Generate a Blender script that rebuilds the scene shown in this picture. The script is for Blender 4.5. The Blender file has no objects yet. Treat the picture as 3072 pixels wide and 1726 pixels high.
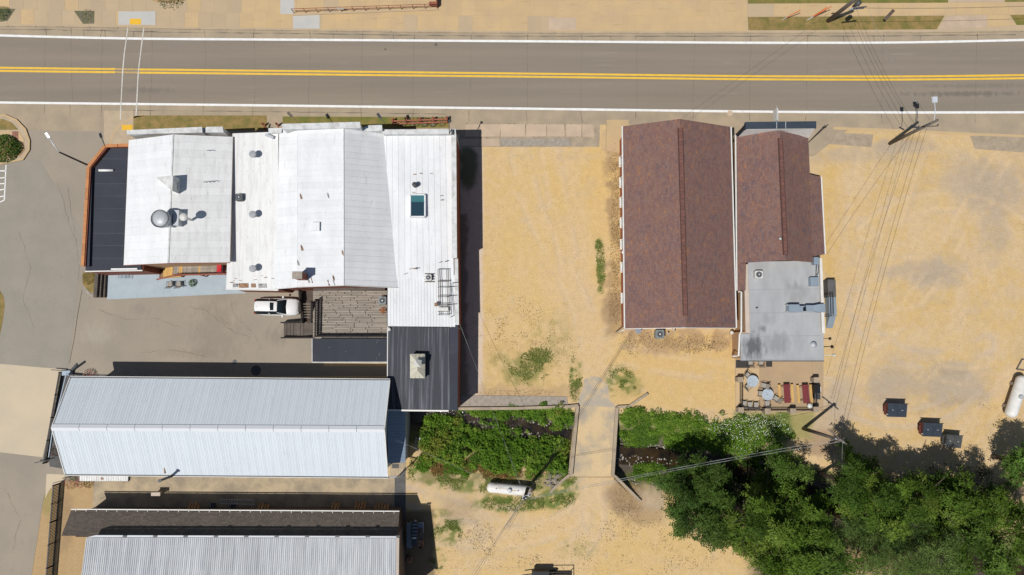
import bpy, math, random
import numpy as np
from mathutils import Vector, Matrix
random.seed(7); rng = np.random.default_rng(11)
S = bpy.context.scene
COL = S.collection
# ------------------------------------------------------------------ camera
F_PX, CAM_H, NADIR_V = 2100.0, 76.0, 1040.0
TILT = math.atan((NADIR_V-863.0)/F_PX)
cd = bpy.data.cameras.new('camera'); cam = bpy.data.objects.new('camera', cd); COL.objects.link(cam)
cam.location = (0, 0, CAM_H); cam.rotation_euler = (TILT, 0, 0)
cd.sensor_width = 36; cd.lens = 36*F_PX/3072; cd.clip_start = .5; cd.clip_end = 3000
S.camera = cam
# ------------------------------------------------------------------ light
SUN_D = Vector((.385, .305, -1)).normalized()
world = bpy.data.worlds.new('World'); S.world = world; world.use_nodes = True
nt = world.node_tree; bg = nt.nodes['Background']
sky = nt.nodes.new('ShaderNodeTexSky'); sky.sky_type = 'NISHITA'; sky.sun_disc = False
sky.sun_elevation = math.asin(-SUN_D.z); sky.sun_rotation = math.atan2(-SUN_D.x, -SUN_D.y)
sky.air_density = 1.0; sky.dust_density = .6
nt.links.new(sky.outputs[0], bg.inputs[0]); bg.inputs[1].default_value = .07
sl = bpy.data.lights.new('sun', 'SUN'); sl.energy = 5.0; sl.angle = math.radians(.53); sl.color = (1, .972, .925)
so = bpy.data.objects.new('sun', sl); COL.objects.link(so); so.location = (-40, -30, 90)
so.rotation_euler = SUN_D.to_track_quat('-Z', 'Y').to_euler()
S.view_settings.view_transform = 'Standard'; S.view_settings.look = 'None'
S.view_settings.exposure = -0.38; S.view_settings.gamma = 1.0
S.render.engine = 'CYCLES'; S.cycles.max_bounces = 6; S.cycles.transparent_max_bounces = 8

# ------------------------------------------------------------------ helpers
ct, st = math.cos(TILT), math.sin(TILT)
def W(u, v, z=0.0):
    """survey helper: point of the plan at height z that the photograph shows at (u, v)"""
    dx = (u-1536)/F_PX; dy = -(v-863)/F_PX
    yy = dy*ct+st; zz = dy*st-ct
    t = (z-CAM_H)/zz
    return Vector((dx*t, yy*t, z))
def px_of(x, y, z=0.0):
    """inverse of W (numpy friendly)"""
    yc = y*ct+(z-CAM_H)*st; zc = -y*st+(z-CAM_H)*ct
    return 1536+F_PX*x/(-zc), 863-F_PX*yc/(-zc)
def lerp(a, b, t): return a+(b-a)*t

WL = {}
def tag(o, label=None, cat=None, group=None, kind=None):
    if label: o['label'] = label
    if cat: o['category'] = cat
    if group: o['group'] = group
    if kind: o['kind'] = kind
    return o
def thing(name, label, cat, loc=(0, 0, 0), group=None):
    o = bpy.data.objects.new(name, None); COL.objects.link(o); o.location = loc
    o.empty_display_size = .3; WL[o] = Vector(loc)
    return tag(o, label, cat, group)
def copy_tree(o, parent=None):
    c = o.copy(); COL.objects.link(c)
    if parent is not None: c.parent = parent
    for ch in o.children: copy_tree(ch, c)
    return c
class MB:
    def __init__(s): s.v = []; s.f = []; s.m = []; s.mi = 0
    def add(s, vs, fs):
        b = len(s.v); s.v += [Vector(p) for p in vs]
        s.f += [tuple(i+b for i in f) for f in fs]; s.m += [s.mi]*len(fs); return s
    def hexa(s, b, t):
        return s.add(list(b)+list(t), [(3, 2, 1, 0), (4, 5, 6, 7), (0, 1, 5, 4), (1, 2, 6, 5), (2, 3, 7, 6), (3, 0, 4, 7)])
    def box(s, c, sz, rz=0, rx=0, ry=0):
        c = Vector(c); hx, hy, hz = sz[0]/2, sz[1]/2, sz[2]/2
        M = Matrix.Rotation(rz, 3, 'Z') @ Matrix.Rotation(ry, 3, 'Y') @ Matrix.Rotation(rx, 3, 'X')
        p = [c+M @ Vector(q) for q in ((-hx, -hy, -hz), (hx, -hy, -hz), (hx, hy, -hz), (-hx, hy, -hz), (-hx, -hy, hz), (hx, -hy, hz), (hx, hy, hz), (-hx, hy, hz))]
        return s.hexa(p[:4], p[4:])
    def bar(s, a, b, w, h):
        a = Vector(a); b = Vector(b); d = (b-a).normalized()
        sd = d.cross(Vector((0, 0, 1)))
        if sd.length < .01: sd = Vector((1, 0, 0))
        sd.normalize(); up = sd.cross(d).normalized()
        o = [(-w/2, -h/2), (w/2, -h/2), (w/2, h/2), (-w/2, h/2)]
        return s.hexa([a+sd*x+up*y for x, y in o], [b+sd*x+up*y for x, y in o])
    def prism(s, poly, z0, z1):
        n = len(poly)
        z0s = z0 if isinstance(z0, (list, tuple)) else [z0]*n
        z1s = z1 if isinstance(z1, (list, tuple)) else [z1]*n
        a = sum(poly[i][0]*poly[(i+1) % n][1]-poly[(i+1) % n][0]*poly[i][1] for i in range(n))
        idx = list(range(n)) if a > 0 else list(range(n))[::-1]
        vs = [(poly[i][0], poly[i][1], z0s[i]) for i in idx]+[(poly[i][0], poly[i][1], z1s[i]) for i in idx]
        fs = [tuple(range(n-1, -1, -1)), tuple(range(n, 2*n))]+[(i, (i+1) % n, (i+1) % n+n, i+n) for i in range(n)]
        return s.add(vs, fs)
    def sheet(s, pts):
        a = sum(pts[i][0]*pts[(i+1) % len(pts)][1]-pts[(i+1) % len(pts)][0]*pts[i][1] for i in range(len(pts)))
        if a < 0: pts = pts[::-1]
        return s.add(pts, [tuple(range(len(pts)))])
    def tube(s, pts, r, n=6):
        pts = [Vector(p) for p in pts]; rs = r if isinstance(r, (list, tuple)) else [r]*len(pts)
        vs = []; fs = []
        for i, p in enumerate(pts):
            d = (pts[min(i+1, len(pts)-1)]-pts[max(i-1, 0)]).normalized()
            a = d.orthogonal().normalized() if i == 0 else (pa-d*pa.dot(d)).normalized()
            pa = a; b = d.cross(a)
            vs += [p+(a*math.cos(k*2*math.pi/n)+b*math.sin(k*2*math.pi/n))*rs[i] for k in range(n)]
        for i in range(len(pts)-1):
            for k in range(n):
                fs.append((i*n+k, i*n+(k+1) % n, (i+1)*n+(k+1) % n, (i+1)*n+k))
        fs.append(tuple(range(n-1, -1, -1))); e = (len(pts)-1)*n; fs.append(tuple(range(e, e+n)))
        return s.add(vs, fs)
    def lathe(s, c, prof, n=16):
        c = Vector(c); vs = []; fs = []
        for r, z in prof:
            vs += [c+Vector((r*math.cos(k*2*math.pi/n), r*math.sin(k*2*math.pi/n), z)) for k in range(n)]
        for i in range(len(prof)-1):
            for k in range(n):
                fs.append((i*n+k, i*n+(k+1) % n, (i+1)*n+(k+1) % n, (i+1)*n+k))
        fs.append(tuple(range(n-1, -1, -1))); e = (len(prof)-1)*n; fs.append(tuple(range(e, e+n)))
        return s.add(vs, fs)
    def ring(s, c, r, rt, ax='Z', n=16, m=5):
        c = Vector(c); pts = []
        M = {'Z': Matrix.Identity(3), 'Y': Matrix.Rotation(math.pi/2, 3, 'X'), 'X': Matrix.Rotation(math.pi/2, 3, 'Y')}[ax]
        vs = []; fs = []
        for i in range(n):
            a = i*2*math.pi/n
            for k in range(m):
                b = k*2*math.pi/m; q = Vector(((r+rt*math.cos(b))*math.cos(a), (r+rt*math.cos(b))*math.sin(a), rt*math.sin(b)))
                vs.append(c+M @ q)
        for i in range(n):
            for k in range(m):
                fs.append((i*m+k, ((i+1) % n)*m+k, ((i+1) % n)*m+(k+1) % m, i*m+(k+1) % m))
        return s.add(vs, fs)
    def ribbon(s, pts, w, wob=0):
        pts = [Vector(p) for p in pts]; vs = []; fs = []
        for i, p in enumerate(pts):
            d = pts[min(i+1, len(pts)-1)]-pts[max(i-1, 0)]; d.z = 0; d.normalize(); q = Vector((-d.y, d.x, 0))
            ww = w*(1+random.uniform(-wob, wob))
            vs += [p+q*ww/2, p-q*ww/2]
        for i in range(len(pts)-1): fs.append((2*i+1, 2*i+3, 2*i+2, 2*i))
        return s.add(vs, fs)
    def build(s, name, mat, parent=None, smooth=False):
        lo = Vector((min(p[i] for p in s.v) for i in range(3))); hi = Vector((max(p[i] for p in s.v) for i in range(3)))
        c = Vector(((lo.x+hi.x)/2, (lo.y+hi.y)/2, lo.z))
        me = bpy.data.meshes.new(name); me.from_pydata([tuple(p-c) for p in s.v], [], s.f)
        for m in (mat if isinstance(mat, (list, tuple)) else [mat]): me.materials.append(m)
        me.polygons.foreach_set('material_index', s.m)
        if smooth: me.polygons.foreach_set('use_smooth', [True]*len(s.f))
        me.update()
        o = bpy.data.objects.new(name, me); COL.objects.link(o)
        WL[o] = c
        if parent is not None: o.parent = parent; o.location = c-WL[parent]
        else: o.location = c
        return o
UB = {}
def ubox(mat):
    if mat.name not in UB:
        m = MB(); m.box((0, 0, .5), (1, 1, 1)); me = bpy.data.meshes.new('unit'); me.from_pydata([tuple(p) for p in m.v], [], m.f); me.materials.append(mat); UB[mat.name] = me
    return UB[mat.name]
def piece(name, mat, c, sz, rz=0, parent=None, ry=0, rx=0):
    """box piece sharing one mesh; c = centre of its underside"""
    o = bpy.data.objects.new(name, ubox(mat)); COL.objects.link(o)
    WL[o] = Vector(c); o.scale = sz; o.rotation_euler = (rx, ry, rz)
    if parent is not None: o.parent = parent; o.location = Vector(c)-WL[parent]
    else: o.location = c
    return o
def bpiece(name, mat, a, b, w, h, parent=None):
    """box piece from a to b (top edge line through the middle)"""
    a = Vector(a); b = Vector(b); d = b-a; L = d.length
    rz = math.atan2(d.y, d.x); ry = -math.asin(max(-1, min(1, d.z/L)))
    return piece(name, mat, (a+b)/2-Vector((0, 0, h)), (L, w, h), rz, parent, ry)
def PX(pts, z=0.0): return [W(u, v, z) for u, v in pts]
def R4(u0, v0, u1, v1, z=0.0): return PX([(u0, v1), (u1, v1), (u1, v0), (u0, v0)], z)
def sheet(name, pts, z, mat, parent=None):
    m = MB(); m.sheet([Vector((p[0], p[1], z)) for p in pts]); return m.build(name, mat, parent)

# ------------------------------------------------------------------ materials
def mk(name, col, col2=None, scale=.6, det=5, rough=.85, fine=.12, fscale=14, rand=0, bump=0, bscale=20, metal=0, stretch=None, spots=(), lo=.35, hi=.65, attr=None, spec=.3, transl=0, coat=0, scratch=None):
    m = bpy.data.materials.new(name); m.use_nodes = True; n = m.node_tree.nodes; L = m.node_tree.links
    b = n['Principled BSDF']; b.inputs['Roughness'].default_value = rough; b.inputs['Metallic'].default_value = metal
    b.inputs['Specular IOR Level'].default_value = spec; b.inputs['Coat Weight'].default_value = coat
    geo = n.new('ShaderNodeNewGeometry'); pos = geo.outputs['Position']
    def noise(sc, d=5, st_=None, rg=.55):
        t = n.new('ShaderNodeTexNoise'); t.inputs['Scale'].default_value = sc; t.inputs['Detail'].default_value = d; t.inputs['Roughness'].default_value = rg
        if st_:
            mp = n.new('ShaderNodeVectorMath'); mp.operation = 'MULTIPLY'; mp.inputs[1].default_value = st_; L.new(pos, mp.inputs[0]); L.new(mp.outputs[0], t.inputs['Vector'])
        else: L.new(pos, t.inputs['Vector'])
        return t.outputs['Fac']
    def mapr(x, a, b_, c, d):
        r = n.new('ShaderNodeMapRange'); r.inputs[1].default_value = a; r.inputs[2].default_value = b_; r.inputs[3].default_value = c; r.inputs[4].default_value = d; L.new(x, r.inputs[0]); return r.outputs[0]
    def mix(f, a, b_, mode='MIX'):
        x = n.new('ShaderNodeMix'); x.data_type = 'RGBA'; x.blend_type = mode
        if isinstance(f, (int, float)): x.inputs[0].default_value = f
        else: L.new(f, x.inputs[0])
        for i, q in ((6, a), (7, b_)):
            if isinstance(q, tuple): x.inputs[i].default_value = (*q[:3], 1)
            else: L.new(q, x.inputs[i])
        return x.outputs[2]
    def math_(op, a, b_):
        x = n.new('ShaderNodeMath'); x.operation = op
        for i, q in ((0, a), (1, b_)):
            if isinstance(q, (int, float)): x.inputs[i].default_value = q
            else: L.new(q, x.inputs[i])
        return x.outputs[0]
    if attr:
        at = n.new('ShaderNodeAttribute'); at.attribute_name = attr; c = at.outputs['Color']
        if col2: c = mix(mapr(noise(scale, det, stretch), lo, hi, 0, 1), c, col2, 'MULTIPLY')
    else:
        c = col
        if col2: c = mix(mapr(noise(scale, det, stretch), lo, hi, 0, 1), col, col2)
    for (cx, cy, r, sc_, amt) in spots:
        d = n.new('ShaderNodeVectorMath'); d.operation = 'SUBTRACT'; d.inputs[1].default_value = (cx, cy, 0); L.new(pos, d.inputs[0])
        mm = n.new('ShaderNodeVectorMath'); mm.operation = 'MULTIPLY'; mm.inputs[1].default_value = (1/r[0], 1/r[1], 0); L.new(d.outputs[0], mm.inputs[0])
        ln = n.new('ShaderNodeVectorMath'); ln.operation = 'LENGTH'; L.new(mm.outputs[0], ln.inputs[0])
        f = math_('ADD', ln.outputs['Value'], mapr(noise(2.2, 6, (1, .35, 1)), .2, .8, -.75, .75))
        c = mix(mapr(f, .35, 1.1, amt, 0), c, sc_)
    if fine:
        c = mix(1.0, c, mapr_c(n, L, mapr(noise(fscale, 4, rg=.7), .25, .75, 1-fine, 1+fine)), 'MULTIPLY')
    if scratch:
        c = mix(mapr(noise(scratch[0], 3, scratch[2]), .62, .72, 0, scratch[3]), c, scratch[1])
    if rand:
        oi = n.new('ShaderNodeObjectInfo')
        c = mix(1.0, c, mapr_c(n, L, mapr(oi.outputs['Random'], 0, 1, 1-rand, 1+rand)), 'MULTIPLY')
    if isinstance(c, tuple): b.inputs['Base Color'].default_value = (*c, 1)
    else: L.new(c, b.inputs['Base Color'])
    if bump:
        bp = n.new('ShaderNodeBump'); bp.inputs['Strength'].default_value = bump; bp.inputs['Distance'].default_value = .05
        L.new(noise(bscale, 5, rg=.7), bp.inputs['Height']); L.new(bp.outputs[0], b.inputs['Normal'])
    if transl:
        tr = n.new('ShaderNodeBsdfTranslucent'); ms = n.new('ShaderNodeMixShader'); ms.inputs[0].default_value = transl
        if isinstance(c, tuple): tr.inputs[0].default_value = (*c, 1)
        else: L.new(c, tr.inputs[0])
        L.new(b.outputs[0], ms.inputs[1]); L.new(tr.outputs[0], ms.inputs[2]); L.new(ms.outputs[0], n['Material Output'].inputs[0])
    return m
def mapr_c(n, L, x):
    k = n.new('ShaderNodeCombineColor'); 
    for i in range(3): L.new(x, k.inputs[i])
    return k.outputs[0]
def shingle_mat(name, cols, horiz, tab=(.42, .2)):
    """laminated asphalt shingles: tabs of uneven colour in staggered courses"""
    m = bpy.data.materials.new(name); m.use_nodes = True; n = m.node_tree.nodes; L = m.node_tree.links
    b = n['Principled BSDF']; b.inputs['Roughness'].default_value = .95; b.inputs['Specular IOR Level'].default_value = .15
    geo = n.new('ShaderNodeNewGeometry'); sp = n.new('ShaderNodeSeparateXYZ'); L.new(geo.outputs['Position'], sp.inputs[0])
    cb = n.new('ShaderNodeCombineXYZ')
    L.new(sp.outputs[0 if horiz else 1], cb.inputs[0]); L.new(sp.outputs[1 if horiz else 0], cb.inputs[1])
    br = n.new('ShaderNodeTexBrick'); br.inputs['Scale'].default_value = 1; br.inputs['Brick Width'].default_value = tab[0]; br.inputs['Row Height'].default_value = tab[1]
    br.inputs['Mortar Size'].default_value = .008; br.inputs['Bias'].default_value = -.1; br.offset = .37; br.squash = .8; br.squash_frequency = 3
    br.inputs[1].default_value = (0, 0, 0, 1); br.inputs[2].default_value = (1, 1, 1, 1); br.inputs[3].default_value = (.1, .1, .1, 1)
    L.new(cb.outputs[0], br.inputs[0])
    ns = n.new('ShaderNodeTexNoise'); ns.inputs['Scale'].default_value = .55; ns.inputs['Detail'].default_value = 6
    L.new(geo.outputs['Position'], ns.inputs[0])
    ad = n.new('ShaderNodeMath'); ad.operation = 'MULTIPLY_ADD'; ad.inputs[1].default_value = .78; L.new(br.outputs[0], ad.inputs[0])
    mr = n.new('ShaderNodeMapRange'); mr.inputs[1].default_value = .3; mr.inputs[2].default_value = .7; mr.inputs[3].default_value = 0; mr.inputs[4].default_value = .30
    L.new(ns.outputs[0], mr.inputs[0]); L.new(mr.outputs[0], ad.inputs[2])
    cr = n.new('ShaderNodeValToRGB'); e = cr.color_ramp.elements
    while len(e) < len(cols): e.new(.5)
    for i, q in enumerate(cols): e[i].position = i/(len(cols)-1); e[i].color = (*q, 1)
    L.new(ad.outputs[0], cr.inputs[0])
    n2 = n.new('ShaderNodeTexNoise'); n2.inputs['Scale'].default_value = 9; n2.inputs['Detail'].default_value = 5; L.new(geo.outputs['Position'], n2.inputs[0])
    m2 = n.new('ShaderNodeMapRange'); m2.inputs[1].default_value = .3; m2.inputs[2].default_value = .7; m2.inputs[3].default_value = .78; m2.inputs[4].default_value = 1.2; L.new(n2.outputs[0], m2.inputs[0])
    mx = n.new('ShaderNodeMix'); mx.data_type = 'RGBA'; mx.blend_type = 'MULTIPLY'; mx.inputs[0].default_value = 1
    L.new(cr.outputs[0], mx.inputs[6]); L.new(mapr_c(n, L, m2.outputs[0]), mx.inputs[7]); L.new(mx.outputs[2], b.inputs['Base Color'])
    bp = n.new('ShaderNodeBump'); bp.inputs['Strength'].default_value = .5; bp.inputs['Distance'].default_value = .02; L.new(br.outputs['Fac'], bp.inputs['Height']); bp.invert = True; L.new(bp.outputs[0], b.inputs['Normal'])
    return m
def xy(u, v, z=0):
    p = W(u, v, z); return p.x, p.y
M = {}
M['road'] = mk('road_asphalt', (.262, .218, .168), (.215, .182, .142), scale=.8, det=7, fine=.14, fscale=16, stretch=(.035, .9, 1), lo=.3, hi=.7, scratch=(2.5, (.33, .285, .225), (.06, .8, 1), .3), spots=[(*xy(2900, 282), (7, .35), (.12, .105, .09), .55), (*xy(2920, 258), (6, .3), (.15, .13, .11), .4), (*xy(430, 270), (3.5, .4), (.15, .13, .11), .4)])
M['shoulder'] = mk('shoulder_concrete', (.40, .315, .215), (.32, .26, .185), scale=.5, fine=.1, fscale=18)
M['lot'] = mk('lot_asphalt', (.33, .278, .215), (.285, .248, .197), scale=.22, det=8, fine=.15, fscale=14, scratch=(1.4, (.24, .20, .16), (1, .5, 1), .3), spots=[(*xy(650, 1000), (3, 5), (.22, .19, .15), .45), (*xy(290, 1000), (2, 1.2), (.38, .34, .27), .45), (*xy(420, 930), (1.2, .8), (.22, .19, .16), .4), (*xy(830, 1010), (1.5, 1.2), (.2, .175, .14), .45), (*xy(560, 1060), (4, .6), (.24, .2, .16), .35)])
M['lot_patch'] = mk('lot_asphalt_newer', (.30, .267, .218), (.27, .243, .20), scale=.4, det=8, fine=.14, fscale=14, scratch=(1.1, (.24, .21, .175), (1.5, .4, 1), .3))
M['drive'] = mk('drive_concrete', (.56, .46, .32), (.50, .42, .31), scale=.25, fine=.06, fscale=12)
M['slab'] = mk('sidewalk_slab', (.475, .36, .225), (.435, .335, .22), scale=.4, fine=.09, rand=.03, fscale=9)
M['slab_tan'] = mk('sidewalk_slab_tan', (.545, .385, .20), (.49, .355, .205), scale=.5, fine=.1, rand=.03, fscale=9, scratch=(1.2, (.36, .21, .09), (.3, 3, 1), .35))
M['slab_new'] = mk('new_concrete', (.50, .48, .44), (.46, .45, .42), scale=.8, fine=.06)
M['slab_pink'] = mk('old_slab', (.52, .395, .28), (.45, .345, .25), scale=.8, fine=.12, rand=.06)
M['kerb'] = mk('kerb_concrete', (.46, .36, .24), (.39, .31, .215), scale=1, fine=.1, rand=.05)
M['paint_w'] = mk('white_paint', (.82, .81, .79), (.72, .71, .68), scale=2, fine=.06, rough=.6)
M['paint_y'] = mk('yellow_paint', (.80, .50, .055), (.72, .44, .05), scale=1.5, fine=.08, rough=.6)
M['paint_worn'] = mk('worn_paint', (.62, .59, .53), (.34, .30, .24), scale=7, fine=.1, lo=.45, hi=.75)
M['tactile'] = mk('tactile_yellow', (.78, .46, .04), (.70, .40, .04), scale=3, fine=.05)
M['crack'] = mk('crack_dark', (.135, .112, .085), None, fine=.3)
M['crackweed'] = mk('crack_with_weeds', (.09, .10, .04), (.15, .12, .07), scale=4, fine=.3)
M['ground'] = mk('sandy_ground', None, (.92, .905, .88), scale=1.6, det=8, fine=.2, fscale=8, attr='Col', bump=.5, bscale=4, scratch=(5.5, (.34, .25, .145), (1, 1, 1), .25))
M['soil'] = mk('bare_soil', (.42, .28, .14), (.32, .21, .11), scale=1.2, fine=.2, bump=.6, bscale=3)
M['grass'] = mk('lawn_turf', (.135, .145, .03), (.24, .18, .055), scale=.8, fine=.3, fscale=12, bump=.6, bscale=14)
M['grassdry'] = mk('dry_turf', (.17, .145, .04), (.30, .20, .075), scale=1.1, fine=.3, fscale=12, bump=.6, bscale=14)
M['wroof'] = mk('white_roof_coating', (.74, .745, .75), (.67, .675, .68), scale=.8, fine=.05, rand=.03, fscale=5, rough=.7, stretch=(1, .4, 1), scratch=(1.6, (.52, .51, .49), (1.5, .5, 1), .4))
M['wroof_old'] = mk('weathered_white_coating', (.74, .735, .72), (.63, .625, .605), scale=1.3, fine=.06, rand=.035, fscale=7, stretch=(2, .35, 1), rough=.75, lo=.45, hi=.75, scratch=(2.2, (.40, .36, .31), (2, .6, 1), .35))
M['wpar'] = mk('weathered_parapet_coating', (.64, .64, .63), (.44, .44, .42), scale=1.6, fine=.12, fscale=9, stretch=(1, 1, 1), lo=.42, hi=.7)
M['rust'] = mk('rusty_patch', (.20, .09, .045), (.34, .22, .14), scale=3, fine=.25, rand=.2)
M['bareroof'] = mk('bare_grey_patch', (.22, .22, .22), (.45, .43, .40), scale=4, fine=.25)
M['black'] = mk('black_membrane', (.032, .036, .050), (.039, .043, .057), scale=.5, fine=.1, rough=.75, rand=.07)
M['blackstreak'] = mk('streaked_black_membrane', (.042, .045, .056), (.21, .22, .245), scale=1.1, det=7, stretch=(3.6, .12, 1), fine=.2, rough=.7, lo=.48, hi=.80, rand=.06)
M['fpanel'] = mk('pale_metal_panel', (.62, .665, .70), (.60, .645, .685), scale=.6, fine=.03, rough=.5, rand=.02, spec=.3, scratch=(1.3, (.46, .49, .51), (2.5, .35, 1), .3))
M['fcap'] = mk('ridge_cap_metal', (.68, .70, .72), None, fine=.03, rough=.5)
M['gpanel'] = mk('weathered_corrugated_metal', (.58, .59, .595), (.43, .445, .465), scale=1.3, stretch=(3.5, .12, 1), fine=.1, fscale=12, rough=.6, rand=.08)
M['blueroof'] = mk('blue_grey_metal', (.30, .37, .45), (.27, .34, .42), scale=1, fine=.05, rough=.45, metal=.2, rand=.03)
M['brownroof'] = shingle_mat('brown_shingles', [(.14, .10, .105), (.185, .107, .092), (.205, .115, .095), (.20, .128, .11), (.225, .125, .095), (.30, .15, .08)], False)
M['greyroof'] = shingle_mat('grey_brown_shingles', [(.105, .088, .074), (.135, .112, .092), (.16, .132, .106)], True, (.35, .17))
M['ventridge'] = mk('ridge_shingle', (.19, .088, .068), (.12, .06, .05), scale=3, fine=.15, rand=.1)
M['kroof'] = mk('grey_flat_membrane', (.40, .41, .415), (.34, .345, .35), scale=.7, fine=.07, stretch=(1.3, .5, 1), spots=[(*xy(2262, 1045, 3.4), (1.1, 1.5), (.085, .085, .09), .85), (*xy(2330, 1030, 3.4), (1.6, 1.3), (.21, .21, .22), .6), (*xy(2400, 880, 3.4), (1.7, 1.3), (.24, .23, .22), .4), (*xy(2390, 860, 3.4), (.7, .5), (.18, .18, .18), .4), (*xy(2300, 960, 3.4), (.9, .7), (.27, .27, .27), .6), (*xy(2290, 985, 3.4), (.5, .5), (.14, .14, .14), .7)])
M['brick'] = mk('red_brick', (.25, .085, .05), (.20, .065, .042), scale=3, fine=.25, fscale=10)
M['tan'] = mk('tan_siding', (.46, .30, .17), (.42, .27, .16), scale=1, fine=.08)
M['cream'] = mk('cream_trim', (.56, .46, .38), (.50, .42, .35), scale=1, fine=.06)
M['wtrim'] = mk('white_trim', (.72, .70, .66), (.64, .62, .58), scale=2, fine=.06, rough=.5)
M['siding'] = mk('grey_siding', (.46, .45, .43), None, fine=.06)
M['clay'] = mk('orange_clay_tile', (.52, .22, .075), (.44, .18, .07), scale=2, fine=.1, rand=.09, rough=.6)
M['wood'] = mk('weathered_plank', (.36, .315, .26), (.26, .225, .185), scale=1.2, stretch=(.4, 5, 1), fine=.16, rand=.13, bump=.2)
M['darkwood'] = mk('dark_stained_wood', (.075, .052, .042), (.10, .075, .06), scale=2, fine=.2, rand=.15)
M['treadwood'] = mk('grey_tread', (.135, .112, .092), (.10, .082, .07), scale=2, fine=.2, rand=.15)
M['rail'] = mk('dark_rail_paint', (.025, .021, .02), None, fine=.2, rand=.2)
M['iron'] = mk('black_iron', (.018, .018, .02), None, fine=.1, rough=.5)
M['redpaint'] = mk('rust_red_paint', (.25, .075, .05), (.30, .11, .07), scale=3, fine=.15)
M['pine'] = mk('yellow_pine', (.58, .36, .12), (.50, .31, .11), scale=2, fine=.1, rand=.08)
M['picnicred'] = mk('maroon_plank', (.20, .035, .038), (.17, .04, .042), scale=2, fine=.12, rand=.08)
M['galv'] = mk('galvanised_metal', (.50, .52, .54), (.43, .45, .47), scale=2, fine=.08, rough=.45, metal=.12)
M['greyblue'] = mk('grey_blue_metal', (.27, .33, .385), (.25, .305, .36), scale=1, fine=.05, rough=.5, metal=.15)
M['dkmetal'] = mk('dark_grey_metal', (.05, .055, .06), (.075, .08, .085), scale=3, fine=.15, rough=.5)
M['acgrille'] = mk('dark_grille', (.03, .033, .038), (.06, .06, .065), scale=20, fine=.3)
M['acwhite'] = mk('off_white_enamel', (.62, .61, .57), None, fine=.05, rough=.45)
M['acgrey'] = mk('grey_green_enamel', (.20, .245, .255), (.17, .21, .22), scale=3, fine=.08, rough=.45)
M['glass'] = mk('dark_glass', (.012, .018, .022), None, fine=0, rough=.08, spec=.5)
M['skyglass'] = mk('skylight_glass', (.02, .05, .07), None, fine=0, rough=.06, spec=.8, coat=.5)
M['skyteal'] = mk('skylight_teal', (.055, .17, .19), None, fine=.05, rough=.15)
M['carwhite'] = mk('white_car_paint', (.78, .78, .77), None, fine=0, rough=.22, coat=.8, spec=.5)
M['blackplastic'] = mk('black_plastic', (.012, .012, .014), None, fine=.1, rough=.5)
M['tyre'] = mk('tyre_rubber', (.014, .014, .014), None, fine=.1, rough=.9)
M['lens'] = mk('lamp_lens', (.55, .57, .6), None, fine=0, rough=.1, spec=.7)
M['redlens'] = mk('red_lens', (.45, .02, .02), None, fine=0, rough=.15)
M['tank'] = mk('white_tank_paint', (.74, .73, .70), (.64, .62, .57), scale=1.5, fine=.05, rough=.45)
M['tankrust'] = mk('rusted_tank_paint', (.74, .72, .68), (.42, .22, .08), scale=1.6, stretch=(.5, 1.6, 1), fine=.08, rough=.5, lo=.53, hi=.66)
M['poleold'] = mk('weathered_pole_timber', (.17, .145, .12), (.12, .10, .085), scale=2, stretch=(3, 3, .3), fine=.2)
M['poledark'] = mk('dark_pole_timber', (.055, .043, .035), (.085, .068, .055), scale=2, fine=.2)
M['wire'] = mk('cable', (.06, .05, .042), None, fine=.1)
M['wirelight'] = mk('aluminium_cable', (.40, .41, .40), (.16, .16, .16), scale=1.4, fine=.1, lo=.4, hi=.6)
M['orange'] = mk('orange_guy_guard', (.62, .13, .03), None, fine=.1, rough=.5)
M['binred'] = mk('maroon_bin_steel', (.115, .03, .024), (.15, .05, .035), scale=3, fine=.2)
M['binlid'] = mk('blue_black_lid', (.030, .040, .055), (.042, .054, .07), scale=3, fine=.12, rough=.5)
M['bingrey'] = mk('dark_grey_lid', (.055, .058, .06), (.085, .087, .085), scale=3, fine=.2, rough=.6)
M['patioblue'] = mk('blue_grey_painted_concrete', (.385, .45, .485), (.35, .41, .45), scale=.9, fine=.06, fscale=8)
M['patio'] = mk('patio_concrete', (.42, .30, .18), (.37, .27, .17), scale=.5, fine=.1, rand=.06)
M['patioltan'] = mk('patio_concrete_light', (.55, .39, .22), (.49, .36, .21), scale=.5, fine=.08)
M['mat'] = mk('rubber_mat', (.045, .042, .04), None, fine=.15)
M['alley'] = mk('alley_concrete', (.44, .345, .225), (.28, .23, .165), scale=.55, fine=.16, fscale=7, lo=.4, hi=.62)
M['darkfloor'] = mk('dark_floor', (.09, .088, .085), (.13, .125, .12), scale=1, fine=.12)
M['stone'] = mk('concrete_wall_top', (.40, .32, .225), (.31, .25, .18), scale=1.2, fine=.15, fscale=7)
M['stonegrey'] = mk('rough_old_concrete', (.37, .32, .265), (.28, .24, .195), scale=3, fine=.25, fscale=6, bump=.4)
M['bridge'] = mk('bridge_deck', (.60, .445, .25), (.37, .315, .24), scale=.5, det=8, fine=.16, fscale=8, lo=.42, hi=.66, scratch=(2, (.32, .27, .2), (1.5, .3, 1), .4))
M['pillar'] = mk('pillar_stone', (.34, .29, .235), (.26, .22, .18), scale=4, fine=.15)
M['tabletop'] = mk('mottled_glass_top', (.46, .52, .57), (.36, .42, .47), scale=5, fine=.08, rough=.15, spec=.6)
M['sling'] = mk('grey_beige_sling', (.36, .33, .285), (.31, .285, .25), scale=6, fine=.1)
M['red'] = mk('bright_red_plastic', (.48, .015, .02), None, fine=.05, rough=.4)
M['rock'] = mk('riprap_rock', (.30, .255, .20), (.22, .19, .155), scale=3, fine=.2, rand=.15)
M['bark'] = mk('tree_bark', (.11, .085, .065), (.075, .06, .045), scale=6, fine=.2)
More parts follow.
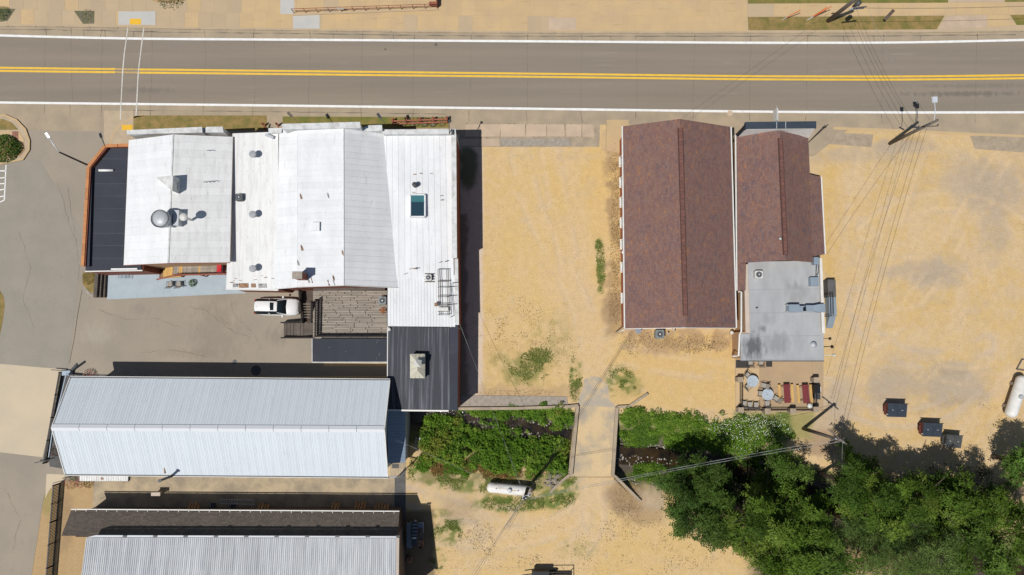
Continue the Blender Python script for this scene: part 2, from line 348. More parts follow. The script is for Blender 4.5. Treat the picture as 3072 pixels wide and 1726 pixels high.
M['leafA'] = mk('leaf_dark', None, None, attr='Leaf', fine=0, rough=.6, transl=.2, spec=.1)
M['leafB'] = M['leafA']
M['water'] = mk('creek_water', (.014, .011, .008), (.045, .028, .012), scale=.8, fine=.1, rough=.08, spec=.5, bump=.5, bscale=5)
M['lampwhite'] = mk('pale_lamp_metal', (.62, .66, .70), None, fine=.03, rough=.4, metal=.2)
M['bluebox'] = mk('grey_blue_plastic_box', (.24, .275, .33), None, fine=.08)
M['timber'] = mk('stacked_lumber', (.30, .16, .07), (.24, .13, .06), scale=4, fine=.15, rand=.2)
M['brickpaver'] = mk('red_paver', (.30, .14, .10), (.24, .12, .09), scale=3, fine=.12, rand=.1)
M['ventgrey'] = mk('grey_vent_metal', (.36, .37, .38), (.30, .31, .32), scale=4, fine=.1, rough=.6)
M['ridgeshade'] = mk('ridge_edge_shade', (.085, .04, .034), None, fine=.2)  # dark brown standing in for the shadow along the ridge cap edges
M['orangebrick'] = mk('orange_brick', (.37, .125, .055), (.30, .10, .05), scale=3, fine=.25, fscale=10)
M['lapseam'] = mk('pale_lap_seam', (.085, .088, .10), (.06, .062, .072), scale=3, fine=.2)
M['mancover'] = mk('worn_iron_cover', (.13, .115, .095), None, fine=.2)
# ------------------------------------------------------------------ ground
def vnoise(x, y, s, seed, octv=4):
    r = np.random.default_rng(seed); out = np.zeros_like(x); amp = 1; tot = 0
    for o in range(octv):
        g = r.random((64, 64)); X = x*s*2**o; Y = y*s*2**o
        xi = np.floor(X).astype(int); yi = np.floor(Y).astype(int); fx = X-xi; fy = Y-yi
        fx = fx*fx*(3-2*fx); fy = fy*fy*(3-2*fy)
        a = g[xi % 64, yi % 64]; b = g[(xi+1) % 64, yi % 64]; c = g[xi % 64, (yi+1) % 64]; d = g[(xi+1) % 64, (yi+1) % 64]
        out += amp*((a*(1-fx)+b*fx)*(1-fy)+(c*(1-fx)+d*fx)*fy); tot += amp; amp *= .55
    return out/tot
def sstep(a, b, x):
    t = np.clip((x-a)/(b-a), 0, 1); return t*t*(3-2*t)
CREEK = [(1120, 1236), (1200, 1238), (1350, 1243), (1480, 1266), (1600, 1286), (1700, 1318), (1780, 1345), (1860, 1366), (1960, 1372), (2060, 1390), (2150, 1402), (2300, 1440), (2500, 1520), (2800, 1640), (3300, 1800)]
CRK = np.array([[*W(u, v)[:2]] for u, v in CREEK])
def dist_poly(x, y, P):
    d = np.full(x.shape, 1e9)
    for (ax, ay), (bx, by) in zip(P[:-1], P[1:]):
        t = np.clip(((x-ax)*(bx-ax)+(y-ay)*(by-ay))/((bx-ax)**2+(by-ay)**2), 0, 1)
        d = np.minimum(d, np.hypot(x-ax-t*(bx-ax), y-ay-t*(by-ay)))
    return d
def ground_z(x, y):
    x = np.asarray(x, float); y = np.asarray(y, float)
    u, v = px_of(x, y)
    d = dist_poly(x, y, CRK)
    d = d+(vnoise(x, y, .5, 3)-.5)*.9
    far = np.where(u > 1850, 4.6, np.where(v > 1290, 4.6, 4.2))
    z = -1.75*(1-sstep(.5, far, d))
    z += .18*(vnoise(x, y, .9, 5)-.5)*sstep(0, -.4, z)*2
    hold = ((v < 1214) & (u < 1745)) | ((v < 1200) & (u < 1950)) | (v < 1190) | ((u < 1172))
    z = np.where(hold, 0, z)
    # behind the bridge wing walls the bank is filled up
    z = np.where((u > 1700) & (u < 1845) & (v > 1428), 0, z)
    e1 = (v-1425)-(u-1840)*1.0
    z = np.where((u >= 1838) & (u < 1925) & (e1 > 6), 0, z)
    e2 = (v-1425)+(u-1705)*.91
    z = np.where((u <= 1712) & (u > 1640) & (e2 > 6), 0, z)
    return z
def ell(u, v, cu, cv, ru, rv, n, soft=.35, wob=.9):
    d = np.hypot((u-cu)/ru, (v-cv)/rv)+(n-.5)*wob
    return 1-sstep(1-soft, 1+soft, d)
def rect(u, v, a, b, c, d, n, soft=8, wob=26):
    k = np.minimum(np.minimum(u-a, c-u), np.minimum(v-b, d-v))+(n-.5)*wob
    return sstep(-soft, soft, k)
GX0, GX1, GY0, GY1, GS = -66, 66, -36, 50, .155
gx = np.arange(GX0, GX1+.01, GS); gy = np.arange(GY0, GY1+.01, GS)
XX, YY = np.meshgrid(gx, gy); U, V = px_of(XX, YY); ZZ = ground_z(XX, YY)
nb = vnoise(XX, YY, .12, 21); nm = vnoise(XX, YY, .45, 22, 5); nf = vnoise(XX, YY, 1.6, 23, 3); nn = vnoise(XX, YY, .9, 24, 4)
def C(*c): return np.array(c, float)
pale = C(.585, .428, .25); yel = C(.59, .408, .165); ora = C(.60, .385, .11); gry = C(.44, .35, .255); brn = C(.30, .205, .12); drk = C(.165, .12, .078); grn = C(.12, .165, .03); dgr = C(.055, .085, .022); dry = C(.50, .34, .145); mud = C(.105, .085, .065)
col = np.empty(XX.shape+(3,)); col[:] = pale
def blend(c, m):
    global col; col = col*(1-m[..., None])+c*m[..., None]
# warped, stretched noises give the scraped and driven-over look
wx = (vnoise(XX, YY, .10, 31, 3)-.5)*9; wy = (vnoise(XX, YY, .10, 32, 3)-.5)*9
na = vnoise((XX+wx)*.35, (YY+wy)*1.6, .55, 33, 5)          # east-west streaks
nv_ = vnoise((XX+wx)*1.6, (YY+wy)*.35, .55, 34, 5)         # north-south streaks
rad = np.hypot(XX-W(2620, 900).x, YY-W(2620, 900).y); angp = np.arctan2(YY-W(2620, 900).y, XX-W(2620, 900).x)
narc = vnoise(rad*1.5+wx*.3, angp*6, .5, 35, 5)            # turning arcs
lotR = sstep(2480, 2560, U)*(V < 1400)*(V > 380); yardS = sstep(1440, 1500, V)
lotM = sstep(1440, 1452, U)*(1-sstep(1855, 1865, U))*(V < 1210)
blend(yel, sstep(.36, .64, nm*.45+nb*.25+nf*.3)*.75)
blend(yel*.97, sstep(.42, .6, narc)*.6*lotR)
blend(pale*1.05, sstep(.5, .66, narc)*.0+sstep(.54, .68, vnoise(rad*2.2+5, angp*8, .5, 36, 4))*.5*lotR)
blend(gry*1.1, sstep(.56, .72, narc)*.28*lotR)
blend(pale*1.04, sstep(.5, .66, nv_)*.5*lotM); blend(yel, sstep(.5, .7, na)*.35*lotM)
blend(pale*1.03, sstep(.48, .64, na)*.5*yardS); blend(gry*1.1, sstep(.6, .75, na)*.35*yardS)
# middle lot, drive to the bridge, south yard
blend(ora, ell(U, V, 1740, 520, 90, 110, nm)*.6); blend(yel, rect(U, V, 1690, 420, 1830, 720, nm, 20, 60)*.5)
blend(yel*.98, rect(U, V, 1850, 1000, 2215, 1230, nm)*.7)
blend(ora, ell(U, V, 2495, 700, 32, 240, nm)*.45)
blend(yel, ell(U, V, 1790, 1560, 150, 190, nm)*.45)
blend(gry, ell(U, V, 1730, 950, 60, 80, nm)*.35)
for (a, b, ru, rv, k) in [(2960, 560, 110, 75, .8), (2985, 680, 40, 90, .5), (2790, 815, 100, 45, .75), (2880, 480, 60, 30, .4), (2680, 815, 50, 22, .4), (2560, 470, 150, 26, .45), (2700, 440, 90, 22, .7), (2690, 1130, 70, 36, .65), (2850, 1160, 110, 60, .85), (2660, 1190, 60, 60, .75), (2540, 1200, 40, 80, .45), (2800, 540, 40, 20, .35), (2480, 1260, 50, 80, .6), (1460, 1570, 140, 60, .35), (1560, 1680, 120, 30, .2), (1340, 1480, 130, 50, .35)]:
    blend(gry, ell(U, V, a, b, ru, rv, nn*.6+nm*.4, .5, 1.5)*k)
for (a, b, ru, rv, k) in [(2850, 1110, 50, 20, .6), (2930, 510, 50, 34, .3), (2970, 590, 40, 30, .25), (2760, 1230, 30, 20, .4), (2740, 420, 40, 16, .5), (2790, 830, 40, 14, .3), (2830, 1200, 60, 16, .5)]:
    blend(drk*1.5, ell(U, V, a, b, ru, rv, nf*.5+nn*.5, .5, 1.6)*k*.6)
for cu in (2520, 2545):
    blend(pale*.84, (1-sstep(3, 9, np.abs(U-cu-(V-900)*.12)))*.22*(V > 560)*(V < 1100))
blend(C(.645, .45, .195), lotM*.5); blend(C(.63, .435, .18), yardS*.5*(U > 1200)); blend(C(.635, .435, .185), rect(U, V, 1850, 1000, 2215, 1230, nm)*.4)
def lane(pts, w_, c, k, seed):
    P0 = np.array([[*W(u, v)[:2]] for u, v in pts]); d = dist_poly(XX, YY, P0)+(vnoise(XX, YY, .35, seed, 4)-.5)*w_*1.1
    blend(c, (1-sstep(w_*.35, w_, d))*k)
lane([(1790, 1440), (1790, 1520), (1760, 1600), (1700, 1720)], 3.2, pale*1.06, .55, 201); lane([(1790, 1460), (1700, 1560), (1520, 1610), (1330, 1590)], 2.4, pale*1.03, .5, 202); lane([(1795, 1130), (1780, 1040), (1745, 920), (1735, 800), (1740, 640), (1680, 450)], 2.2, pale*1.04, .5, 203)
lane([(1340, 1490), (1450, 1560), (1400, 1640)], 2.0, gry*1.12, .4, 204); lane([(2560, 480), (2540, 800), (2590, 1080)], 2.2, pale*1.05, .4, 205); lane([(2900, 440), (2820, 640), (2700, 760)], 3.0, pale*1.06, .4, 206); lane([(2640, 1020), (2800, 1040), (2950, 1000)], 2.0, pale*1.06, .4, 207)
# wheel tracks
def track(pts, w_=.28, off_=.85, k=.35, c=None, seed=1):
    P0 = np.array([[*W(u, v)[:2]] for u, v in pts]); t0 = np.linspace(0, 1, len(P0)); tt = np.linspace(0, 1, 22)
    # smooth the polyline
    from_ = np.column_stack([np.interp(tt, t0, P0[:, 0]), np.interp(tt, t0, P0[:, 1])])
    for _ in range(3): from_[1:-1] = (from_[:-2]+from_[1:-1]*2+from_[2:])/4
    d = dist_poly(XX, YY, from_); brk = sstep(.35, .6, vnoise(XX, YY, .35, 90+seed, 4))
    m_ = (1-sstep(w_*.6, w_*1.2, np.abs(d-off_)))*brk*k
    blend(pale*1.08 if c is None else c, m_)
    blend(gry*1.15, (1-sstep(w_*.3, w_*.8, np.abs(d-off_-w_*1.3)))*brk*k*.5)
track([(1790, 1440), (1760, 1520), (1680, 1580), (1520, 1620), (1320, 1600)], k=.77, seed=1)
track([(1780, 1440), (1790, 1560), (1740, 1650), (1600, 1700), (1400, 1720)], k=.72, seed=2)
track([(1775, 1440), (1780, 1560), (1830, 1660), (1900, 1760)], k=.67, seed=3)
track([(1770, 1440), (1720, 1500), (1560, 1560), (1350, 1530), (1230, 1490)], k=.72, seed=4, c=gry*1.1)
track([(1790, 1130), (1770, 1000), (1720, 860), (1690, 700), (1650, 460)], k=.72, seed=5)
track([(1795, 1130), (1760, 980), (1700, 820), (1600, 640), (1560, 470)], k=.67, seed=6)
track([(1800, 1130), (1850, 1060), (1980, 1090), (2190, 1120)], k=.62, seed=7)
for i_, (cx_, cy_, rr_) in enumerate([(2800, 900, 230), (2760, 930, 170), (2840, 840, 300), (2700, 1050, 260), (2620, 760, 200), (2900, 980, 190)]):
    a0 = rng.uniform(0, 6.28); track([(cx_+rr_*math.cos(a0+q_), cy_+rr_*.8*math.sin(a0+q_)) for q_ in np.linspace(0, 2.4, 14)], k=.64, seed=10+i_, c=(None if i_ % 3 else gry*1.2))
track([(2600, 470), (2560, 700), (2540, 900), (2590, 1100), (2700, 1300)], k=.62, seed=20); track([(2760, 420), (2700, 600), (2640, 800), (2600, 1050)], k=.62, seed=21); track([(3000, 480), (2900, 640), (2820, 800), (2700, 960), (2560, 1060)], k=.62, seed=22)
# pale washed patches and gravel
blend(pale*1.08, sstep(.6, .72, vnoise(XX+9, YY, .5, 51, 5))*.3); blend(gry*1.1, sstep(.63, .74, vnoise(XX, YY+9, .7, 52, 5))*.25)
blend(yel*1.02, sstep(.62, .7, vnoise(XX+30, YY+9, 1.1, 53, 4))*.35)
for (a, b, ru, rv, k) in [(2950, 550, 95, 60, .6), (2995, 690, 36, 80, .35), (2790, 815, 90, 36, .6), (2690, 815, 45, 16, .4), (2700, 440, 90, 18, .6), (2560, 465, 120, 18, .4), (2850, 1155, 100, 50, .6), (2670, 1180, 60, 50, .55), (2520, 1210, 36, 70, .4), (2720, 1070, 80, 22, .3)]:
    blend(gry*.98, ell(U, V, a, b, ru, rv, nn*.5+na*.5, .55, 1.7)*k)
# dry weeds beside the brown building
blend(brn, rect(U, V, 1822, 452, 1868, 1000, nn, 14, 50)*.75*sstep(.3, .6, nn))
blend(dry, rect(U, V, 1835, 470, 1872, 990, nn, 12, 40)*.5)
blend(brn*1.2, rect(U, V, 1880, 992, 2195, 1050, nn, 14, 60)*.7*sstep(.3, .55, nn))
blend(brn, ell(U, V, 1840, 930, 34, 50, nn)*.7)
# strip in the long brick wall's shadow, its sand painted paler to lift the shade
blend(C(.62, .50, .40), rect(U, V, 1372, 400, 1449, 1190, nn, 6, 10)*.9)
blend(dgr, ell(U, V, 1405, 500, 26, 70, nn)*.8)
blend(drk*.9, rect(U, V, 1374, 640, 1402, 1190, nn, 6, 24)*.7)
# yard weeds and turf
gp = [(1802, 800, 13, 62, .95), (1795, 735, 9, 14, .9), (1800, 868, 9, 14, .8), (1580, 1105, 60, 42, .9), (1620, 1070, 34, 26, .8), (1545, 1130, 40, 24, .6), (1727, 1140, 17, 58, 1), (1860, 1145, 38, 40, .8), (1895, 1160, 30, 26, .5), (1650, 1020, 60, 60, .3), (1500, 1080, 30, 30, .4),
      (1700, 1445, 34, 40, .9), (1640, 1500, 60, 26, .9), (1540, 1512, 110, 20, .95), (1480, 1500, 40, 22, .8), (1330, 1432, 90, 18, .85), (1420, 1455, 80, 22, .8), (1260, 1415, 40, 16, .7), (1340, 1600, 40, 30, .8), (1310, 1680, 22, 30, .9), (1360, 1575, 30, 22, .8), (1322, 1540, 40, 12, .6), (1740, 1650, 60, 26, .25), (1380, 1428, 130, 24, .8), (1470, 1432, 130, 22, .7), (1600, 1445, 60, 30, .7), (1680, 1480, 50, 40, .7), (1290, 1410, 60, 22, .7)]
tm = sstep(.42, .56, nn*.45+nf*.55)
for (a, b, ru, rv, k) in gp: blend(grn, ell(U, V, a, b, ru*1.1, rv*1.1, nn, .35, 1.3)*k*(.15+.85*tm))
blend(dry, rect(U, V, 1450, 1010, 1700, 1195, nn, 20, 60)*.35*sstep(.4, .6, nf))
blend(brn*1.3, rect(U, V, 1440, 1160, 1740, 1200, nn, 10, 30)*.5)
blend(brn, ell(U, V, 1880, 1490, 60, 50, nn)*.8); blend(brn, ell(U, V, 1930, 1540, 70, 36, nn)*.6); blend(gry, ell(U, V, 1960, 1490, 40, 40, nn)*.7)
blend(brn, rect(U, V, 1330, 1500, 1420, 1560, nn, 20, 30)*.35); blend(brn*1.25, rect(U, V, 1260, 1385, 1640, 1450, nn, 16, 40)*.55*sstep(.4, .55, nf))
blend(brn*1.2, ell(U, V, 2470, 1330, 60, 36, nn)*.8)
blend(C(.30, .27, .10), rect(U, V, 2330, 1236, 2440, 1320, nn, 14, 40)*.9)
blend(grn, rect(U, V, 2205, 1236, 2370, 1320, nn, 14, 40)*.9)
# under the trees
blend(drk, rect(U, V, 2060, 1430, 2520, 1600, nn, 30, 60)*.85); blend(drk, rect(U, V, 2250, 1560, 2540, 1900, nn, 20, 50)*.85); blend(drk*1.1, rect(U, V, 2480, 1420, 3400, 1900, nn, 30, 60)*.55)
# machine corner and soil by the fence
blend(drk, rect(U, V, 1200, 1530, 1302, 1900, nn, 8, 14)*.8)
blend(C(.43, .29, .145), rect(U, V, 60, 1440, 285, 1900, nn, 8, 10)*.9)
blend(brn, ell(U, V, 200, 1570, 24, 90, nn)*.6); blend(C(.30, .25, .09), ell(U, V, 140, 1500, 18, 50, nn)*.7)
# creek banks
dcr = dist_poly(XX, YY, CRK)
bank = sstep(-.15, -.7, ZZ)
blend(C(.10, .125, .035), bank*.9)
blend(mud, sstep(-1.15, -1.5, ZZ))
gidx = np.arange(XX.size).reshape(XX.shape)
q = np.stack([gidx[:-1, :-1], gidx[:-1, 1:], gidx[1:, 1:], gidx[1:, :-1]], -1).reshape(-1, 4)
def np_mesh(name, verts, faces, mat, attr=None, aname='Col', parent=None):
    me = bpy.data.meshes.new(name); nv, nfc, k = len(verts), len(faces), faces.shape[1]
    me.vertices.add(nv); me.vertices.foreach_set('co', np.ascontiguousarray(verts, np.float32).ravel())
    me.loops.add(nfc*k); me.loops.foreach_set('vertex_index', np.ascontiguousarray(faces, np.int32).ravel())
    me.polygons.add(nfc); me.polygons.foreach_set('loop_start', np.arange(0, nfc*k, k, dtype=np.int32))
    if attr is not None:
        a = me.color_attributes.new(aname, 'FLOAT_COLOR', 'POINT')
        rgba = np.ones((nv, 4), np.float32); rgba[:, :3] = attr; a.data.foreach_set('color', rgba.ravel())
    me.update(calc_edges=True); me.materials.append(mat)
    o = bpy.data.objects.new(name, me); COL.objects.link(o); WL[o] = Vector((0, 0, 0))
    if parent is not None: o.parent = parent; o.location = -WL[parent]
    return o
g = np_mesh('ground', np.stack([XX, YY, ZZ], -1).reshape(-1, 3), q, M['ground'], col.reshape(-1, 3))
tag(g, kind='structure')
m = MB(); B = 900
x0, x1, y0, y1 = gx[0], gx[-1], gy[0], gy[-1]
m.add([(-B, -B, 0), (B, -B, 0), (B, y0, 0), (-B, y0, 0), (-B, y1, 0), (B, y1, 0), (B, B, 0), (-B, B, 0), (x0, y0, 0), (x0, y1, 0), (x1, y0, 0), (x1, y1, 0)],
      [(0, 1, 2, 3), (4, 5, 6, 7), (3, 8, 9, 4), (10, 2, 5, 11)])
tag(m.build('terrain', M['grassdry']), kind='structure')
# creek water follows its bed
wp = [W(u, v, -1.42) for u, v in CREEK]
m = MB(); m.ribbon(wp, 2.0); o = m.build('creek_water', M['water']); tag(o, kind='structure')

# ------------------------------------------------------------------ road
RT = [(-900, 82), (-300, 98), (0, 107), (386, 116.5), (800, 119), (1550, 124), (2272, 129), (2700, 128.5), (3072, 120.5), (3400, 111), (4000, 90)]
RY = [(-900, 188), (-300, 202), (0, 208.5), (386, 213), (800, 217.5), (1550, 225.5), (2272, 234), (2700, 235), (3072, 230.5), (3400, 225), (4000, 212)]
RB = [(-900, 291), (-300, 303), (0, 308), (800, 316.6), (1550, 326), (2272, 335.5), (2700, 338), (3072, 337.5), (3400, 335), (4000, 328)]
def smooth(P, n=90):
    us = np.linspace(P[0][0], P[-1][0], n); a = np.array(P, float)
    vs = np.interp(us, a[:, 0], a[:, 1]); k = np.ones(5)/5; v2 = np.convolve(np.pad(vs, 2, mode='edge'), k, 'valid'); v2[0], v2[-1] = vs[0], vs[-1]
    return list(zip(us, v2))
rt, ry_, rb = smooth(RT), smooth(RY), smooth(RB)
def band(top, bot, z):
    m = MB(); t = [W(*p, z) for p in top]; b = [W(*p, z) for p in bot]; n = len(t)
    m.add(b+t, [(i, i+1, n+i+1, n+i) for i in range(n-1)]); return m
KT = [(-900, 66), (0, 77), (300, 81), (500, 86), (800, 89), (1300, 96), (1550, 98), (2240, 98), (2700, 97), (3072, 93), (3400, 86), (4000, 70)]
KB = [(-900, 400), (0, 400), (312, 400), (400, 372), (800, 372), (1350, 374), (1400, 376), (1790, 376), (1830, 372), (2200, 376), (2500, 386), (3072, 410), (3400, 416), (4000, 416)]
kt = smooth(KT); kb = smooth(KB)
tag(band(kt, kb, .008).build('road_shoulder', M['shoulder']), kind='structure')
road = band(rt, rb, .013).build('road', M['road']); tag(road, kind='structure')
def marking(name, pts, w, mat, z=.019, wob=.05):
    m = MB(); m.ribbon([W(u, v, z) for u, v in pts], w, wob); return m.build(name, mat, road)
marking('edge_line', rt, .26, M['paint_w']); marking('edge_line', rb, .26, M['paint_w'])
def off(P, d): return [(u, v+d) for u, v in P]
for d in (-4.7, 4.7):
    L1 = [p for p in off(ry_, d) if p[0] < 340]+[(345, 212.2+d)]
    L2 = [(418, 213.6+d)]+[p for p in off(ry_, d) if p[0] > 430]
    marking('centre_line', L1, .225, M['paint_y']); marking('centre_line', L2, .225, M['paint_y'])
for d in (-4.7, 4.7): marking('worn_centre_line', [(345, 212+d), (418, 213.5+d)], .2, mk('faded_yellow', (.55, .36, .13), (.40, .29, .14), scale=5, fine=.15), .019)
marking('crosswalk_line', [(384, 81), (379, 117), (373, 160), (368, 214), (364, 290), (362, 330), (361, 360)], .12, M['paint_worn'], .024, .25)
marking('crosswalk_line', [(432, 81), (427, 117), (421, 165), (415, 214), (411, 290), (409, 330), (408, 350)], .12, M['paint_worn'], .024, .25)
marking('crosswalk_bar', [(369, 79.5), (444, 79.5)], .1, M['paint_w'], .024)
def crackline(u0, va, vb, w=.045, lean=0, par=road, mat='crack', z=.016):
    n = max(4, int(abs(vb-va)/14)); pts = []; du = 0
    for i in range(n+1):
        du += random.uniform(-1.3, 1.3); t = i/n
        pts.append(W(u0+du+lean*t, va+(vb-va)*t, z))
    m = MB(); m.ribbon(pts, w, .6); return m.build('crack', M[mat], par)
def atv(P, u): a = np.array(P, float); return float(np.interp(u, a[:, 0], a[:, 1]))
for u0 in (138, 213, 308, 455, 615, 762, 930, 1086, 1243, 1412, 1583, 1746, 1912, 2085, 2252, 2424, 2650, 2930):
    crackline(u0, atv(RT, u0)+3, atv(RB, u0)-3, .02, random.uniform(-6, 3))
    crackline(u0-4, atv(RB, u0)+4, min(atv(KB, u0), 372)-3, .04, random.uniform(-3, 3), z=.0145)
    crackline(u0+random.uniform(-2, 2), atv(KT, u0)+6, atv(RT, u0)-3, .05, random.uniform(-3, 3), z=.0145)
for u0 in (250, 315, 400, 2620, 2350, 2530, 2760, 1830, 1000, 1180): crackline(u0, atv(KT, u0)+10, atv(RT, u0)-3, .045, 2, z=.0145)
m = MB(); m.ribbon([W(u, atv(KT, u)+11+random.uniform(-.8, .8), .0145) for u in range(0, 3072, 24)], .06, .9); m.build('crack', M['crack'], road)
m = MB(); m.ribbon([W(u, atv(RB, u)+19+random.uniform(-.6, .6), .0145) for u in range(400, 1340, 24)], .045, .9); m.build('crack', M['crack'], road)
for (u, v, r) in [(1308, 134, .17), (1156, 148, .12), (2190, 340, .33)]:
    m = MB(); m.lathe(W(u, v, .013), [(r, 0), (r, .008), (r*.8, .009)], 16); m.build('manhole_cover', M['mancover'] if r < .3 else M['slab_pink'], road)

# ------------------------------------------------------------------ north sidewalk
sw = band([(u, v-190) for u, v in kt], kt, .111).build('sidewalk', M['slab']); tag(sw, kind='structure')
def slab4(name, pts, z0, th, mat, par, shrink=.006):
    c = sum((Vector(p) for p in pts), Vector())/4
    q_ = [Vector((p[0]+(c.x-p[0])*shrink/max(.3, abs(c.x-p[0])), p[1]+(c.y-p[1])*shrink/max(.3, abs(c.y-p[1])), 0)) for p in pts]
    m = MB(); m.prism([(p.x, p.y) for p in q_], z0, z0+th); return m.build(name, mat, par)
def quadpx(u0, u1, f0, f1): return [W(u0, f1(u0)), W(u1, f1(u1)), W(u1, f0(u1)), W(u0, f0(u0))]
KV = lambda d: (lambda u: atv(KT, u)+d)
NEW = [(842, 884, -60, 44), (880, 960, 44, 90), (357, 469, 36, 78)]
for r_, (d0, d1) in enumerate([(-48, -3), (-94, -48), (-142, -94)]):
    u = -142+r_*9
    while u < 2238:
        u2 = min(u+41+random.uniform(-1, 1), 2240)
        mat = M['slab'] if (u < 720 and random.random() < .7) or random.random() < .12 else M['slab_tan']
        if u < 560: mat = M['slab'] if random.random() < .75 else M['slab_tan']
        slab4('slab', quadpx(u, u2, KV(d0), KV(d1)), .06, .06+random.uniform(0, .003), mat, sw)
        u = u2
for a, b, c, d in [(842, -60, 884, 44), (880, 44, 960, 88), (357, 36, 468, 77)]:
    slab4('new_slab', R4(a, b, c, d), .1, .032, M['slab_new'], sw)
slab4('pale_slab', R4(1646, 55, 1728, 92), .1, .032, M['slab_pink'], sw)
slab4('tactile_pad', R4(391, 58, 425, 76), .1, .04, M['tactile'], sw)
for i in range(-300, 3300, 82):
    a, b = W(i, atv(KT, i)+1), W(i+80, atv(KT, i+80)+1)
    if 340 < i < 440: continue
    bpiece('kerb_stone', M['kerb'], Vector((a.x, a.y, .125)), Vector((b.x, b.y, .125)), .16, .12, sw)
m = MB()
for pts in ([(0, 26), (46, 27), (22, 63), (0, 66)], [(222, 33), (283, 33), (282, 71), (249, 72)]): m.sheet([W(u, v, .14) for u, v in pts])
o = m.build('planting_soil', mk('planter_soil', (.17, .14, .10), (.11, .12, .05), scale=3, fine=.3), sw)
m = MB(); m.sheet([W(505+58*math.cos(a), -6+15*math.sin(a), .14) for a in np.linspace(0, 2*math.pi, 24)[:-1]]); m.build('planting_soil', M['soil'], sw)
# verge and walk to the right
tag(sheet('verge_grass', PX([(2242, -160), (2850, -160), (2842, 10), (2242, 13)]), .13, M['grass']), kind='structure')
tag(sheet('verge_grass', PX([(2242, 53), (2832, 49), (2808, 90), (2244, 93)]), .13, M['grassdry']), kind='structure')
tag(sheet('verge_grass', PX([(3012, -160), (3600, -170), (3600, 0), (3012, 8)]), .13, M['grass']), kind='structure')
tag(sheet('verge_grass', PX([(3028, 47), (3600, 40), (3600, 66), (3048, 77)]), .13, M['grass']), kind='structure')
u = 2242
while u < 3500:
    slab4('slab', quadpx(u, u+78, lambda q_: 14-(q_-2242)*.006, lambda q_: 51-(q_-2242)*.006), .06, .075, M['slab_tan'] if u > 2300 else M['slab'], sw); u += 78
slab4('driveway_slab', PX([(2812, 92), (2958, 84), (2958, 47), (2842, 50)]), .06, .072, M['slab_pink'], sw)
slab4('driveway_slab', PX([(2960, 83), (3044, 78), (3026, 48), (2960, 47)]), .06, .07, M['slab_tan'], sw)
slab4('driveway_slab', PX([(2846, 9), (3010, 6), (3005, -160), (2852, -160)]), .06, .072, M['slab_pink'], sw)

# ------------------------------------------------------------------ south side paving
pav = sheet('pavement', PX([(250, 344), (420, 345), (1360, 350), (1395, 372), (1395, 400), (312, 470), (312, 392), (250, 392)]), .0125, M['shoulder']); tag(pav, kind='structure')
tag(sheet('parking_lot', PX([(-900, 392), (93, 392), (312, 394), (312, 470), (700, 470), (700, 850), (1165, 850), (1165, 1128), (250, 1128), (250, 1442), (150, 1442), (132, 1490), (95, 1726), (60, 1960), (-900, 1960)]), .016, M['lot']), kind='structure')
tag(sheet('parking_lot_lane', PX([(-900, 520), (120, 480), (250, 700), (232, 880), (205, 1110), (-900, 1085)]), .021, M['lot_patch']), kind='structure')
tag(sheet('driveway', PX([(-900, 1000), (0, 1092), (186, 1108), (174, 1180), (128, 1372), (0, 1357), (-900, 1260)]), .026, M['drive']), kind='structure')
tag(sheet('driveway_apron', PX([(92, 344), (312, 350), (312, 395), (96, 391)]), .021, M['shoulder']), kind='structure')
lot = sheet('corner_walk', PX([(312, 332), (400, 334), (402, 440), (312, 440)]), .022, M['kerb']); tag(lot, kind='structure')
slab4('tactile_pad', R4(366, 375, 399, 391), .024, .02, M['tactile'], lot)
arc = [(331+0, 440), (334, 415), (345, 393), (362, 374), (385, 359), (410, 350), (430, 346)]
m = MB(); m.ribbon([W(u, v, .03) for u, v in arc], .16); m.build('kerb_arc', M['slab_tan'], lot)
def structs(name, pts, z, mat): return tag(sheet(name, pts, z, mat), kind='structure')
structs('lawn_strip', PX([(401, 349), (430, 347), (801, 347), (801, 392), (401, 392)]), .03, M['grassdry'])
structs('lawn_strip', PX([(848, 350), (1346, 352), (1346, 384), (1290, 384), (848, 392)]), .03, M['grass'])
wk = structs('front_walk', R4(801, 346, 848, 394), .03, M['shoulder'])
# traffic island
isl = structs('island', PX([(-200, 345), (20, 345), (52, 358), (78, 385), (90, 420), (90, 450), (72, 480), (0, 494), (-200, 494)]), .05, M['kerb'])
m = MB(); P_ = [(-200, 346), (15, 346), (48, 360), (75, 388), (87, 422), (86, 450), (68, 478), (0, 492), (-200, 492)]
m.ribbon([W(u, v, .16) for u, v in P_], .2); m.build('kerb_ring', M['slab_tan'], isl)
sheet('island_turf', PX([(-200, 358), (8, 358), (35, 368), (56, 390), (-200, 392)]), .075, M['grassdry'], isl)
sheet('island_path', PX([(-200, 394), (58, 394), (76, 424), (-200, 426)]), .075, M['slab_tan'], isl)
sheet('island_bed', PX([(-200, 427), (72, 427), (76, 450), (62, 470), (0, 482), (-200, 482)]), .075, M['soil'], isl)
for j in range(2):
    for i in range(2): slab4('paver', R4(38+i*9.5, 395+j*15.5, 47+i*9.5, 410+j*15.5), .075, .02, M['brickpaver'], isl)
for a in ([(-5, 513), (17, 513)], [(-5, 535), (16, 533)], [(-5, 552), (15, 551)], [(-5, 571), (14, 568)], [(-5, 592), (13, 588)], [(18, 495), (13, 600)], [(13, 600), (0, 607)]):
    m = MB(); m.ribbon([W(u, v, .026) for u, v in a], .12, .1); tag(m.build('bay_line', M['paint_w']), kind='structure')
m = MB(); m.ribbon([W(u, v, .024) for u, v in [(246, 870), (232, 950), (222, 1020), (208, 1090)]], .06, .5); tag(m.build('seam', M['crack']), kind='structure')
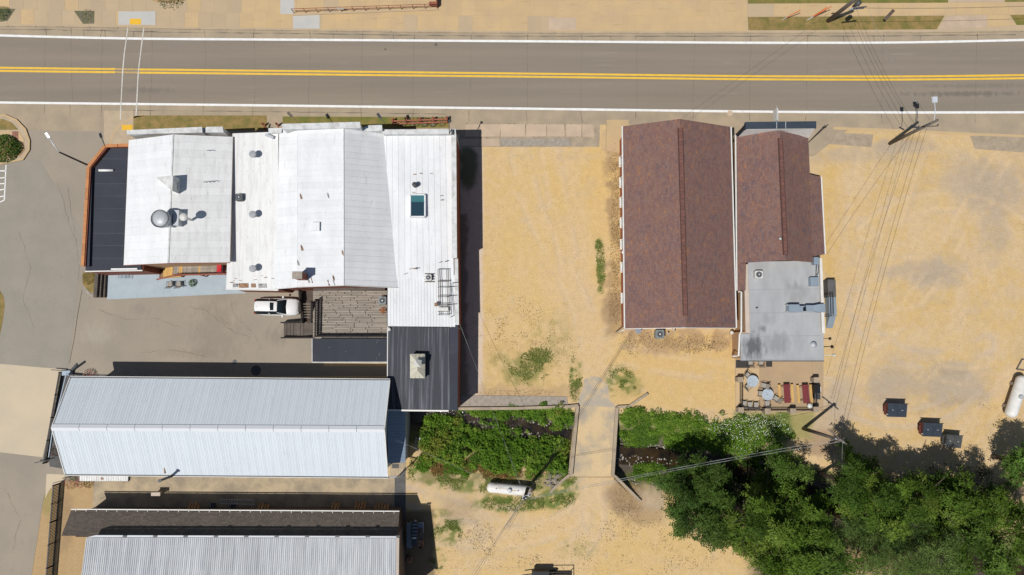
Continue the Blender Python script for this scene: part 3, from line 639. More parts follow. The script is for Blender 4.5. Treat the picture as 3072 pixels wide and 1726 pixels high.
for pts in ([(205, 560), (215, 650), (228, 720), (236, 780), (237, 850)], [(172, 545), (200, 640), (214, 690), (232, 730)], [(560, 920), (615, 930), (660, 965), (705, 1000), (760, 1015)], [(690, 890), (705, 950), (760, 1000), (790, 1060)], [(640, 905), (655, 950), (700, 985)], [(300, 930), (380, 960), (470, 955), (560, 990)], [(420, 1060), (520, 1050), (640, 1075)], [(60, 700), (90, 800), (70, 900), (110, 1000)], [(20, 1480), (60, 1560), (30, 1680)]):
    m = MB(); fp_ = [(lerp(a[0], b[0], i/7)+random.uniform(-2.5, 2.5), lerp(a[1], b[1], i/7)+random.uniform(-2.5, 2.5)) for a, b in zip(pts[:-1], pts[1:]) for i in range(7)]; m.ribbon([W(u, v, .0235) for u, v in fp_], .022, .9); tag(m.build('crack', M['crack']), kind='structure')
for (u, v, r) in [(704, 1086, .24), (768, 1112, .55), (395, 1133, .2)]:
    m = MB(); m.lathe(W(u, v, .016), [(r, 0), (r, .012), (r*.9, .014)], 20); tag(m.build('manhole_cover', M['dkmetal']), {704: 'small rusty drain lid on the asphalt north of the long metal roof', 768: 'large dark oval drain cover in the shadow of the metal building', 395: 'small drain lid in shadow near the metal building corner'}[u], 'manhole cover')
# alley and small pads
structs('alley', PX([(282, 1425), (1184, 1430), (1184, 1560), (276, 1560)]), .017, M['alley'])
structs('alley_strip', PX([(1184, 1390), (1217, 1390), (1217, 1565), (1184, 1565)]), .017, M['darkfloor'])
structs('porch_floor', PX([(184, 1118), (330, 1124), (300, 1425), (150, 1400), (142, 1360)]), .027, M['darkfloor'])
structs('concrete_corner', PX([(140, 1422), (195, 1424), (193, 1442), (160, 1455), (146, 1475), (136, 1497)]), .023, M['drive'])
pb = structs('painted_patio', PX([(322, 812), (705, 812), (705, 868), (742, 880), (322, 899)]), .035, M['patioblue'])
for a in ([(492, 824), (491, 892)], [(409, 878), (409, 894)], [(448, 878), (448, 893)]):
    m = MB(); m.ribbon([W(u, v, .039) for u, v in a], .03); m.build('joint', M['greyblue'], pb)
# broken old slabs between the buildings
osl = structs('old_sidewalk', PX([(1378, 371), (1800, 371), (1798, 441), (1378, 441)]), .004, M['stone'])
ub = [1396, 1440, 1500, 1578, 1640, 1696, 1745, 1784]
for i in range(7): slab4('slab', PX([(ub[i]+random.uniform(-2, 2), 412), (ub[i+1], 412+random.uniform(-1, 1)), (ub[i+1]+random.uniform(-3, 3), 373), (ub[i], 373)]), .004, .05+random.uniform(0, .03), M['slab_pink'], osl, .03)
ub = [1378, 1440, 1500, 1567, 1638, 1708]
for i in range(5): slab4('slab', PX([(ub[i], 440), (ub[i+1]+(6 if i == 4 else 0), 440), (ub[i+1], 416), (ub[i], 416)]), .004, .04+random.uniform(0, .03), M['stonegrey'] if i > 1 else M['slab_pink'], osl, .03)
def weedline(pts, w, par=osl, z=.06):
    m = MB(); 
    for (a, b) in zip(pts[:-1], pts[1:]):
        n = 10
        for i in range(n):
            if random.random() < .35: continue
            p = W(lerp(a[0], b[0], i/n), lerp(a[1], b[1], i/n)+random.uniform(-1, 1), z)
            m.lathe(p, [(w*random.uniform(.4, 1), 0), (w*.5, .05)], 5)
    m.build('crack_weeds', M['crackweed'], par)
weedline([(1400, 372), (1560, 372), (1780, 373), (1784, 410)], .06); weedline([(1380, 414), (1580, 413), (1770, 410)], .06); weedline([(1578, 374), (1576, 410)], .05); weedline([(1697, 374), (1700, 410)], .05)
pd_ = structs('concrete_pad', PX([(1818, 360), (1886, 360), (1886, 450), (1850, 456), (1806, 452), (1799, 420), (1806, 396), (1818, 388)]), .03, M['slab_tan'])
m = MB(); m.ribbon([W(1819, 362, .036), W(1818, 452, .036)], .03); m.build('joint', M['crack'], pd_)
structs('shop_front_walk', PX([(1890, 356), (2505, 366), (2560, 378), (2440, 470), (2195, 470), (1890, 400)]), .023, M['shoulder'])
structs('concrete_patch', PX([(2486, 398), (2620, 404), (2614, 442), (2470, 432)]), .028, M['slab_new'] if 0 else M['stone'])
structs('concrete_patch', PX([(2910, 408), (3500, 415), (3500, 470), (3072, 458), (2925, 448)]), .028, M['stone'])
m = MB(); m.ribbon([W(u, v, .034) for u, v in [(2500, 385), (2700, 392), (2900, 402), (3100, 410), (3400, 416)]], .3); tag(m.build('kerb_edge', M['slab_tan']), kind='structure')
# ------------------------------------------------------------------ buildings
def strips(root, name, A, B, C_, D, n, mat, t=.03, gap=.012, jit=.006, rib=0, ribs=1, ribw=.05):
    A, B, C_, D = map(Vector, (A, B, C_, D))
    nr = (B-A).cross(D-A).normalized()
    if nr.z < 0: nr = -nr
    L = (B-A).length/n; g_ = min(.4, gap/L)
    for i in range(n):
        s0, s1 = (i+g_/2)/n, (i+1-g_/2)/n
        p = [lerp(A, B, s0), lerp(A, B, s1), lerp(D, C_, s1), lerp(D, C_, s0)]
        k = t+random.uniform(0, jit); m = MB(); m.hexa(p, [x+nr*k for x in p])
        for r in range(ribs if rib else 0):
            f = (r+.5)/ribs; a = lerp(p[0], p[1], f)+nr*k; b = lerp(p[3], p[2], f)+nr*k; sd = (p[1]-p[0]).normalized()*ribw/2
            m.hexa([a-sd, a+sd, b+sd, b-sd], [a-sd*.5+nr*rib, a+sd*.5+nr*rib, b+sd*.5+nr*rib, b-sd*.5+nr*rib])
        m.build(name, mat, root)
def walls(root, pts, z1, mat, z0=0, name='wall'):
    m = MB(); m.prism([(p[0], p[1]) for p in pts], z0, z1); return m.build(name, mat, root)
def inset(pts, d):
    c = sum((Vector((p[0], p[1], 0)) for p in pts), Vector())/len(pts)
    return [Vector((p[0]+math.copysign(min(d, abs(c.x-p[0])), c.x-p[0]), p[1]+math.copysign(min(d, abs(c.y-p[1])), c.y-p[1]), 0)) for p in pts]
def slabpoly(root, name, pts, t, mat):
    m = MB(); n = len(pts)
    m.prism([(p[0], p[1]) for p in pts], [p[2]-t for p in pts], [p[2] for p in pts]); return m.build(name, mat, root)
def gable_walls(root, e4, rF, rB, mat, ins=.3):
    """e4: FL FR BR BL eave corners"""
    f = inset(e4, ins); z = e4[0][2]-.08
    m = MB(); m.prism([(p.x, p.y) for p in f], 0, z)
    for a, b, r in ((f[0], f[1], rF), (f[3], f[2], rB)):
        y_ = (a.y+b.y)/2; t = Vector((r[0], lerp(a.y, b.y, .5), r[2]-.15))
        d = Vector((0, -.12 if r is rF else .12, 0))
        A_, B_ = Vector((a.x, a.y, z)), Vector((b.x, b.y, z))
        m.add([A_, B_, t, A_+d, B_+d, t+d], [(0, 1, 2), (3, 5, 4), (0, 3, 4, 1), (1, 4, 5, 2), (2, 5, 3, 0)])
    return m.build('wall', mat, root)
def window(root, c, w, h, axis, out):
    """axis: unit vector along the wall, out: outward unit vector"""
    axis = Vector(axis); out = Vector(out); c = Vector(c); up = Vector((0, 0, 1))
    m = MB()
    def bx(cc, a, o_, z):
        m.hexa([cc+axis*sx*a/2+out*so_*o_/2-up*z/2 for sx, so_ in ((-1, -1), (1, -1), (1, 1), (-1, 1))], [cc+axis*sx*a/2+out*so_*o_/2+up*z/2 for sx, so_ in ((-1, -1), (1, -1), (1, 1), (-1, 1))])
    bx(c+out*.05-axis*w/2, .12, .14, h); bx(c+out*.05+axis*w/2, .12, .14, h); bx(c+out*.05+up*h/2, w+.2, .16, .12)
    wn = m.build('window', M['wtrim'], root)
    m = MB(); bx(c+out*.03, w-.12, .04, h-.1); m.build('pane', M['glass'], wn)
    m = MB(); bx(c+out*.1-up*h/2, w+.3, .26, .1); m.build('sill', M['wtrim'], wn)
    return wn
# --- A: brick tavern with white gable roof and black annex
A = thing('brick_building', 'brick building with white gable roof, fan and black annex beside the lamp', 'building', W(530, 600, 0))
eFL, eFR, eBR, eBL = W(387, 421, 6), W(698, 411, 6), W(689, 789, 6), W(372, 797, 6)
rF, rB = W(520, 404, 7.8), W(505, 791, 7.8)
strips(A, 'roof_sheet', eFL, eBL, rB, rF, 17, M['wroof'], gap=.006); strips(A, 'roof_sheet', eFR, eBR, rB, rF, 17, M['wroof_old'], gap=.008)
gable_walls(A, [eFL, eFR, eBR, eBL], rF, rB, M['tan'], .3)
m = MB(); m.bar(rF+Vector((0, 0, .05)), rB+Vector((0, 0, .05)), .14, .03); m.build('ridge_cap', M['wpar'], A)
for a, b in ((eFL, eBL), (eFR, eBR)): 
    m = MB(); m.bar(a-Vector((0, 0, .05)), b-Vector((0, 0, .05)), .05, .16); m.build('fascia', M['cream'], A)
m = MB(); m.bar(eBL, rB, .04, .2); m.bar(rB, eBR, .04, .2); m.build('fascia', M['redpaint'], A)
# front parapet of the tavern
def cap(root, pts, z, z0, matcap, matwall, name='parapet'):
    w_ = [W(u, v, z) for u, v in pts]
    m = MB(); m.prism([(p.x, p.y) for p in inset(w_, .06)], z0, z-.09); wl = m.build(name, matwall, root)
    m = MB(); m.prism([(p.x, p.y) for p in w_], z-.09, z); m.build('coping', matcap, wl)
cap(A, [(380, 391), (606, 381), (607, 398), (381, 404)], 7.0, 0, M['wpar'], M['wpar'])
cap(A, [(618, 381), (668, 380), (670, 397), (618, 398)], 7.0, 0, M['wpar'], M['wpar'])
cap(A, [(606, 384), (618, 384), (618, 399), (606, 399)], 6.6, 0, M['galv'], M['wpar'])
# annex
an = [W(u, v, 3.9) for u, v in [(318, 441), (392, 439), (400, 620), (430, 812), (256, 815), (256, 800), (270, 503)]]
walls(A, an, 3.8, M['brick'])
zz = 3.92
ys = np.linspace(0, 1, 11)
for i in range(10):
    v0, v1 = 440+ys[i]*372, 440+ys[i+1]*372
    def lx(v): return 318-(v-441)*48/62 if v < 503 else 270-(v-503)*13/300
    slab4('membrane_strip', PX([(lx(v1-.3), v1-.3), (392+(v1-440)*.09, v1-.3), (392+(v0-440)*.09, v0), (lx(v0), v0)], zz), zz-.06, .09+random.uniform(0, .006), M['black'], A, .004)
for i in range(1, 10):
    v_ = 440+ys[i]*372; m = MB(); m.ribbon([W(lx(v_)+3, v_, 3.956), W(392+(v_-440)*.09-3, v_, 3.956)], .05, .5); m.build('lap_seam', M['lapseam'], A)
cp = [(392, 435), (314, 438), (264, 501), (247, 799)]
for (a, b) in zip(cp[:-1], cp[1:]):
    P0, P1 = W(*a, 4.5), W(*b, 4.5); n = max(2, int((P1-P0).length/1.15))
    m = MB(); q0, q1 = P0-Vector((0, 0, .1)), P1-Vector((0, 0, .1)); m.bar(Vector((q0.x+.15, q0.y-.1, 4.1)), Vector((q1.x+.15, q1.y, 4.1)), .22, .62); m.build('parapet', M['brick'], A)
    for i in range(n): bpiece('coping_tile', M['clay'], lerp(P0, P1, (i+.02)/n), lerp(P0, P1, (i+.98)/n), .32, .1, A)
m = MB(); m.bar(W(275, 508, 4.1), W(266, 800, 4.1), .3, .3); m.build('flashing', M['black'], A)
m = MB(); m.bar(W(256, 815, 4.0), W(428, 812, 4.0), .12, .14); m.build('fascia', M['wtrim'], A)
m = MB(); m.bar(W(333, 808, 4.08), W(412, 807, 4.08), .16, .03); m.build('white_patch', M['paint_w'], A)
m = MB(); m.tube([W(297, 511.5, 4.05), W(340, 511.5, 4.05)], .13, 8); m.build('white_pipe', M['paint_w'], A, True)
# dormer vent, fan, flue
m = MB(); c0 = [W(486, 530, 7.2), W(521, 527, 7.2), W(521, 573, 7.2), W(500, 573, 7.2)]
ap0, ap1 = W(468, 531, 7.55), W(518, 552, 9.0)
tp0, tp1 = W(519, 527, 9.0), W(517, 573, 9.0); b0 = [Vector((tp0.x, tp0.y, 7.3)), Vector((tp1.x, tp1.y, 7.3))]; tip = W(467, 532, 7.35)
m.add([b0[0], b0[1], tp1, tp0, tip], [(0, 1, 2, 3), (4, 3, 2), (4, 0, 3), (1, 4, 2), (0, 4, 1)])
m.build('dormer_vent', M['wpar'], A)
m = MB(); m.hexa([lerp(b0[0], b0[1], .25)+Vector((.02, 0, .1)), lerp(b0[0], b0[1], .85)+Vector((.02, 0, .1)), lerp(b0[0], b0[1], .85)+Vector((.06, 0, .1)), lerp(b0[0], b0[1], .25)+Vector((.06, 0, .1))],
       [lerp(b0[0], b0[1], .3)+Vector((.02, 0, .7)), lerp(b0[0], b0[1], .8)+Vector((.02, 0, .7)), lerp(b0[0], b0[1], .8)+Vector((.06, 0, .7)), lerp(b0[0], b0[1], .3)+Vector((.06, 0, .7))]); m.build('louvre', M['galv'], A)
fc = W(479, 656, 9.3); fcz = Vector((fc.x, fc.y, 0))
m = MB(); m.box((fc.x+.1, fc.y, 8.0), (1.25, 1.25, 1.3)); fan = m.build('exhaust_fan', M['galv'], A)
m = MB(); m.lathe(fcz, [(.6, 8.6), (.85, 8.75), (.86, 9.3), (.80, 9.3), (.78, 9.05)], 24); m.build('fan_drum', M['galv'], fan, True)
m = MB(); m.ring((fc.x, fc.y, 9.3), .83, .045, 'Z', 28, 6); m.build('fan_rim', M['dkmetal'], fan)
m = MB(); m.lathe(fcz, [(.79, 9.1), (.66, 9.24), (.3, 9.34), (.02, 9.36)], 24); m.build('fan_dome', M['galv'], fan, True)
bc = W(531, 655, 8.1); m = MB(); m.box((bc.x, bc.y, 7.9), (.55, 1.5, .9)); m.build('fan_motor_box', M['galv'], fan)
pc = W(550, 651, 9.0); m = MB(); m.lathe((pc.x, pc.y, 0), [(.12, 7.3), (.12, 8.9), (.4, 8.92), (.4, 9.0), (.05, 9.06)], 16); m.build('flue_cap', M['acwhite'], A, True)
for (u, v) in [(610, 547), (620, 546), (630, 545), (621, 452)]:
    m = MB(); p = W(u, v, 7.1); m.ribbon([p, p+Vector((.22, .05, 0)), p+Vector((.4, -.05, 0))], .07); m.build('debris', M['dkmetal'], A)
# --- B/C: white hall with raised roof
B_ = thing('white_hall', 'long white-coated hall with raised central roof and three round vents', 'building', W(860, 640, 0))
zB = 5.1
bq = [W(698, 401, zB+.65), W(835, 396, zB+.65), W(835, 872, zB-.05), W(678, 869, zB-.05)]
strips(B_, 'roof_sheet', bq[3], bq[2], bq[1], bq[0], 8, M['wroof_old'], gap=.008)
walls(B_, inset(bq, .15), zB-.08, M['brick'])
prF = [W(822, 392, 5.15), W(893, 386, 7.2), W(1031, 384, 7.55), W(1150, 396, 5.35)]
prB = [W(824, 868, 5.15), W(893, 862, 7.2), W(1032, 857, 7.55), W(1194, 864, 4.9)]
for i, (nn_, mt) in enumerate(((20, 'wroof'), (26, 'wroof'), (26, 'wroof_old'))):
    if i == 2: mt = 'wroof'
    strips(B_, 'roof_sheet', prF[i], prB[i], prB[i+1], prF[i+1], nn_, M[mt], gap=.006 if i < 2 else .012, t=.03)
m = MB(); base = [Vector((p.x, p.y+(-.3), 0)) for p in prF]
for P_, s in ((prF, -1), (prB, 1)):
    y_ = -.25 if s < 0 else .25
    pts = [Vector((p.x, p.y+y_, p.z-.06)) for p in P_]; bt = [Vector((p.x, p.y+y_, 0)) for p in P_]
    for i in range(3):
        th = Vector((0, y_*.6, 0)); m.hexa([bt[i], bt[i+1], bt[i+1]+th, bt[i]+th], [pts[i], pts[i+1], pts[i+1]+th, pts[i]+th])
    m.build('wall', M['brick'], B_); m = MB()
m = MB(); m.bar(prF[2]+Vector((0, 0, .05)), prB[2]+Vector((0, 0, .05)), .08, .04); m.build('ridge_cap', M['wpar'], B_)
m = MB(); m.bar(prB[0], prB[1], .05, .2); m.bar(prB[1], prB[2], .05, .2); m.bar(prB[2], prB[3], .05, .2); m.build('fascia', M['wtrim'], B_)
m = MB(); m.bar(bq[3]-Vector((0, 0, .02)), bq[2]-Vector((0, 0, .02)), .08, .2); m.build('fascia', M['wtrim'], B_)
for (u, v) in [(757, 462), (757, 643), (757, 806)]:
    zb = zB+.65-.7*(v-400)/470; p = W(u, v, zb+.9); m = MB(); m.lathe((p.x, p.y, zb), [(.16, 0), (.16, .7), (.36, .74), (.36, .88), (.3, .92), (.02, .96)], 18); m.build('roof_vent', M['ventgrey'], B_)
for (u0, v0, u1, v1, mt) in [(698, 851, 714, 862, 'bareroof'), (716, 850, 745, 864, 'rust'), (753, 851, 767, 863, 'rust'), (775, 851, 800, 864, 'bareroof'), (690, 846, 702, 849, 'rust')]:
    slab4('worn_patch', R4(u0, v0, u1, v1, zB+.06), zB+.025, .02, M[mt], B_)
for i in range(34):
    u, v = random.choice([(random.uniform(700, 820), random.uniform(420, 860)), (random.uniform(690, 825), random.uniform(800, 866))]); p = W(u, v, zB+.045)
    m = MB(); m.ribbon([p, p+Vector((random.uniform(.1, .4), random.uniform(-.06, .06), 0))], random.uniform(.03, .08)); m.build('stain', random.choice([M['rust'], M['bareroof'], M['dkmetal']]), B_)
for (u, v, z) in [(902, 590, 7.3), (984, 588, 7.5), (925, 842, 7.35), (935, 842, 7.35), (1000, 835, 7.55), (905, 745, 7.3), (1028, 760, 7.58), (830, 436, 5.6), (985, 850, 7.5), (1002, 850, 7.5), (894, 790, 7.25)]:
    p = W(u, v, z+.05); m = MB(); m.ribbon([p+Vector((-.1, .3, 0)), p, p+Vector((.08, -.25, 0))], .1, .8); m.build('stain', random.choice([M['rust'], M['bareroof']]), B_)
p = W(892, 826, 9.2); m = MB(); m.box((p.x, p.y, 7.9), (.85, .62, 2.6)); ch = m.build('chimney', M['brick'], B_); m = MB(); m.box((p.x, p.y, 9.23), (.95, .72, .1)); m.build('chimney_cap', M['stonegrey'], ch)
hp = W(946, 680, 7.65); m = MB(); m.box((hp.x, hp.y, 7.55), (.82, .86, .26)); m.build('roof_hatch', M['wroof'], B_)
cap(B_, [(845, 372), (1080, 366), (1082, 384), (846, 389)], 7.9, 0, M['wpar'], M['wpar'])
cap(B_, [(805, 385), (845, 384), (845, 399), (806, 401)], 6.2, 0, M['wpar'], M['wpar'])
cap(B_, [(1086, 384), (1108, 376), (1146, 375), (1147, 393), (1090, 395)], 6.6, 0, M['wpar'], M['wpar'])
m = MB(); m.bar(W(797, 404, 6.0), W(820, 414, 6.0), .25, .2); m.build('gutter_box', M['galv'], B_)
# --- D: flat white wing
D_ = thing('white_flat_wing', 'flat white-roofed brick wing with skylight and steel rack on its roof', 'building', W(1290, 690, 0))
d4 = [W(1142, 400, 5.35), W(1354, 402, 5.35), W(1362, 836, 4.95), W(1142, 836, 4.95)]
strips(D_, 'roof_sheet', d4[3], d4[2], d4[1], d4[0], 12, M['wroof'], gap=.014)
d5 = [W(1163, 826, 4.9), W(1364, 826, 4.9), W(1366, 981, 4.75), W(1163, 979, 4.75)]
strips(D_, 'roof_panel', d5[3], d5[2], d5[1], d5[0], 22, M['wroof'], gap=.016, t=.06, jit=.002)
wl = [W(1160, 396, 5), W(1366, 398, 5), W(1373, 979, 4.7), W(1163, 979, 4.7)]
m = MB(); m.prism([(p.x, p.y) for p in inset(wl, .03)], 0, [5.3, 5.3, 4.68, 4.68]); m.build('wall', M['brick'], D_)
cap(D_, [(1146, 389), (1367, 387), (1368, 402), (1147, 403)], 6.2, 0, M['wpar'], M['wpar'])
cap(D_, [(1354, 402), (1368.5, 402), (1371, 775), (1356, 775)], 6.1, 0, M['wpar'], M['brick'])
cap(D_, [(1363, 776), (1374, 776), (1377, 975), (1365, 975)], 5.0, 0, M['wpar'], M['brick'])
# skylight
s4 = R4(1231, 585, 1275, 651, 5.55)
m = MB(); sk = inset(s4, 0)
for a, b in ((0, 1), (1, 2), (2, 3), (3, 0)): m.bar(Vector((*s4[a][:2], 5.42)), Vector((*s4[b][:2], 5.42)), .14, .5)
skl = m.build('skylight', M['wroof'], D_)
sheet('pane', R4(1233, 607, 1273, 650, 5.6), 5.62, M['skyglass'], skl); sheet('pane', R4(1233, 586, 1273, 605, 5.6), 5.62, M['skyteal'], skl)
m = MB(); m.bar(W(1232, 606, 5.66), W(1274, 606, 5.66), .05, .05); m.build('glazing_bar', M['skyteal'], skl)
p = W(1244, 554, 5.9); m = MB(); m.lathe((p.x, p.y, 5.3), [(.22, 0), (.22, .55), (.26, .55), (.26, .68), (.05, .7)], 16); m.build('roof_vent', M['dkmetal'], D_, True)
for (u, v) in [(1240, 524), (1259, 521), (1290, 521), (1320, 588), (1322, 601), (1237, 578), (1335, 785), (1316, 788), (1210, 823), (1240, 807), (1246, 807), (1226, 808)]:
    p = W(u, v, 5.42); m = MB(); m.ribbon([p, p+Vector((.15, .03, 0)), p+Vector((.26, 0, 0))], .08, .6); m.build('debris', random.choice([M['dkmetal'], M['rust']]), D_)
# --- E: black rear wing
E_ = thing('black_roof_wing', 'black membrane rear wing with a cream hipped roof monitor by the creek', 'building', W(1270, 1110, 0))
e4 = [W(1163, 980, 3.75), W(1348, 983, 4.35), W(1349, 1231, 4.35), W(1163, 1229, 3.65)]
strips(E_, 'membrane_strip', e4[3], e4[2], e4[1], e4[0], 7, M['blackstreak'], gap=.006, t=.03)
wl = [W(1163, 980, 3.7), W(1374, 980, 4.5), W(1372, 1231, 4.5), W(1163, 1229, 3.6)]
m = MB(); m.prism([(p.x, p.y) for p in inset(wl, .05)], -1.9, [3.7, 4.3, 4.3, 3.6]); m.build('wall', M['siding'], E_)
strips(E_, 'edge_membrane', W(1349, 1232, 4.6), W(1349, 984, 4.6), W(1375, 972, 4.7), W(1373, 1232, 4.7), 3, M['black'], gap=.004, t=.06)
cap(E_, [(1349, 984), (1375, 984), (1373, 1231), (1349, 1231)], 4.6, 0, M['black'], M['brick'])
m = MB(); m.bar(W(1163, 1231, 3.75), W(1346, 1233, 4.45), .16, .12); m.build('edge_flashing', M['wtrim'], E_)
m = MB(); m.bar(W(1163, 980, 3.8), W(1162, 1228, 3.7), .08, .14); m.build('edge_flashing', M['wtrim'], E_)
z1 = 5.1; h4 = R4(1230, 1062, 1275, 1135, z1)  # order BL BR FR FL in photo sense
rg0, rg1 = W(1252, 1086, 5.75), W(1252, 1112, 5.75)
m = MB(); m.prism([(p.x, p.y) for p in inset(h4, .06)], 3.9, z1); mon = m.build('roof_monitor', M['cream'], E_)
bl, br, fr, fl = h4
def tri(*p): 
    m = MB(); m.add(p+tuple(Vector(q_)-Vector((0, 0, .04)) for q_ in p), [tuple(range(len(p))), tuple(range(2*len(p)-1, len(p)-1, -1))]+[(i, i+len(p), (i+1) % len(p)+len(p), (i+1) % len(p)) for i in range(len(p))]); return m.build('hip_panel', mk_cream, mon)
mk_cream = mk('cream_metal_panel', (.58, .55, .44), (.54, .51, .41), scale=2, fine=.04, rand=.03, rough=.5)
for k in range(3):
    for (a, b, r0, r1) in ((bl, fl, rg1, rg0), (fr, br, rg0, rg1)):
        tri(lerp(a, b, k/3+.006), lerp(a, b, (k+1)/3-.006), lerp(r0, r1, (k+1)/3-.006), lerp(r0, r1, k/3+.006))
for k in range(3):
    tri(lerp(br, bl, k/3+.01), lerp(br, bl, (k+1)/3-.01), rg1); tri(lerp(fl, fr, k/3+.01), lerp(fl, fr, (k+1)/3-.01), rg0)
p = W(1253, 1090, 6.1); m = MB(); m.box((p.x, p.y, 5.85), (.55, .55, .5), rz=.6); m.add([p+Vector((.5*math.cos(.6+a), .5*math.sin(.6+a), .0)) for a in (0, 1.57, 3.14, 4.71)]+[p+Vector((0, 0, .4))], [(0, 1, 4), (1, 2, 4), (2, 3, 4), (3, 0, 4), (3, 2, 1, 0)]); m.build('cupola', M['acwhite'], mon)
p = W(1168, 988, 3.9); m = MB(); m.lathe(p, [(.2, -.1), (.2, .1), (.1, .2), (.01, .22)], 12); m.build('roof_vent', M['acwhite'], E_, True)
# --- deck-side black roof
N_ = thing('black_flat_annex', 'low annex with a small black flat roof below the wooden deck', 'building', W(1048, 1050, 0))
n4 = R4(937, 1016, 1161, 1087, 2.4)
strips(N_, 'membrane_strip', n4[0], n4[1], n4[2], n4[3], 3, M['black'], gap=.004, t=.04)
walls(N_, inset(n4, .08), 2.39, M['siding'])
m = MB(); m.bar(n4[0]+Vector((0, 0, .03)), n4[1]+Vector((0, 0, .03)), .09, .12); m.bar(n4[0]+Vector((0, 0, .03)), n4[3]+Vector((0, 0, .03)), .07, .12); m.build('edge_flashing', M['wpar'], N_)
for i in range(7):
    p = W(random.uniform(945, 1155), random.uniform(1022, 1080), 2.46); m = MB(); m.lathe(p, [(.03, 0), (.02, .02)], 6); m.build('debris', M['wpar'], N_)
sheet('plank_edge', PX([(972, 1089), (1161, 1089), (1161, 1099), (972, 1099)]), .03, M['patioltan'], N_)
# --- F: long metal building
F_ = thing('metal_hall', 'long gabled hall with pale blue-white ribbed metal roof and white ridge cap', 'building', W(680, 1280, 0))
fFL, fFR, fBR, fBL = W(211, 1134, 4.5), W(1170, 1142, 4.5), W(1164, 1430, 4.5), W(196, 1422, 4.5)
fr0, fr1 = W(156, 1283, 7.05), W(1154, 1288, 7.05)
strips(F_, 'roof_panel', fFL, fFR, fr1, fr0, 40, M['fpanel'], gap=.012, rib=.015, ribs=3, ribw=.03)
strips(F_, 'roof_panel', fBL, fBR, fr1, fr0, 40, M['fpanel'], gap=.012, rib=.015, ribs=3, ribw=.03)
for i in range(12): 
    a, b = lerp(fr0, fr1, i/12), lerp(fr0, fr1, (i+.985)/12); m = MB()
    m.hexa([a+Vector((0, -.32, -.08)), b+Vector((0, -.32, -.08)), b+Vector((0, 0, .12)), a+Vector((0, 0, .12))], [a+Vector((0, -.32, -.05)), b+Vector((0, -.32, -.05)), b+Vector((0, 0, .16)), a+Vector((0, 0, .16))])
    m.hexa([a+Vector((0, 0, .12)), b+Vector((0, 0, .12)), b+Vector((0, .32, -.08)), a+Vector((0, .32, -.08))], [a+Vector((0, 0, .16)), b+Vector((0, 0, .16)), b+Vector((0, .32, -.05)), a+Vector((0, .32, -.05))]); m.build('ridge_cap', M['fcap'], F_)
gw = inset([fFL, fFR, fBR, fBL], .45)
walls(F_, gw, 4.4, M['fpanel'])
for k, (a, b, r) in enumerate(((gw[0], gw[3], fr0), (gw[1], gw[2], fr1))):
    m = MB(); a_ = Vector((a.x, a.y, 4.4)); b_ = Vector((b.x, b.y, 4.4)); t_ = Vector(((a.x+b.x)/2, r.y, 6.85)); d = Vector((.12 if k == 0 else -.12, 0, 0))
    m.add([a_, b_, t_, a_+d, b_+d, t_+d], [(0, 1, 2), (5, 4, 3), (0, 3, 4, 1), (1, 4, 5, 2), (2, 5, 3, 0)]); m.build('gable', M['fpanel'], F_)
for a, b, s in ((fFL, fFR, 1), (fBL, fBR, -1)):
    m = MB(); o_ = Vector((0, s*.07, -.06)); m.bar(a+o_, b+o_, .13, .12); gt = m.build('gutter', M['dkmetal'], F_)
    m = MB(); o_ = Vector((0, s*.16, -.02)); m.bar(a+o_, b+o_, .05, .1); m.build('gutter_lip', M['wtrim'], gt)
for a, r, b in ((fFL, fr0, fBL), (fFR, fr1, fBR)):
    m = MB(); m.bar(a+Vector((0, 0, .04)), r+Vector((0, 0, .04)), .09, .14); m.bar(r+Vector((0, 0, .04)), b+Vector((0, 0, .04)), .09, .14); m.build('rake_trim', M['wtrim'], F_)
p = W(517, 1428, 4.3); m = MB(); m.tube([p-Vector((0, 0, 1)), p+Vector((0, 0, 2.4))], .12, 12); m.build('flue_pipe', M['dkmetal'], F_)
m = MB(); m.lathe(p+Vector((0, 0, 2.4)), [(.16, 0), (.19, .14), (.1, .14)], 14); m.build('flue_cowl', M['dkmetal'], F_)
m = MB(); m.ribbon([W(494, 1422, 4.75), W(492, 1398, 4.98)], .07, .6); m.build('rust_streak', M['timber'], F_)
a4 = [W(239, 1426, 3.3), W(385, 1427, 3.3), W(384, 1443, 2.95), W(239, 1443, 2.95)]
strips(F_, 'awning_panel', a4[3], a4[2], a4[1], a4[0], 10, M['wroof_old'], gap=.03, rib=.04, ribs=1)
slab4('rust_patch', R4(302, 1431, 308, 1440, 3.2), 3.16, .07, M['rust'], F_)
m = MB(); m.bar(W(388, 1430, 3.2), W(387, 1442, 3.0), .1, .3); m.build('awning_bracket', M['dkmetal'], F_)
# east lean-to
J_ = thing('lean_to_shed', 'shaded blue-grey metal lean-to against the east end of the long hall', 'shed', W(1190, 1310, 0))
j4 = [W(1163, 1232, 2.95), W(1217, 1232, 2.45), W(1216, 1388, 2.45), W(1163, 1391, 2.95)]
strips(J_, 'roof_panel', j4[0], j4[3], j4[2], j4[1], 16, M['blueroof'], gap=.02, rib=.04, ribs=1)
m = MB(); m.prism([(p.x, p.y) for p in inset(j4, .1)], -1.9, [2.85, 2.35, 2.35, 2.85]); m.build('wall', M['siding'], J_)
structs('lean_to_apron', PX([(1170, 1388), (1217, 1380), (1217, 1398), (1196, 1432), (1170, 1432)]), .03, M['alley'])
slab4('door_mat', R4(1176, 1392, 1197, 1405), .03, .02, M['darkfloor'], J_)
m = MB(); m.bar(W(1164, 1431, 4.3), W(1190, 1431, 4.0), .12, .12); m.tube([W(1190, 1431, 4.0), W(1192, 1431, .1)], .06, 8); m.build('downspout', M['galv'], J_)
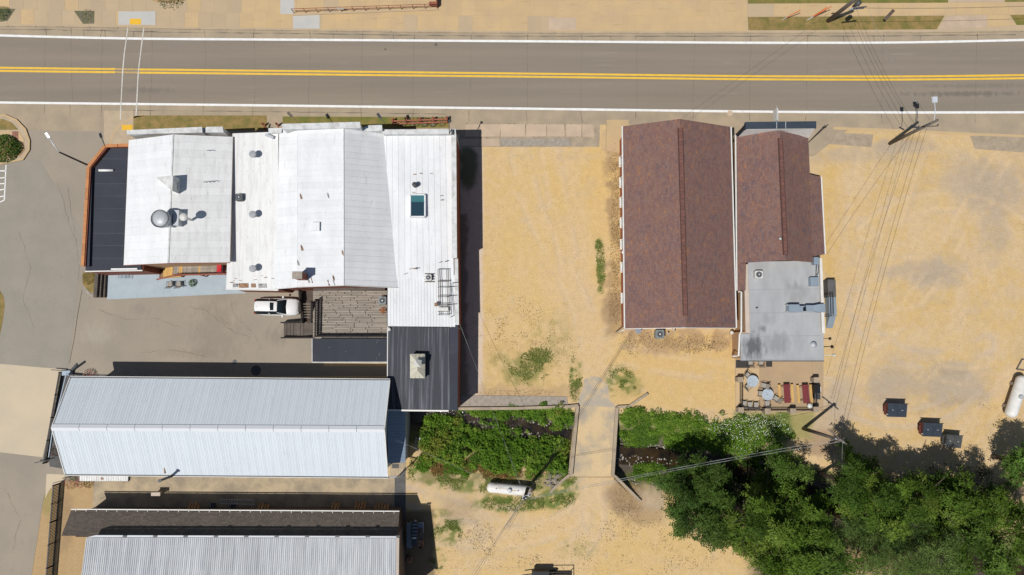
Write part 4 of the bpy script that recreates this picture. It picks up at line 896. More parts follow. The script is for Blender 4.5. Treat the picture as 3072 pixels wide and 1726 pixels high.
# --- G: lower building
G_ = thing('clerestory_shed', 'corrugated metal building with a lower brown shingle lean-to roof along the alley', 'building', W(700, 1640, 0))
g4 = [W(213, 1532, 3.5), W(1198, 1538, 3.5), W(1193, 1610, 4.95), W(184, 1608, 4.95)]
slabpoly(G_, 'shingle_roof', g4, .1, M['greyroof'])
m = MB(); m.bar(g4[0]+Vector((0, .12, -.04)), g4[1]+Vector((0, .12, -.04)), .1, .1); gt = m.build('gutter', M['wtrim'], G_)
for i in range(32):
    p = lerp(g4[0], g4[1], (i+.5)/32)+Vector((0, 0, .03)); piece('gutter_hanger', M['wtrim'], p, (.05, .22, .02), 0, gt)
mz = 6.0
q4 = [W(259, 1613, mz), W(1190, 1615, mz), W(1187, 1860, 7.6), W(228, 1860, 7.6)]
strips(G_, 'roof_panel', q4[0], q4[1], q4[2], q4[3], 52, M['gpanel'], gap=.01, rib=.05, ribs=3, ribw=.07, jit=.012)
strips(G_, 'fascia_panel', W(288, 1606, 5.95), W(1192, 1609, 5.95), W(1191, 1614, 6.0), W(262, 1612, 6.0), 10, M['fcap'], gap=.03, t=.04)
for i in range(10):
    p = W(375+i*91, 1609, 6.0); piece('bracket', M['dkmetal'], p-Vector((0, 0, .05)), (.38, .16, .12), 0, G_)
w1 = [g4[0], g4[1], q4[2], q4[3]]; w1 = inset(w1, .35)
lo_ = [W(225, 1545, 3.5), W(1190, 1545, 3.5), W(1190, 1612, 4.9), W(225, 1612, 4.9)]
m = MB(); m.prism([(p.x, p.y) for p in lo_], 0, [3.35, 3.35, 4.8, 4.8]); m.build('wall', M['darkwood'], G_)
hi_ = [Vector((q4[0].x+.4, q4[0].y-.1, 0)), Vector((q4[1].x-.15, q4[1].y-.1, 0)), Vector((q4[2].x-.15, q4[2].y, 0)), Vector((q4[3].x+.4, q4[3].y, 0))]
m = MB(); m.prism([(p.x, p.y) for p in hi_], 0, [5.9, 5.9, 7.5, 7.5]); m.build('wall', mk('weathered_board_wall', (.19, .145, .115), (.14, .105, .085), scale=3, stretch=(1, 4, .3), fine=.2), G_)
m = MB(); m.bar(W(1194, 1614, 6.0), W(1191, 1860, 7.6), .25, .12); m.build('rake_trim', M['cream'], G_)
p = W(467, 1483, 1.1); ch = thing('alley_cabinet', 'pale box on a stand at the sunny edge of the alley shadow', 'cabinet', (p.x, p.y, .02)); m = MB(); m.box((p.x, p.y, .5), (.6, .25, 1.0)); m.build('stand', M['stonegrey'], ch); m = MB(); m.box((p.x, p.y, 1.05), (.95, .36, .14)); m.build('top', M['cream'], ch)
# --- H: big brown shingle building
H_ = thing('brown_gable_building', 'large brick building with a brown shingle gable roof and white windows', 'building', W(2040, 700, 0))
hz = 4.3
h = [W(1869, 379, hz), W(2191, 381, hz), W(2207, 984, hz), W(1876, 986, hz)]
hF, hB = W(2040, 357, 6.5), W(2057, 983, 6.5)
slabpoly(H_, 'roof_slope', [h[0], hF, hB, h[3]], .12, M['brownroof']); slabpoly(H_, 'roof_slope', [hF, h[1], h[2], hB], .12, M['brownroof'])
hw = gable_walls(H_, h, hF, hB, M['orangebrick'], .28)
def gutter(root, a, b, side, mat='wtrim'):
    m = MB(); o_ = Vector((side[0]*.08, side[1]*.08, -.05)); m.bar(Vector(a)+o_, Vector(b)+o_, .13, .12); return m.build('gutter', M[mat], root)
gutter(H_, h[0], h[3], (-1, 0)); gutter(H_, h[1], h[2], (1, 0))
m = MB(); m.bar(h[3]+Vector((0, -.03, -.08)), hB+Vector((0, -.03, -.08)), .06, .2); m.bar(hB+Vector((0, -.03, -.08)), h[2]+Vector((0, -.03, -.08)), .06, .2); m.build('rake_trim', M['wtrim'], H_)
nr_ = 52
for i in range(nr_):
    t0 = .045+i*(.90/nr_); a, b = lerp(hF, hB, t0), lerp(hF, hB, t0+.90/nr_*.96)
    bpiece('ridge_shingle', M['ventridge'], a+Vector((0, 0, .1)), b+Vector((0, 0, .1)), .38, .13, H_)
for dx in (-.24, .24):
    m = MB(); m.bar(lerp(hF, hB, .045)+Vector((dx, 0, .0)), lerp(hF, hB, .945)+Vector((dx*.88, 0, .0)), .06, .08); m.build('edge_shade_bar', M['ridgeshade'], H_)  # dark bars paint the shadow line on both sides of the ridge cap
for i, v in enumerate((480, 543, 603, 665, 730, 800, 893)):
    p = W(1876, v, 1.8); window(H_, (hw.location.x+H_.location.x-(h[1].x-h[0].x)/2*0+inset(h, .28)[0].x-(hw.location.x+H_.location.x), p.y, 1.7), .85, 1.5, (0, 1, 0), (-1, 0, 0))
m = MB(); m.tube([h[3]+Vector((-.05, -.1, -.1)), h[3]+Vector((-.35, -.25, -.9)), h[3]+Vector((-.4, -.3, -4.1))], .06, 8); m.build('downspout', M['wtrim'], H_, True)
p = W(1868, 756, 3); m = MB(); m.lathe((inset(h, .28)[0].x-.15, p.y, 2.6), [(.2, 0), (.2, .2), (.05, .3)], 10); m.build('wall_vent', M['wtrim'], H_)
# --- I: second brown building with a false front
I_ = thing('false_front_shop', 'brown shingled shop with dark false front facing the road', 'building', W(2340, 580, 0))
iz = 4.0
iFL, iFR, iS1, iS2, iBR, iBL = W(2209, 404, iz), W(2425, 413, iz), W(2430, 522, iz), W(2462, 531, 3.55), W(2474, 763, 3.55), W(2213, 790, iz)
iF, iB = W(2340, 392, 5.9), W(2357, 781, 5.9)
iBR2 = W(2438, 787, iz)
slabpoly(I_, 'roof_slope', [iFL, iF, iB, iBL], .1, M['brownroof'])
slabpoly(I_, 'roof_slope', [iF, iFR, iS1, iBR2, iB], .1, M['brownroof'])
slabpoly(I_, 'roof_extension', [iS1+Vector((-.3, 0, .02)), iS2, iBR, iBR2+Vector((.0, .6, 0))], .1, M['brownroof'])
slabpoly(I_, 'roof_extension', [W(2207, 790, 3.9), W(2238, 790, 3.95), W(2236, 872, 3.95), W(2213, 872, 3.9)], .1, M['brownroof'])
gable_walls(I_, [iFL, iFR, iBR2, iBL], iF, iB, M['tan'], .3)
m = MB(); m.prism([(p.x, p.y) for p in inset([W(2400, 531, 3.4), W(2460, 531, 3.4), W(2472, 761, 3.4), W(2400, 761, 3.4)], .2)], 0, 3.3); m.build('wall', M['tan'], I_)
gutter(I_, iFL, W(2213, 872, iz), (-1, 0)); gutter(I_, iS2, iBR, (1, 0))
for i in range(32):
    t0 = .06+i*(.90/32); a, b = lerp(iF, iB, t0), lerp(iF, iB, t0+.90/32*.96); bpiece('ridge_shingle', M['ventridge'], a+Vector((0, 0, .09)), b+Vector((0, 0, .09)), .32, .12, I_)
for dx in (-.21, .21):
    m = MB(); m.bar(lerp(iF, iB, .06)+Vector((dx, 0, 0)), lerp(iF, iB, .96)+Vector((dx, 0, 0)), .09, .1); m.build('edge_shade_bar', M['ridgeshade'], I_)  # edge shadow of the shop's ridge cap, painted as dark bars
zt = 6.1
ft = [W(2237, 387, zt), W(2449, 385, zt), W(2449, 364, zt), W(2237, 366, zt)]
m = MB(); m.hexa([Vector((p.x, p.y, zt-.5)) for p in ft], ft); ff = m.build('false_front', mk('navy_black_cladding', (.032, .045, .062), (.042, .056, .075), scale=1, stretch=(.5, 3, 1), fine=.12, rough=.6), I_)
lo4 = [W(2214, 411, 4.1), W(2428, 414, 4.1)]
m = MB(); m.hexa([lo4[0], lo4[1], Vector((ft[2].x-.15, ft[2].y-.25, 4.0)), Vector((ft[3].x+.1, ft[3].y-.25, 4.0))], [ft[0]+Vector((.12, -.03, -.1)), ft[1]+Vector((-.12, -.03, -.1)), ft[2]+Vector((-.1, -.2, -.3)), ft[3]+Vector((.1, -.2, -.3))]); m.build('front_backing', M['wtrim'], I_)
m = MB(); m.bar(W(2211, 407, 4.25), W(2238, 377, 6.05), .35, .12); m.build('side_cheek', M['iron'], I_)
m = MB(); m.prism([(ft[0].x, ft[2].y-.55), (ft[1].x, ft[2].y-.55), (ft[1].x, ft[2].y-.3), (ft[0].x, ft[2].y-.3)], 0, zt-.5); m.build('front_wall', M['tan'], I_)
for u in (2330, 2357): 
    m = MB(); m.bar(W(u, 365.5, zt+.01), W(u, 386, zt+.01), .06, .02); m.build('seam', M['galv'], ff)
a = W(2333, 364, 4.6); m = MB(); m.box((a.x, a.y+.75, 4.1), (.16, 1.3, 1.0)); sg = m.build('hanging_sign', M['acwhite'], I_); m = MB(); m.bar(a+Vector((-.1, -.3, .35)), a+Vector((-.1, 1.6, .1)), .05, .05); m.build('sign_arm', M['galv'], sg)
p = W(2342, 716, 5.95); m = MB(); m.lathe((p.x, p.y, 5.5), [(.11, 0), (.11, .42), (.16, .44), (.02, .5)], 12); m.build('flue_cap', M['acwhite'], I_, True)
m = MB(); m.tube([W(2424, 404, 4.6), W(2430, 400, 4.7), W(2430, 396, 4.8)], .05, 6); m.lathe(W(2430, 398, 4.75), [(.12, 0), (.13, .12), (.02, .2)], 10); m.build('flood_light', M['acwhite'], I_)
# --- K: grey flat kitchen wing
K_ = thing('grey_flat_wing', 'grey flat-roofed rear wing with duct and fans behind the patio', 'building', W(2350, 930, 0))
kz = 3.4
k6 = [W(2244, 786, kz), W(2466, 782, kz), W(2472, 1082, kz), W(2222, 1082, kz), W(2222, 1001, kz), W(2248, 1001, kz)]
slabpoly(K_, 'flat_roof', k6, .1, M['kroof'])
m = MB(); m.prism([(p.x, p.y) for p in inset(k6, .18)], 0, kz-.1); m.build('wall', M['tan'], K_)
cap(K_, [(2232, 793), (2244, 793), (2250, 999), (2237, 999)], 3.62, 0, M['cream'], M['tan'])
cap(K_, [(2459, 775), (2466, 775), (2475, 1000), (2466, 1000)], 3.75, 0, M['wtrim'], M['tan'])
m = MB(); m.bar(k6[3]+Vector((0, -.05, -.03)), k6[2]+Vector((0, -.05, -.03)), .09, .1); m.build('drip_edge', M['dkmetal'], K_)
for k_, (v0, v1) in enumerate(((787, 870), (870, 940), (940, 1010), (1010, 1080))):
    m = MB(); m.ribbon([W(2247, v1, kz+.008), W(2463, v1-3, kz+.008)], .05, .4); m.build('membrane_lap', mk('lap%d' % k_, (.30, .305, .31), None, fine=.1), K_)
ds = [W(2214, 876, 3.6), W(2225, 876, 3.7), W(2224, 995, 3.5), W(2219, 1003, 3.4), W(2216, 1068, 3.3), W(2200, 1069, 3.1), W(2197, 1066, .4)]
m = MB(); m.tube(ds, .1, 8); m.build('downspout', M['wtrim'], K_, True)
p = W(2442, 1035, kz+.3); m = MB(); m.lathe((p.x, p.y, kz), [(.14, 0), (.14, .2), (.33, .22), (.33, .28), (.2, .3), (.18, .36), (.02, .38)], 18); m.build('roof_vent', M['galv'], K_, True)
p = W(2269, 924, kz); m = MB(); m.lathe((p.x, p.y, kz), [(.07, 0), (.07, .25), (.01, .26)], 10); m.build('vent_pipe', M['iron'], K_, True)
# kitchen duct
da, db = W(2362, 925, 4.2), W(2468, 924, 4.0)
m = MB(); m.hexa([Vector((da.x+1.9, da.y-.3, 3.75)), Vector((db.x-1.0, da.y-.3, 3.75)), Vector((db.x-1.0, da.y+.3, 3.75)), Vector((da.x+1.9, da.y+.3, 3.75))], [Vector((da.x+1.9, da.y-.3, 4.3)), Vector((db.x-1.0, da.y-.3, 4.3)), Vector((db.x-1.0, da.y+.3, 4.3)), Vector((da.x+1.9, da.y+.3, 4.3))])
m.hexa([Vector((db.x-1.0, da.y-.3, 3.75)), Vector((db.x-.4, da.y-.42, 3.7)), Vector((db.x-.4, da.y+.42, 3.7)), Vector((db.x-1.0, da.y+.3, 3.75))], [Vector((db.x-1.0, da.y-.3, 4.3)), Vector((db.x-.4, da.y-.42, 4.35)), Vector((db.x-.4, da.y+.42, 4.35)), Vector((db.x-1.0, da.y+.3, 4.3))])
m.box((db.x-.15, da.y, 3.95), (.5, .84, .8)); du = m.build('exhaust_duct', M['greyblue'], K_)
m = MB(); m.box((da.x+.65, da.y, 3.95), (1.1, .75, .8)); m.box((da.x+1.45, da.y-.05, 3.9), (.6, .55, .7)); m.build('fan_box', M['greyblue'], du)
m = MB(); m.box((da.x+1.75, da.y-.1, 4.0), (.3, .4, .5)); m.build('fan_motor', M['iron'], du)
for sx in (-.35, .35): 
    m = MB(); m.box((da.x+.1, da.y+sx, 3.7), (.12, .08, .7)); m.build('fan_bracket', M['wtrim'], du)
p = W(2444, 845, 3.95); m = MB(); m.box((p.x, p.y, 3.65), (.85, .9, .6)); m.build('roof_hood', M['greyblue'], K_)
p = W(2449, 783, 4.2); m = MB(); m.box((p.x, p.y, 3.9), (.5, .75, .7)); m.build('meter_box', M['greyblue'], K_); m = MB(); m.tube([p+Vector((.1, -.4, -.2)), p+Vector((.1, -1.3, -.4)), p+Vector((.1, -2.2, -.6))], .04, 6); m.tube([p+Vector((.3, -.4, -.2)), p+Vector((.35, -1.2, -.4)), p+Vector((.2, -1.5, -.5))], .03, 6); m.build('conduit', M['dkmetal'], K_)
# landing with ramp on the east side
m = MB(); m.box((W(2482, 868).x, W(2482, 868).y, .55), (.85, 1.9, 1.1)); ld = m.build('landing', M['darkfloor'], K_)
a, b = W(2476, 893), W(2496, 985)
m = MB(); m.box(((a.x+b.x)/2, lerp(a.y, b.y, .31), .52), (.78, 2.05, 1.04)); m.build('ramp_top', M['greyblue'], K_)
m = MB(); x0_, x1_ = (a.x+b.x)/2-.36, (a.x+b.x)/2+.3; ya, yb = lerp(a.y, b.y, .62), b.y
m.hexa([(x0_, yb, .02), (x1_, yb, .02), (x1_, ya, .02), (x0_, ya, .02)], [(x0_, yb, .15), (x1_, yb, .15), (x1_, ya, 1.04), (x0_, ya, 1.04)]); m.build('ramp', M['greyblue'], K_)
m = MB(); xr = W(2499, 900, 2).x
for xx in (xr, xr-.25): m.tube([Vector((xx, W(2500, 950).y, .05)), Vector((xx, W(2500, 950).y, 2.0)), Vector((xx, W(2500, 882, 2).y, 2.1)), Vector((xx, W(2500, 882, 2).y, .05))], .035, 6)
m.build('handrail', M['poledark'], K_)
for (u, v, mt) in [(2490, 1040, 'iron'), (2497, 1066, 'acwhite')]:
    p = W(u+6, v, 2.8); m = MB(); m.tube([W(2472, v, 2.8), p+Vector((0, 0, .15))], .035, 6); m.lathe(p, [(.17, 0), (.1, .2), (.03, .25)], 14); m.build('gooseneck_lamp', M[mt], K_)
# ------------------------------------------------------------------ bridge and creek walls
br = thing('creek_bridge', 'narrow concrete bridge carrying the sandy drive over the creek', 'bridge', W(1790, 1320, 0))
dk = [W(u, v) for u, v in [(1728, 1218), (1852, 1222), (1838, 1430), (1704, 1430)]]
m = MB(); m.prism([(p.x, p.y) for p in dk], -.5, .014); m.build('deck', M['bridge'], br)
for pts in ([(1732, 1217), (1712, 1424)], [(1850, 1222), (1837, 1424)]):
    a, b = W(*pts[0]), W(*pts[1]); m = MB(); m.bar(Vector((a.x, a.y, -.75)), Vector((b.x, b.y, -.75)), .34, 2.3); m.build('parapet', M['stone'], br)
structs('bridge_approach', PX([(1752, 1140), (1770, 1128), (1800, 1132), (1824, 1160), (1830, 1200), (1848, 1222), (1733, 1218), (1738, 1190), (1748, 1165)]), .012, mk('worn_grey_asphalt', (.40, .345, .27), (.58, .43, .24), scale=.9, det=8, fine=.16, lo=.45, hi=.65))
def rwall(name, label, pts, w, z1, mat='stone', z0=-2.0):
    t = thing(name, label, 'wall', W(*pts[0]))
    for a, b in zip(pts[:-1], pts[1:]):
        A_, B2 = W(*a), W(*b); m = MB(); m.bar(Vector((A_.x, A_.y, (z0+z1)/2)), Vector((B2.x, B2.y, (z0+z1)/2)), w, z1-z0); m.build('wall_segment', M[mat], t)
    return t
rwall('retaining_wall', 'long concrete retaining wall beside the black-roofed wing above the creek', [(1376, 1226), (1540, 1225), (1700, 1220), (1734, 1216)], .3, .35)
t = rwall('wing_wall', 'angled concrete wing wall at the north-east bridge corner', [(1850, 1221), (1886, 1219), (1942, 1181)], .28, .3)
rwall('wing_wall', 'concrete wing wall at the south-west bridge corner by the rocks', [(1708, 1424), (1690, 1438), (1650, 1476)], .28, .3)
rwall('wing_wall', 'long angled concrete wing wall at the south-east bridge corner', [(1837, 1424), (1846, 1430), (1921, 1504)], .3, .3)
o = structs('wall_top_slab', PX([(1375, 1188), (1440, 1186), (1700, 1190), (1704, 1218), (1375, 1222)]), .06, M['stonegrey'])
rocks = []
for i in range(46):
    t_ = random.random(); u = lerp(1640, 1702, t_)+random.uniform(-16, 12); v = lerp(1462, 1392, t_)+random.uniform(-14, 12)
    p = W(u, v); z = float(ground_z(np.array([p.x]), np.array([p.y]))[0]); r = random.uniform(.14, .36)
    m = MB(); pr = []
    vs = [Vector((math.cos(a)*math.cos(b)*r*random.uniform(.7, 1.2), math.sin(a)*math.cos(b)*r*random.uniform(.5, 1), math.sin(b)*r*.7)) for b in (-.5, .5) for a in np.linspace(0, 6.28, 6)[:-1]]+[Vector((0, 0, r*.75))]
    m.add([q_+Vector((p.x, p.y, z+r*.4)) for q_ in vs], [(0, 1, 6, 5), (1, 2, 7, 6), (2, 3, 8, 7), (3, 4, 9, 8), (4, 0, 5, 9), (5, 6, 10), (6, 7, 10), (7, 8, 10), (8, 9, 10), (9, 5, 10), (4, 3, 2, 1, 0)])
    tag(m.build('rock', M['rock']), 'rough pale riprap rock piled on the bank by the south-west bridge corner', 'rock', 'riprap rocks beside the bridge')
# ------------------------------------------------------------------ fences and railings
def fence(root, pts, hgt, sp, post_sp, zs=None, mat='rail', bw=.03, ph=None, railw=.06, low=.1):
    """pts: ground points in world; balusters, rails and posts as parts"""
    for si, (a, b) in enumerate(zip(pts[:-1], pts[1:])):
        a = Vector(a); b = Vector(b); L = (b-a).length; n = max(2, int(L/sp)); rz = math.atan2(b.y-a.y, b.x-a.x)
        for i in range(n):
            p = lerp(a, b, (i+.5)/n); piece('baluster', M[mat], p+Vector((0, 0, low)), (bw, bw, hgt-low-.03), rz, root)
        bpiece('top_rail', M[mat], a+Vector((0, 0, hgt)), b+Vector((0, 0, hgt)), railw, .05, root)
        bpiece('bottom_rail', M[mat], a+Vector((0, 0, low+.05)), b+Vector((0, 0, low+.05)), railw*.8, .05, root)
        k = max(1, round(L/post_sp))
        for i in range(k+1):
            if si and i == 0: continue
            p = lerp(a, b, i/k); piece('post', M[mat], p, (.1, .1, hgt+.12), rz, root)
fl_ = thing('iron_fence', 'black iron picket fence along the sandy verge at lower left', 'fence', W(170, 1580))
fence(fl_, [W(181, 1450), W(172, 1560), W(146, 1900)], 1.15, .15, 2.5, mat='iron', bw=.075, railw=.13)
m = MB(); m.bar(W(158, 1450, 1.0), W(196, 1440, 1.0), .07, .07); m.build('gate_bar', M['iron'], fl_)
fp = thing('iron_railing', 'black railing between the pale driveway and the long metal hall', 'fence', W(175, 1240))
fence(fp, [W(188, 1117), W(140, 1388)], .55, .13, 2.2, mat='iron', bw=.07, railw=.16)
m = MB(); m.bar(W(190, 1112, .5), W(154, 1110, .55), .07, .12); m.build('gate_bar', M['iron'], fp)
m = MB(); m.bar(W(150, 1380, .5), W(104, 1389, .55), .08, .12); m.build('gate_bar', M['iron'], fp)
m = MB(); m.bar(W(200, 1118, .9), W(158, 1290, .9), .09, .06); m.bar(W(158, 1290, .9), W(146, 1372, .9), .09, .06); m.build('pipe_rail', M['greyblue'], fp)
gp_ = W(207, 1119); piece('gate_post', M['greyblue'], gp_, (.9, .5, .5), .05, fp)
m = MB(); m.bar(W(212, 1114, .2), W(232, 1092, .9), .25, .1); m.build('gate_arm', M['dkmetal'], fp)
fs = thing('low_picket_rail', 'short black picket rail with flowers north of the metal hall corner', 'fence', W(240, 1126))
fence(fs, [W(216, 1122), W(262, 1127)], .5, .14, 1.5, mat='iron', bw=.05)
# ------------------------------------------------------------------ deck and stairs
dz = 2.4
dkk = thing('wooden_deck', 'weathered grey plank deck with dark railings behind the white hall', 'deck', W(1045, 940))
v = 872.0; row = 0
while v < 1009:
    v2 = v+5.05
    o_ = random.uniform(0, 34); cuts = [938]+[938+o_+18+k*46+random.uniform(-6, 6) for k in range(5) if 938+o_+18+k*46 < 1148]+[1162]
    for a, b in zip(cuts[:-1], cuts[1:]):
        P = W((a+b)/2, (v+v2)/2, dz); wx = (W(b, v, dz)-W(a, v, dz)).length; wy = (W(a, v2, dz)-W(a, v, dz)).length
        piece('deck_plank', M['wood'], P-Vector((0, 0, .04)), (wx-.07, wy-.03, .04+random.uniform(0, .004)), random.uniform(-.002, .002), dkk)
    v = v2
m = MB(); q4_ = R4(938, 872, 1161, 1010, dz); m.prism([(p.x, p.y) for p in q4_], dz-.3, dz-.06); m.build('joists', M['darkwood'], dkk)
for (u, vv) in [(945, 878), (945, 1005), (1050, 1005), (1150, 1005), (1050, 878)]: piece('post', M['darkwood'], Vector((*W(u, vv, dz)[:2], 0)), (.14, .14, dz-.3), 0, dkk)
m = MB(); m.bar(W(940, 869, dz+.1), W(1155, 866, dz+.1), .3, .06); m.build('ledger_board', M['treadwood'], dkk)
fence(dkk, [W(955, 900, dz), W(953, 1010, dz), W(1160, 1010, dz)], 1.0, .17, 2.6, mat='rail', bw=.08, railw=.14)
def flight(root, a0, a1, b0, b1, n, z0, z1, mat='treadwood'):
    """a0-a1: lower edge (world xy), b0-b1: upper edge"""
    for i in range(n):
        t = (i+.5)/n; z = lerp(z0, z1, (i+1)/n); p0 = lerp(a0, b0, t); p1 = lerp(a1, b1, t); d = (b0-a0).length/n
        c = (p0+p1)/2; rz = math.atan2(p1.y-p0.y, p1.x-p0.x)
        piece('tread', M[mat], Vector((c.x, c.y, z-.05)), ((p1-p0).length, d*.80, .05), rz, root)
def xyz(p, z): return Vector((p[0], p[1], z))
f1a, f1b = W(852, 970, 0), W(852, 1012, 0); f1c, f1d = W(912, 970, .9), W(912, 1012, .9)
flight(dkk, xyz(f1a, 0), xyz(f1b, 0), xyz(f1c, 0), xyz(f1d, 0), 6, .05, .9)
ld4 = [W(912, 968, .9), W(945, 968, .9), W(945, 1013, .9), W(912, 1013, .9)]
for i in range(5):
    t0, t1 = i/5, (i+1)/5; slab4('deck_plank', [lerp(ld4[3], ld4[0], t0), lerp(ld4[2], ld4[1], t0), lerp(ld4[2], ld4[1], t1), lerp(ld4[3], ld4[0], t1)], .84, .06, M['treadwood'], dkk)
g0, g1, g2, g3 = W(912, 968, .95), W(938, 968, .95), W(940, 905, 2.3), W(908, 905, 2.3)
flight(dkk, xyz(g0, 0), xyz(g1, 0), xyz(g3, 0), xyz(g2, 0), 8, 1.0, 2.4, 'darkwood')
tp = [W(906, 906, dz), W(938, 906, dz), W(938, 872, dz), W(906, 872, dz)]
for i in range(7):
    t0, t1 = i/7, (i+1)/7; slab4('deck_plank', [lerp(tp[0], tp[3], t0), lerp(tp[1], tp[2], t0), lerp(tp[1], tp[2], t1), lerp(tp[0], tp[3], t1)], dz-.05, .05, M['darkwood'], dkk)
def slope_rail(root, a, b, h_, n, mat='rail'):
    a = Vector(a); b = Vector(b)
    for i in range(n): p = lerp(a, b, (i+.5)/n); piece('baluster', M[mat], p, (.08, .08, h_-.03), 0, root)
    bpiece('top_rail', M[mat], a+Vector((0, 0, h_)), b+Vector((0, 0, h_)), .14, .05, root); bpiece('bottom_rail', M[mat], a+Vector((0, 0, .1)), b+Vector((0, 0, .1)), .06, .05, root)
    for p in (a, b): piece('post', M[mat], p, (.1, .1, h_+.1), 0, root)
slope_rail(dkk, W(914, 968, .95), W(908, 905, 2.4), 1.0, 20); slope_rail(dkk, W(907, 903, dz), W(905, 872, dz), 1.0, 10)
slope_rail(dkk, W(941, 968, .95), W(941, 907, 2.4), .9, 16)
slope_rail(dkk, W(852, 969, .05), W(912, 968, .9), .95, 14); slope_rail(dkk, W(852, 1014, .05), W(944, 1014, .95), .9, 18)
# painted rear stair of the tavern
rs = thing('rear_stair', 'brown and yellow wooden stair landing behind the brick building', 'stair', W(570, 820))
lz = 1.7
u = 520.0
while u < 690:
    u2 = u+5.4; p = W((u+u2)/2, 809, lz); wx = (W(u2, 809, lz)-W(u, 809, lz)).length; ln = (W(u, 795, lz)-W(u, 822, lz)).length
    mat = M['pine'] if (536 < u < 545 or 592 < u < 600) else M['wood']
    piece('landing_plank', mat, p-Vector((0, 0, .05)), (wx-.015, ln, .05), 0, rs); u = u2
for i in range(7):
    uu = 515-i*5.6; z = lz-(i+1)*.23; p = W(uu, 815+i*.6, z); piece('tread', M['pine'] if i < 5 else M['rust'], p-Vector((0, 0, .05)), (.24, 1.15, .05), 0, rs)
m = MB(); m.bar(W(524, 826, lz+.9), W(686, 822, lz+.9), .14, .1); m.bar(W(524, 826, lz+.9), W(470, 839, .95), .14, .1); m.build('handrail', M['redpaint'], rs)
for i in range(16): piece('baluster', M['redpaint'], W(528+i*10, 825, lz), (.05, .05, .85), 0, rs)
for (u, vv) in [(528, 826), (600, 825), (680, 823)]: piece('post', M['redpaint'], Vector((*W(u, vv, lz)[:2], .03)), (.11, .11, lz), 0, rs)
m = MB(); m.bar(W(492, 834, .3), W(545, 830, lz-.1), .1, .25); m.build('stringer', M['pine'], rs)
p = W(661, 804, lz+.3); m = MB(); m.hexa([p+Vector((-.35, -.55, -.3)), p+Vector((.3, -.5, -.3)), p+Vector((.35, .5, -.3)), p+Vector((-.3, .5, -.3))], [p+Vector((-.25, -.45, .3)), p+Vector((.25, -.4, .35)), p+Vector((.25, .4, .3)), p+Vector((-.25, .4, .3))])
ck = m.build('red_cooler', M['red']); tag(ck, 'bright red cooler on the landing behind the brick building', 'cooler'); m = MB(); m.bar(p+Vector((.36, -.45, .2)), p+Vector((.36, .4, .2)), .08, .2); m.build('handle', M['blackplastic'], ck)
# timber steps beside the blue patio
ts = thing('timber_steps', 'dark brown timber steps at the end of the blue-grey patio', 'steps', W(302, 856))
for i in range(3):
    a, b = W(291+i*11, 816, .9-.3*i), W(285+i*12, 893, .9-.3*i); n = 9
    for k in range(n): 
        bpiece('timber', M['treadwood'], xyz(lerp(a, b, (k+.03)/n), .95-.3*i), xyz(lerp(a, b, (k+.97)/n), .95-.3*i), .36, .3, ts)
structs('stair_bed', PX([(249, 818), (288, 817), (282, 880), (262, 874), (250, 860)]), .05, M['grassdry'])
m = MB(); m.ribbon([W(u, v, .06) for u, v in [(247, 858), (258, 872), (270, 884), (284, 893)]], .3); tag(m.build('kerb_edge', M['stonegrey']), kind='structure')
gr = thing('metal_grate', 'grey slatted vent grate lying on the blue-grey patio', 'grate', W(370, 827))
for i in range(9): piece('slat', M['greyblue'], W(371, 818.5+i*2.1, .3), (1.15, .035, .03), 0, gr)
for u in (350, 372, 392): piece('side_bar', M['galv'], W(u, 827, .28), (.05, .8, .05), 0, gr)
m = MB(); m.box(W(364, 816, .35), (1.0, .3, .12)); m.build('hood', M['wtrim'], gr)
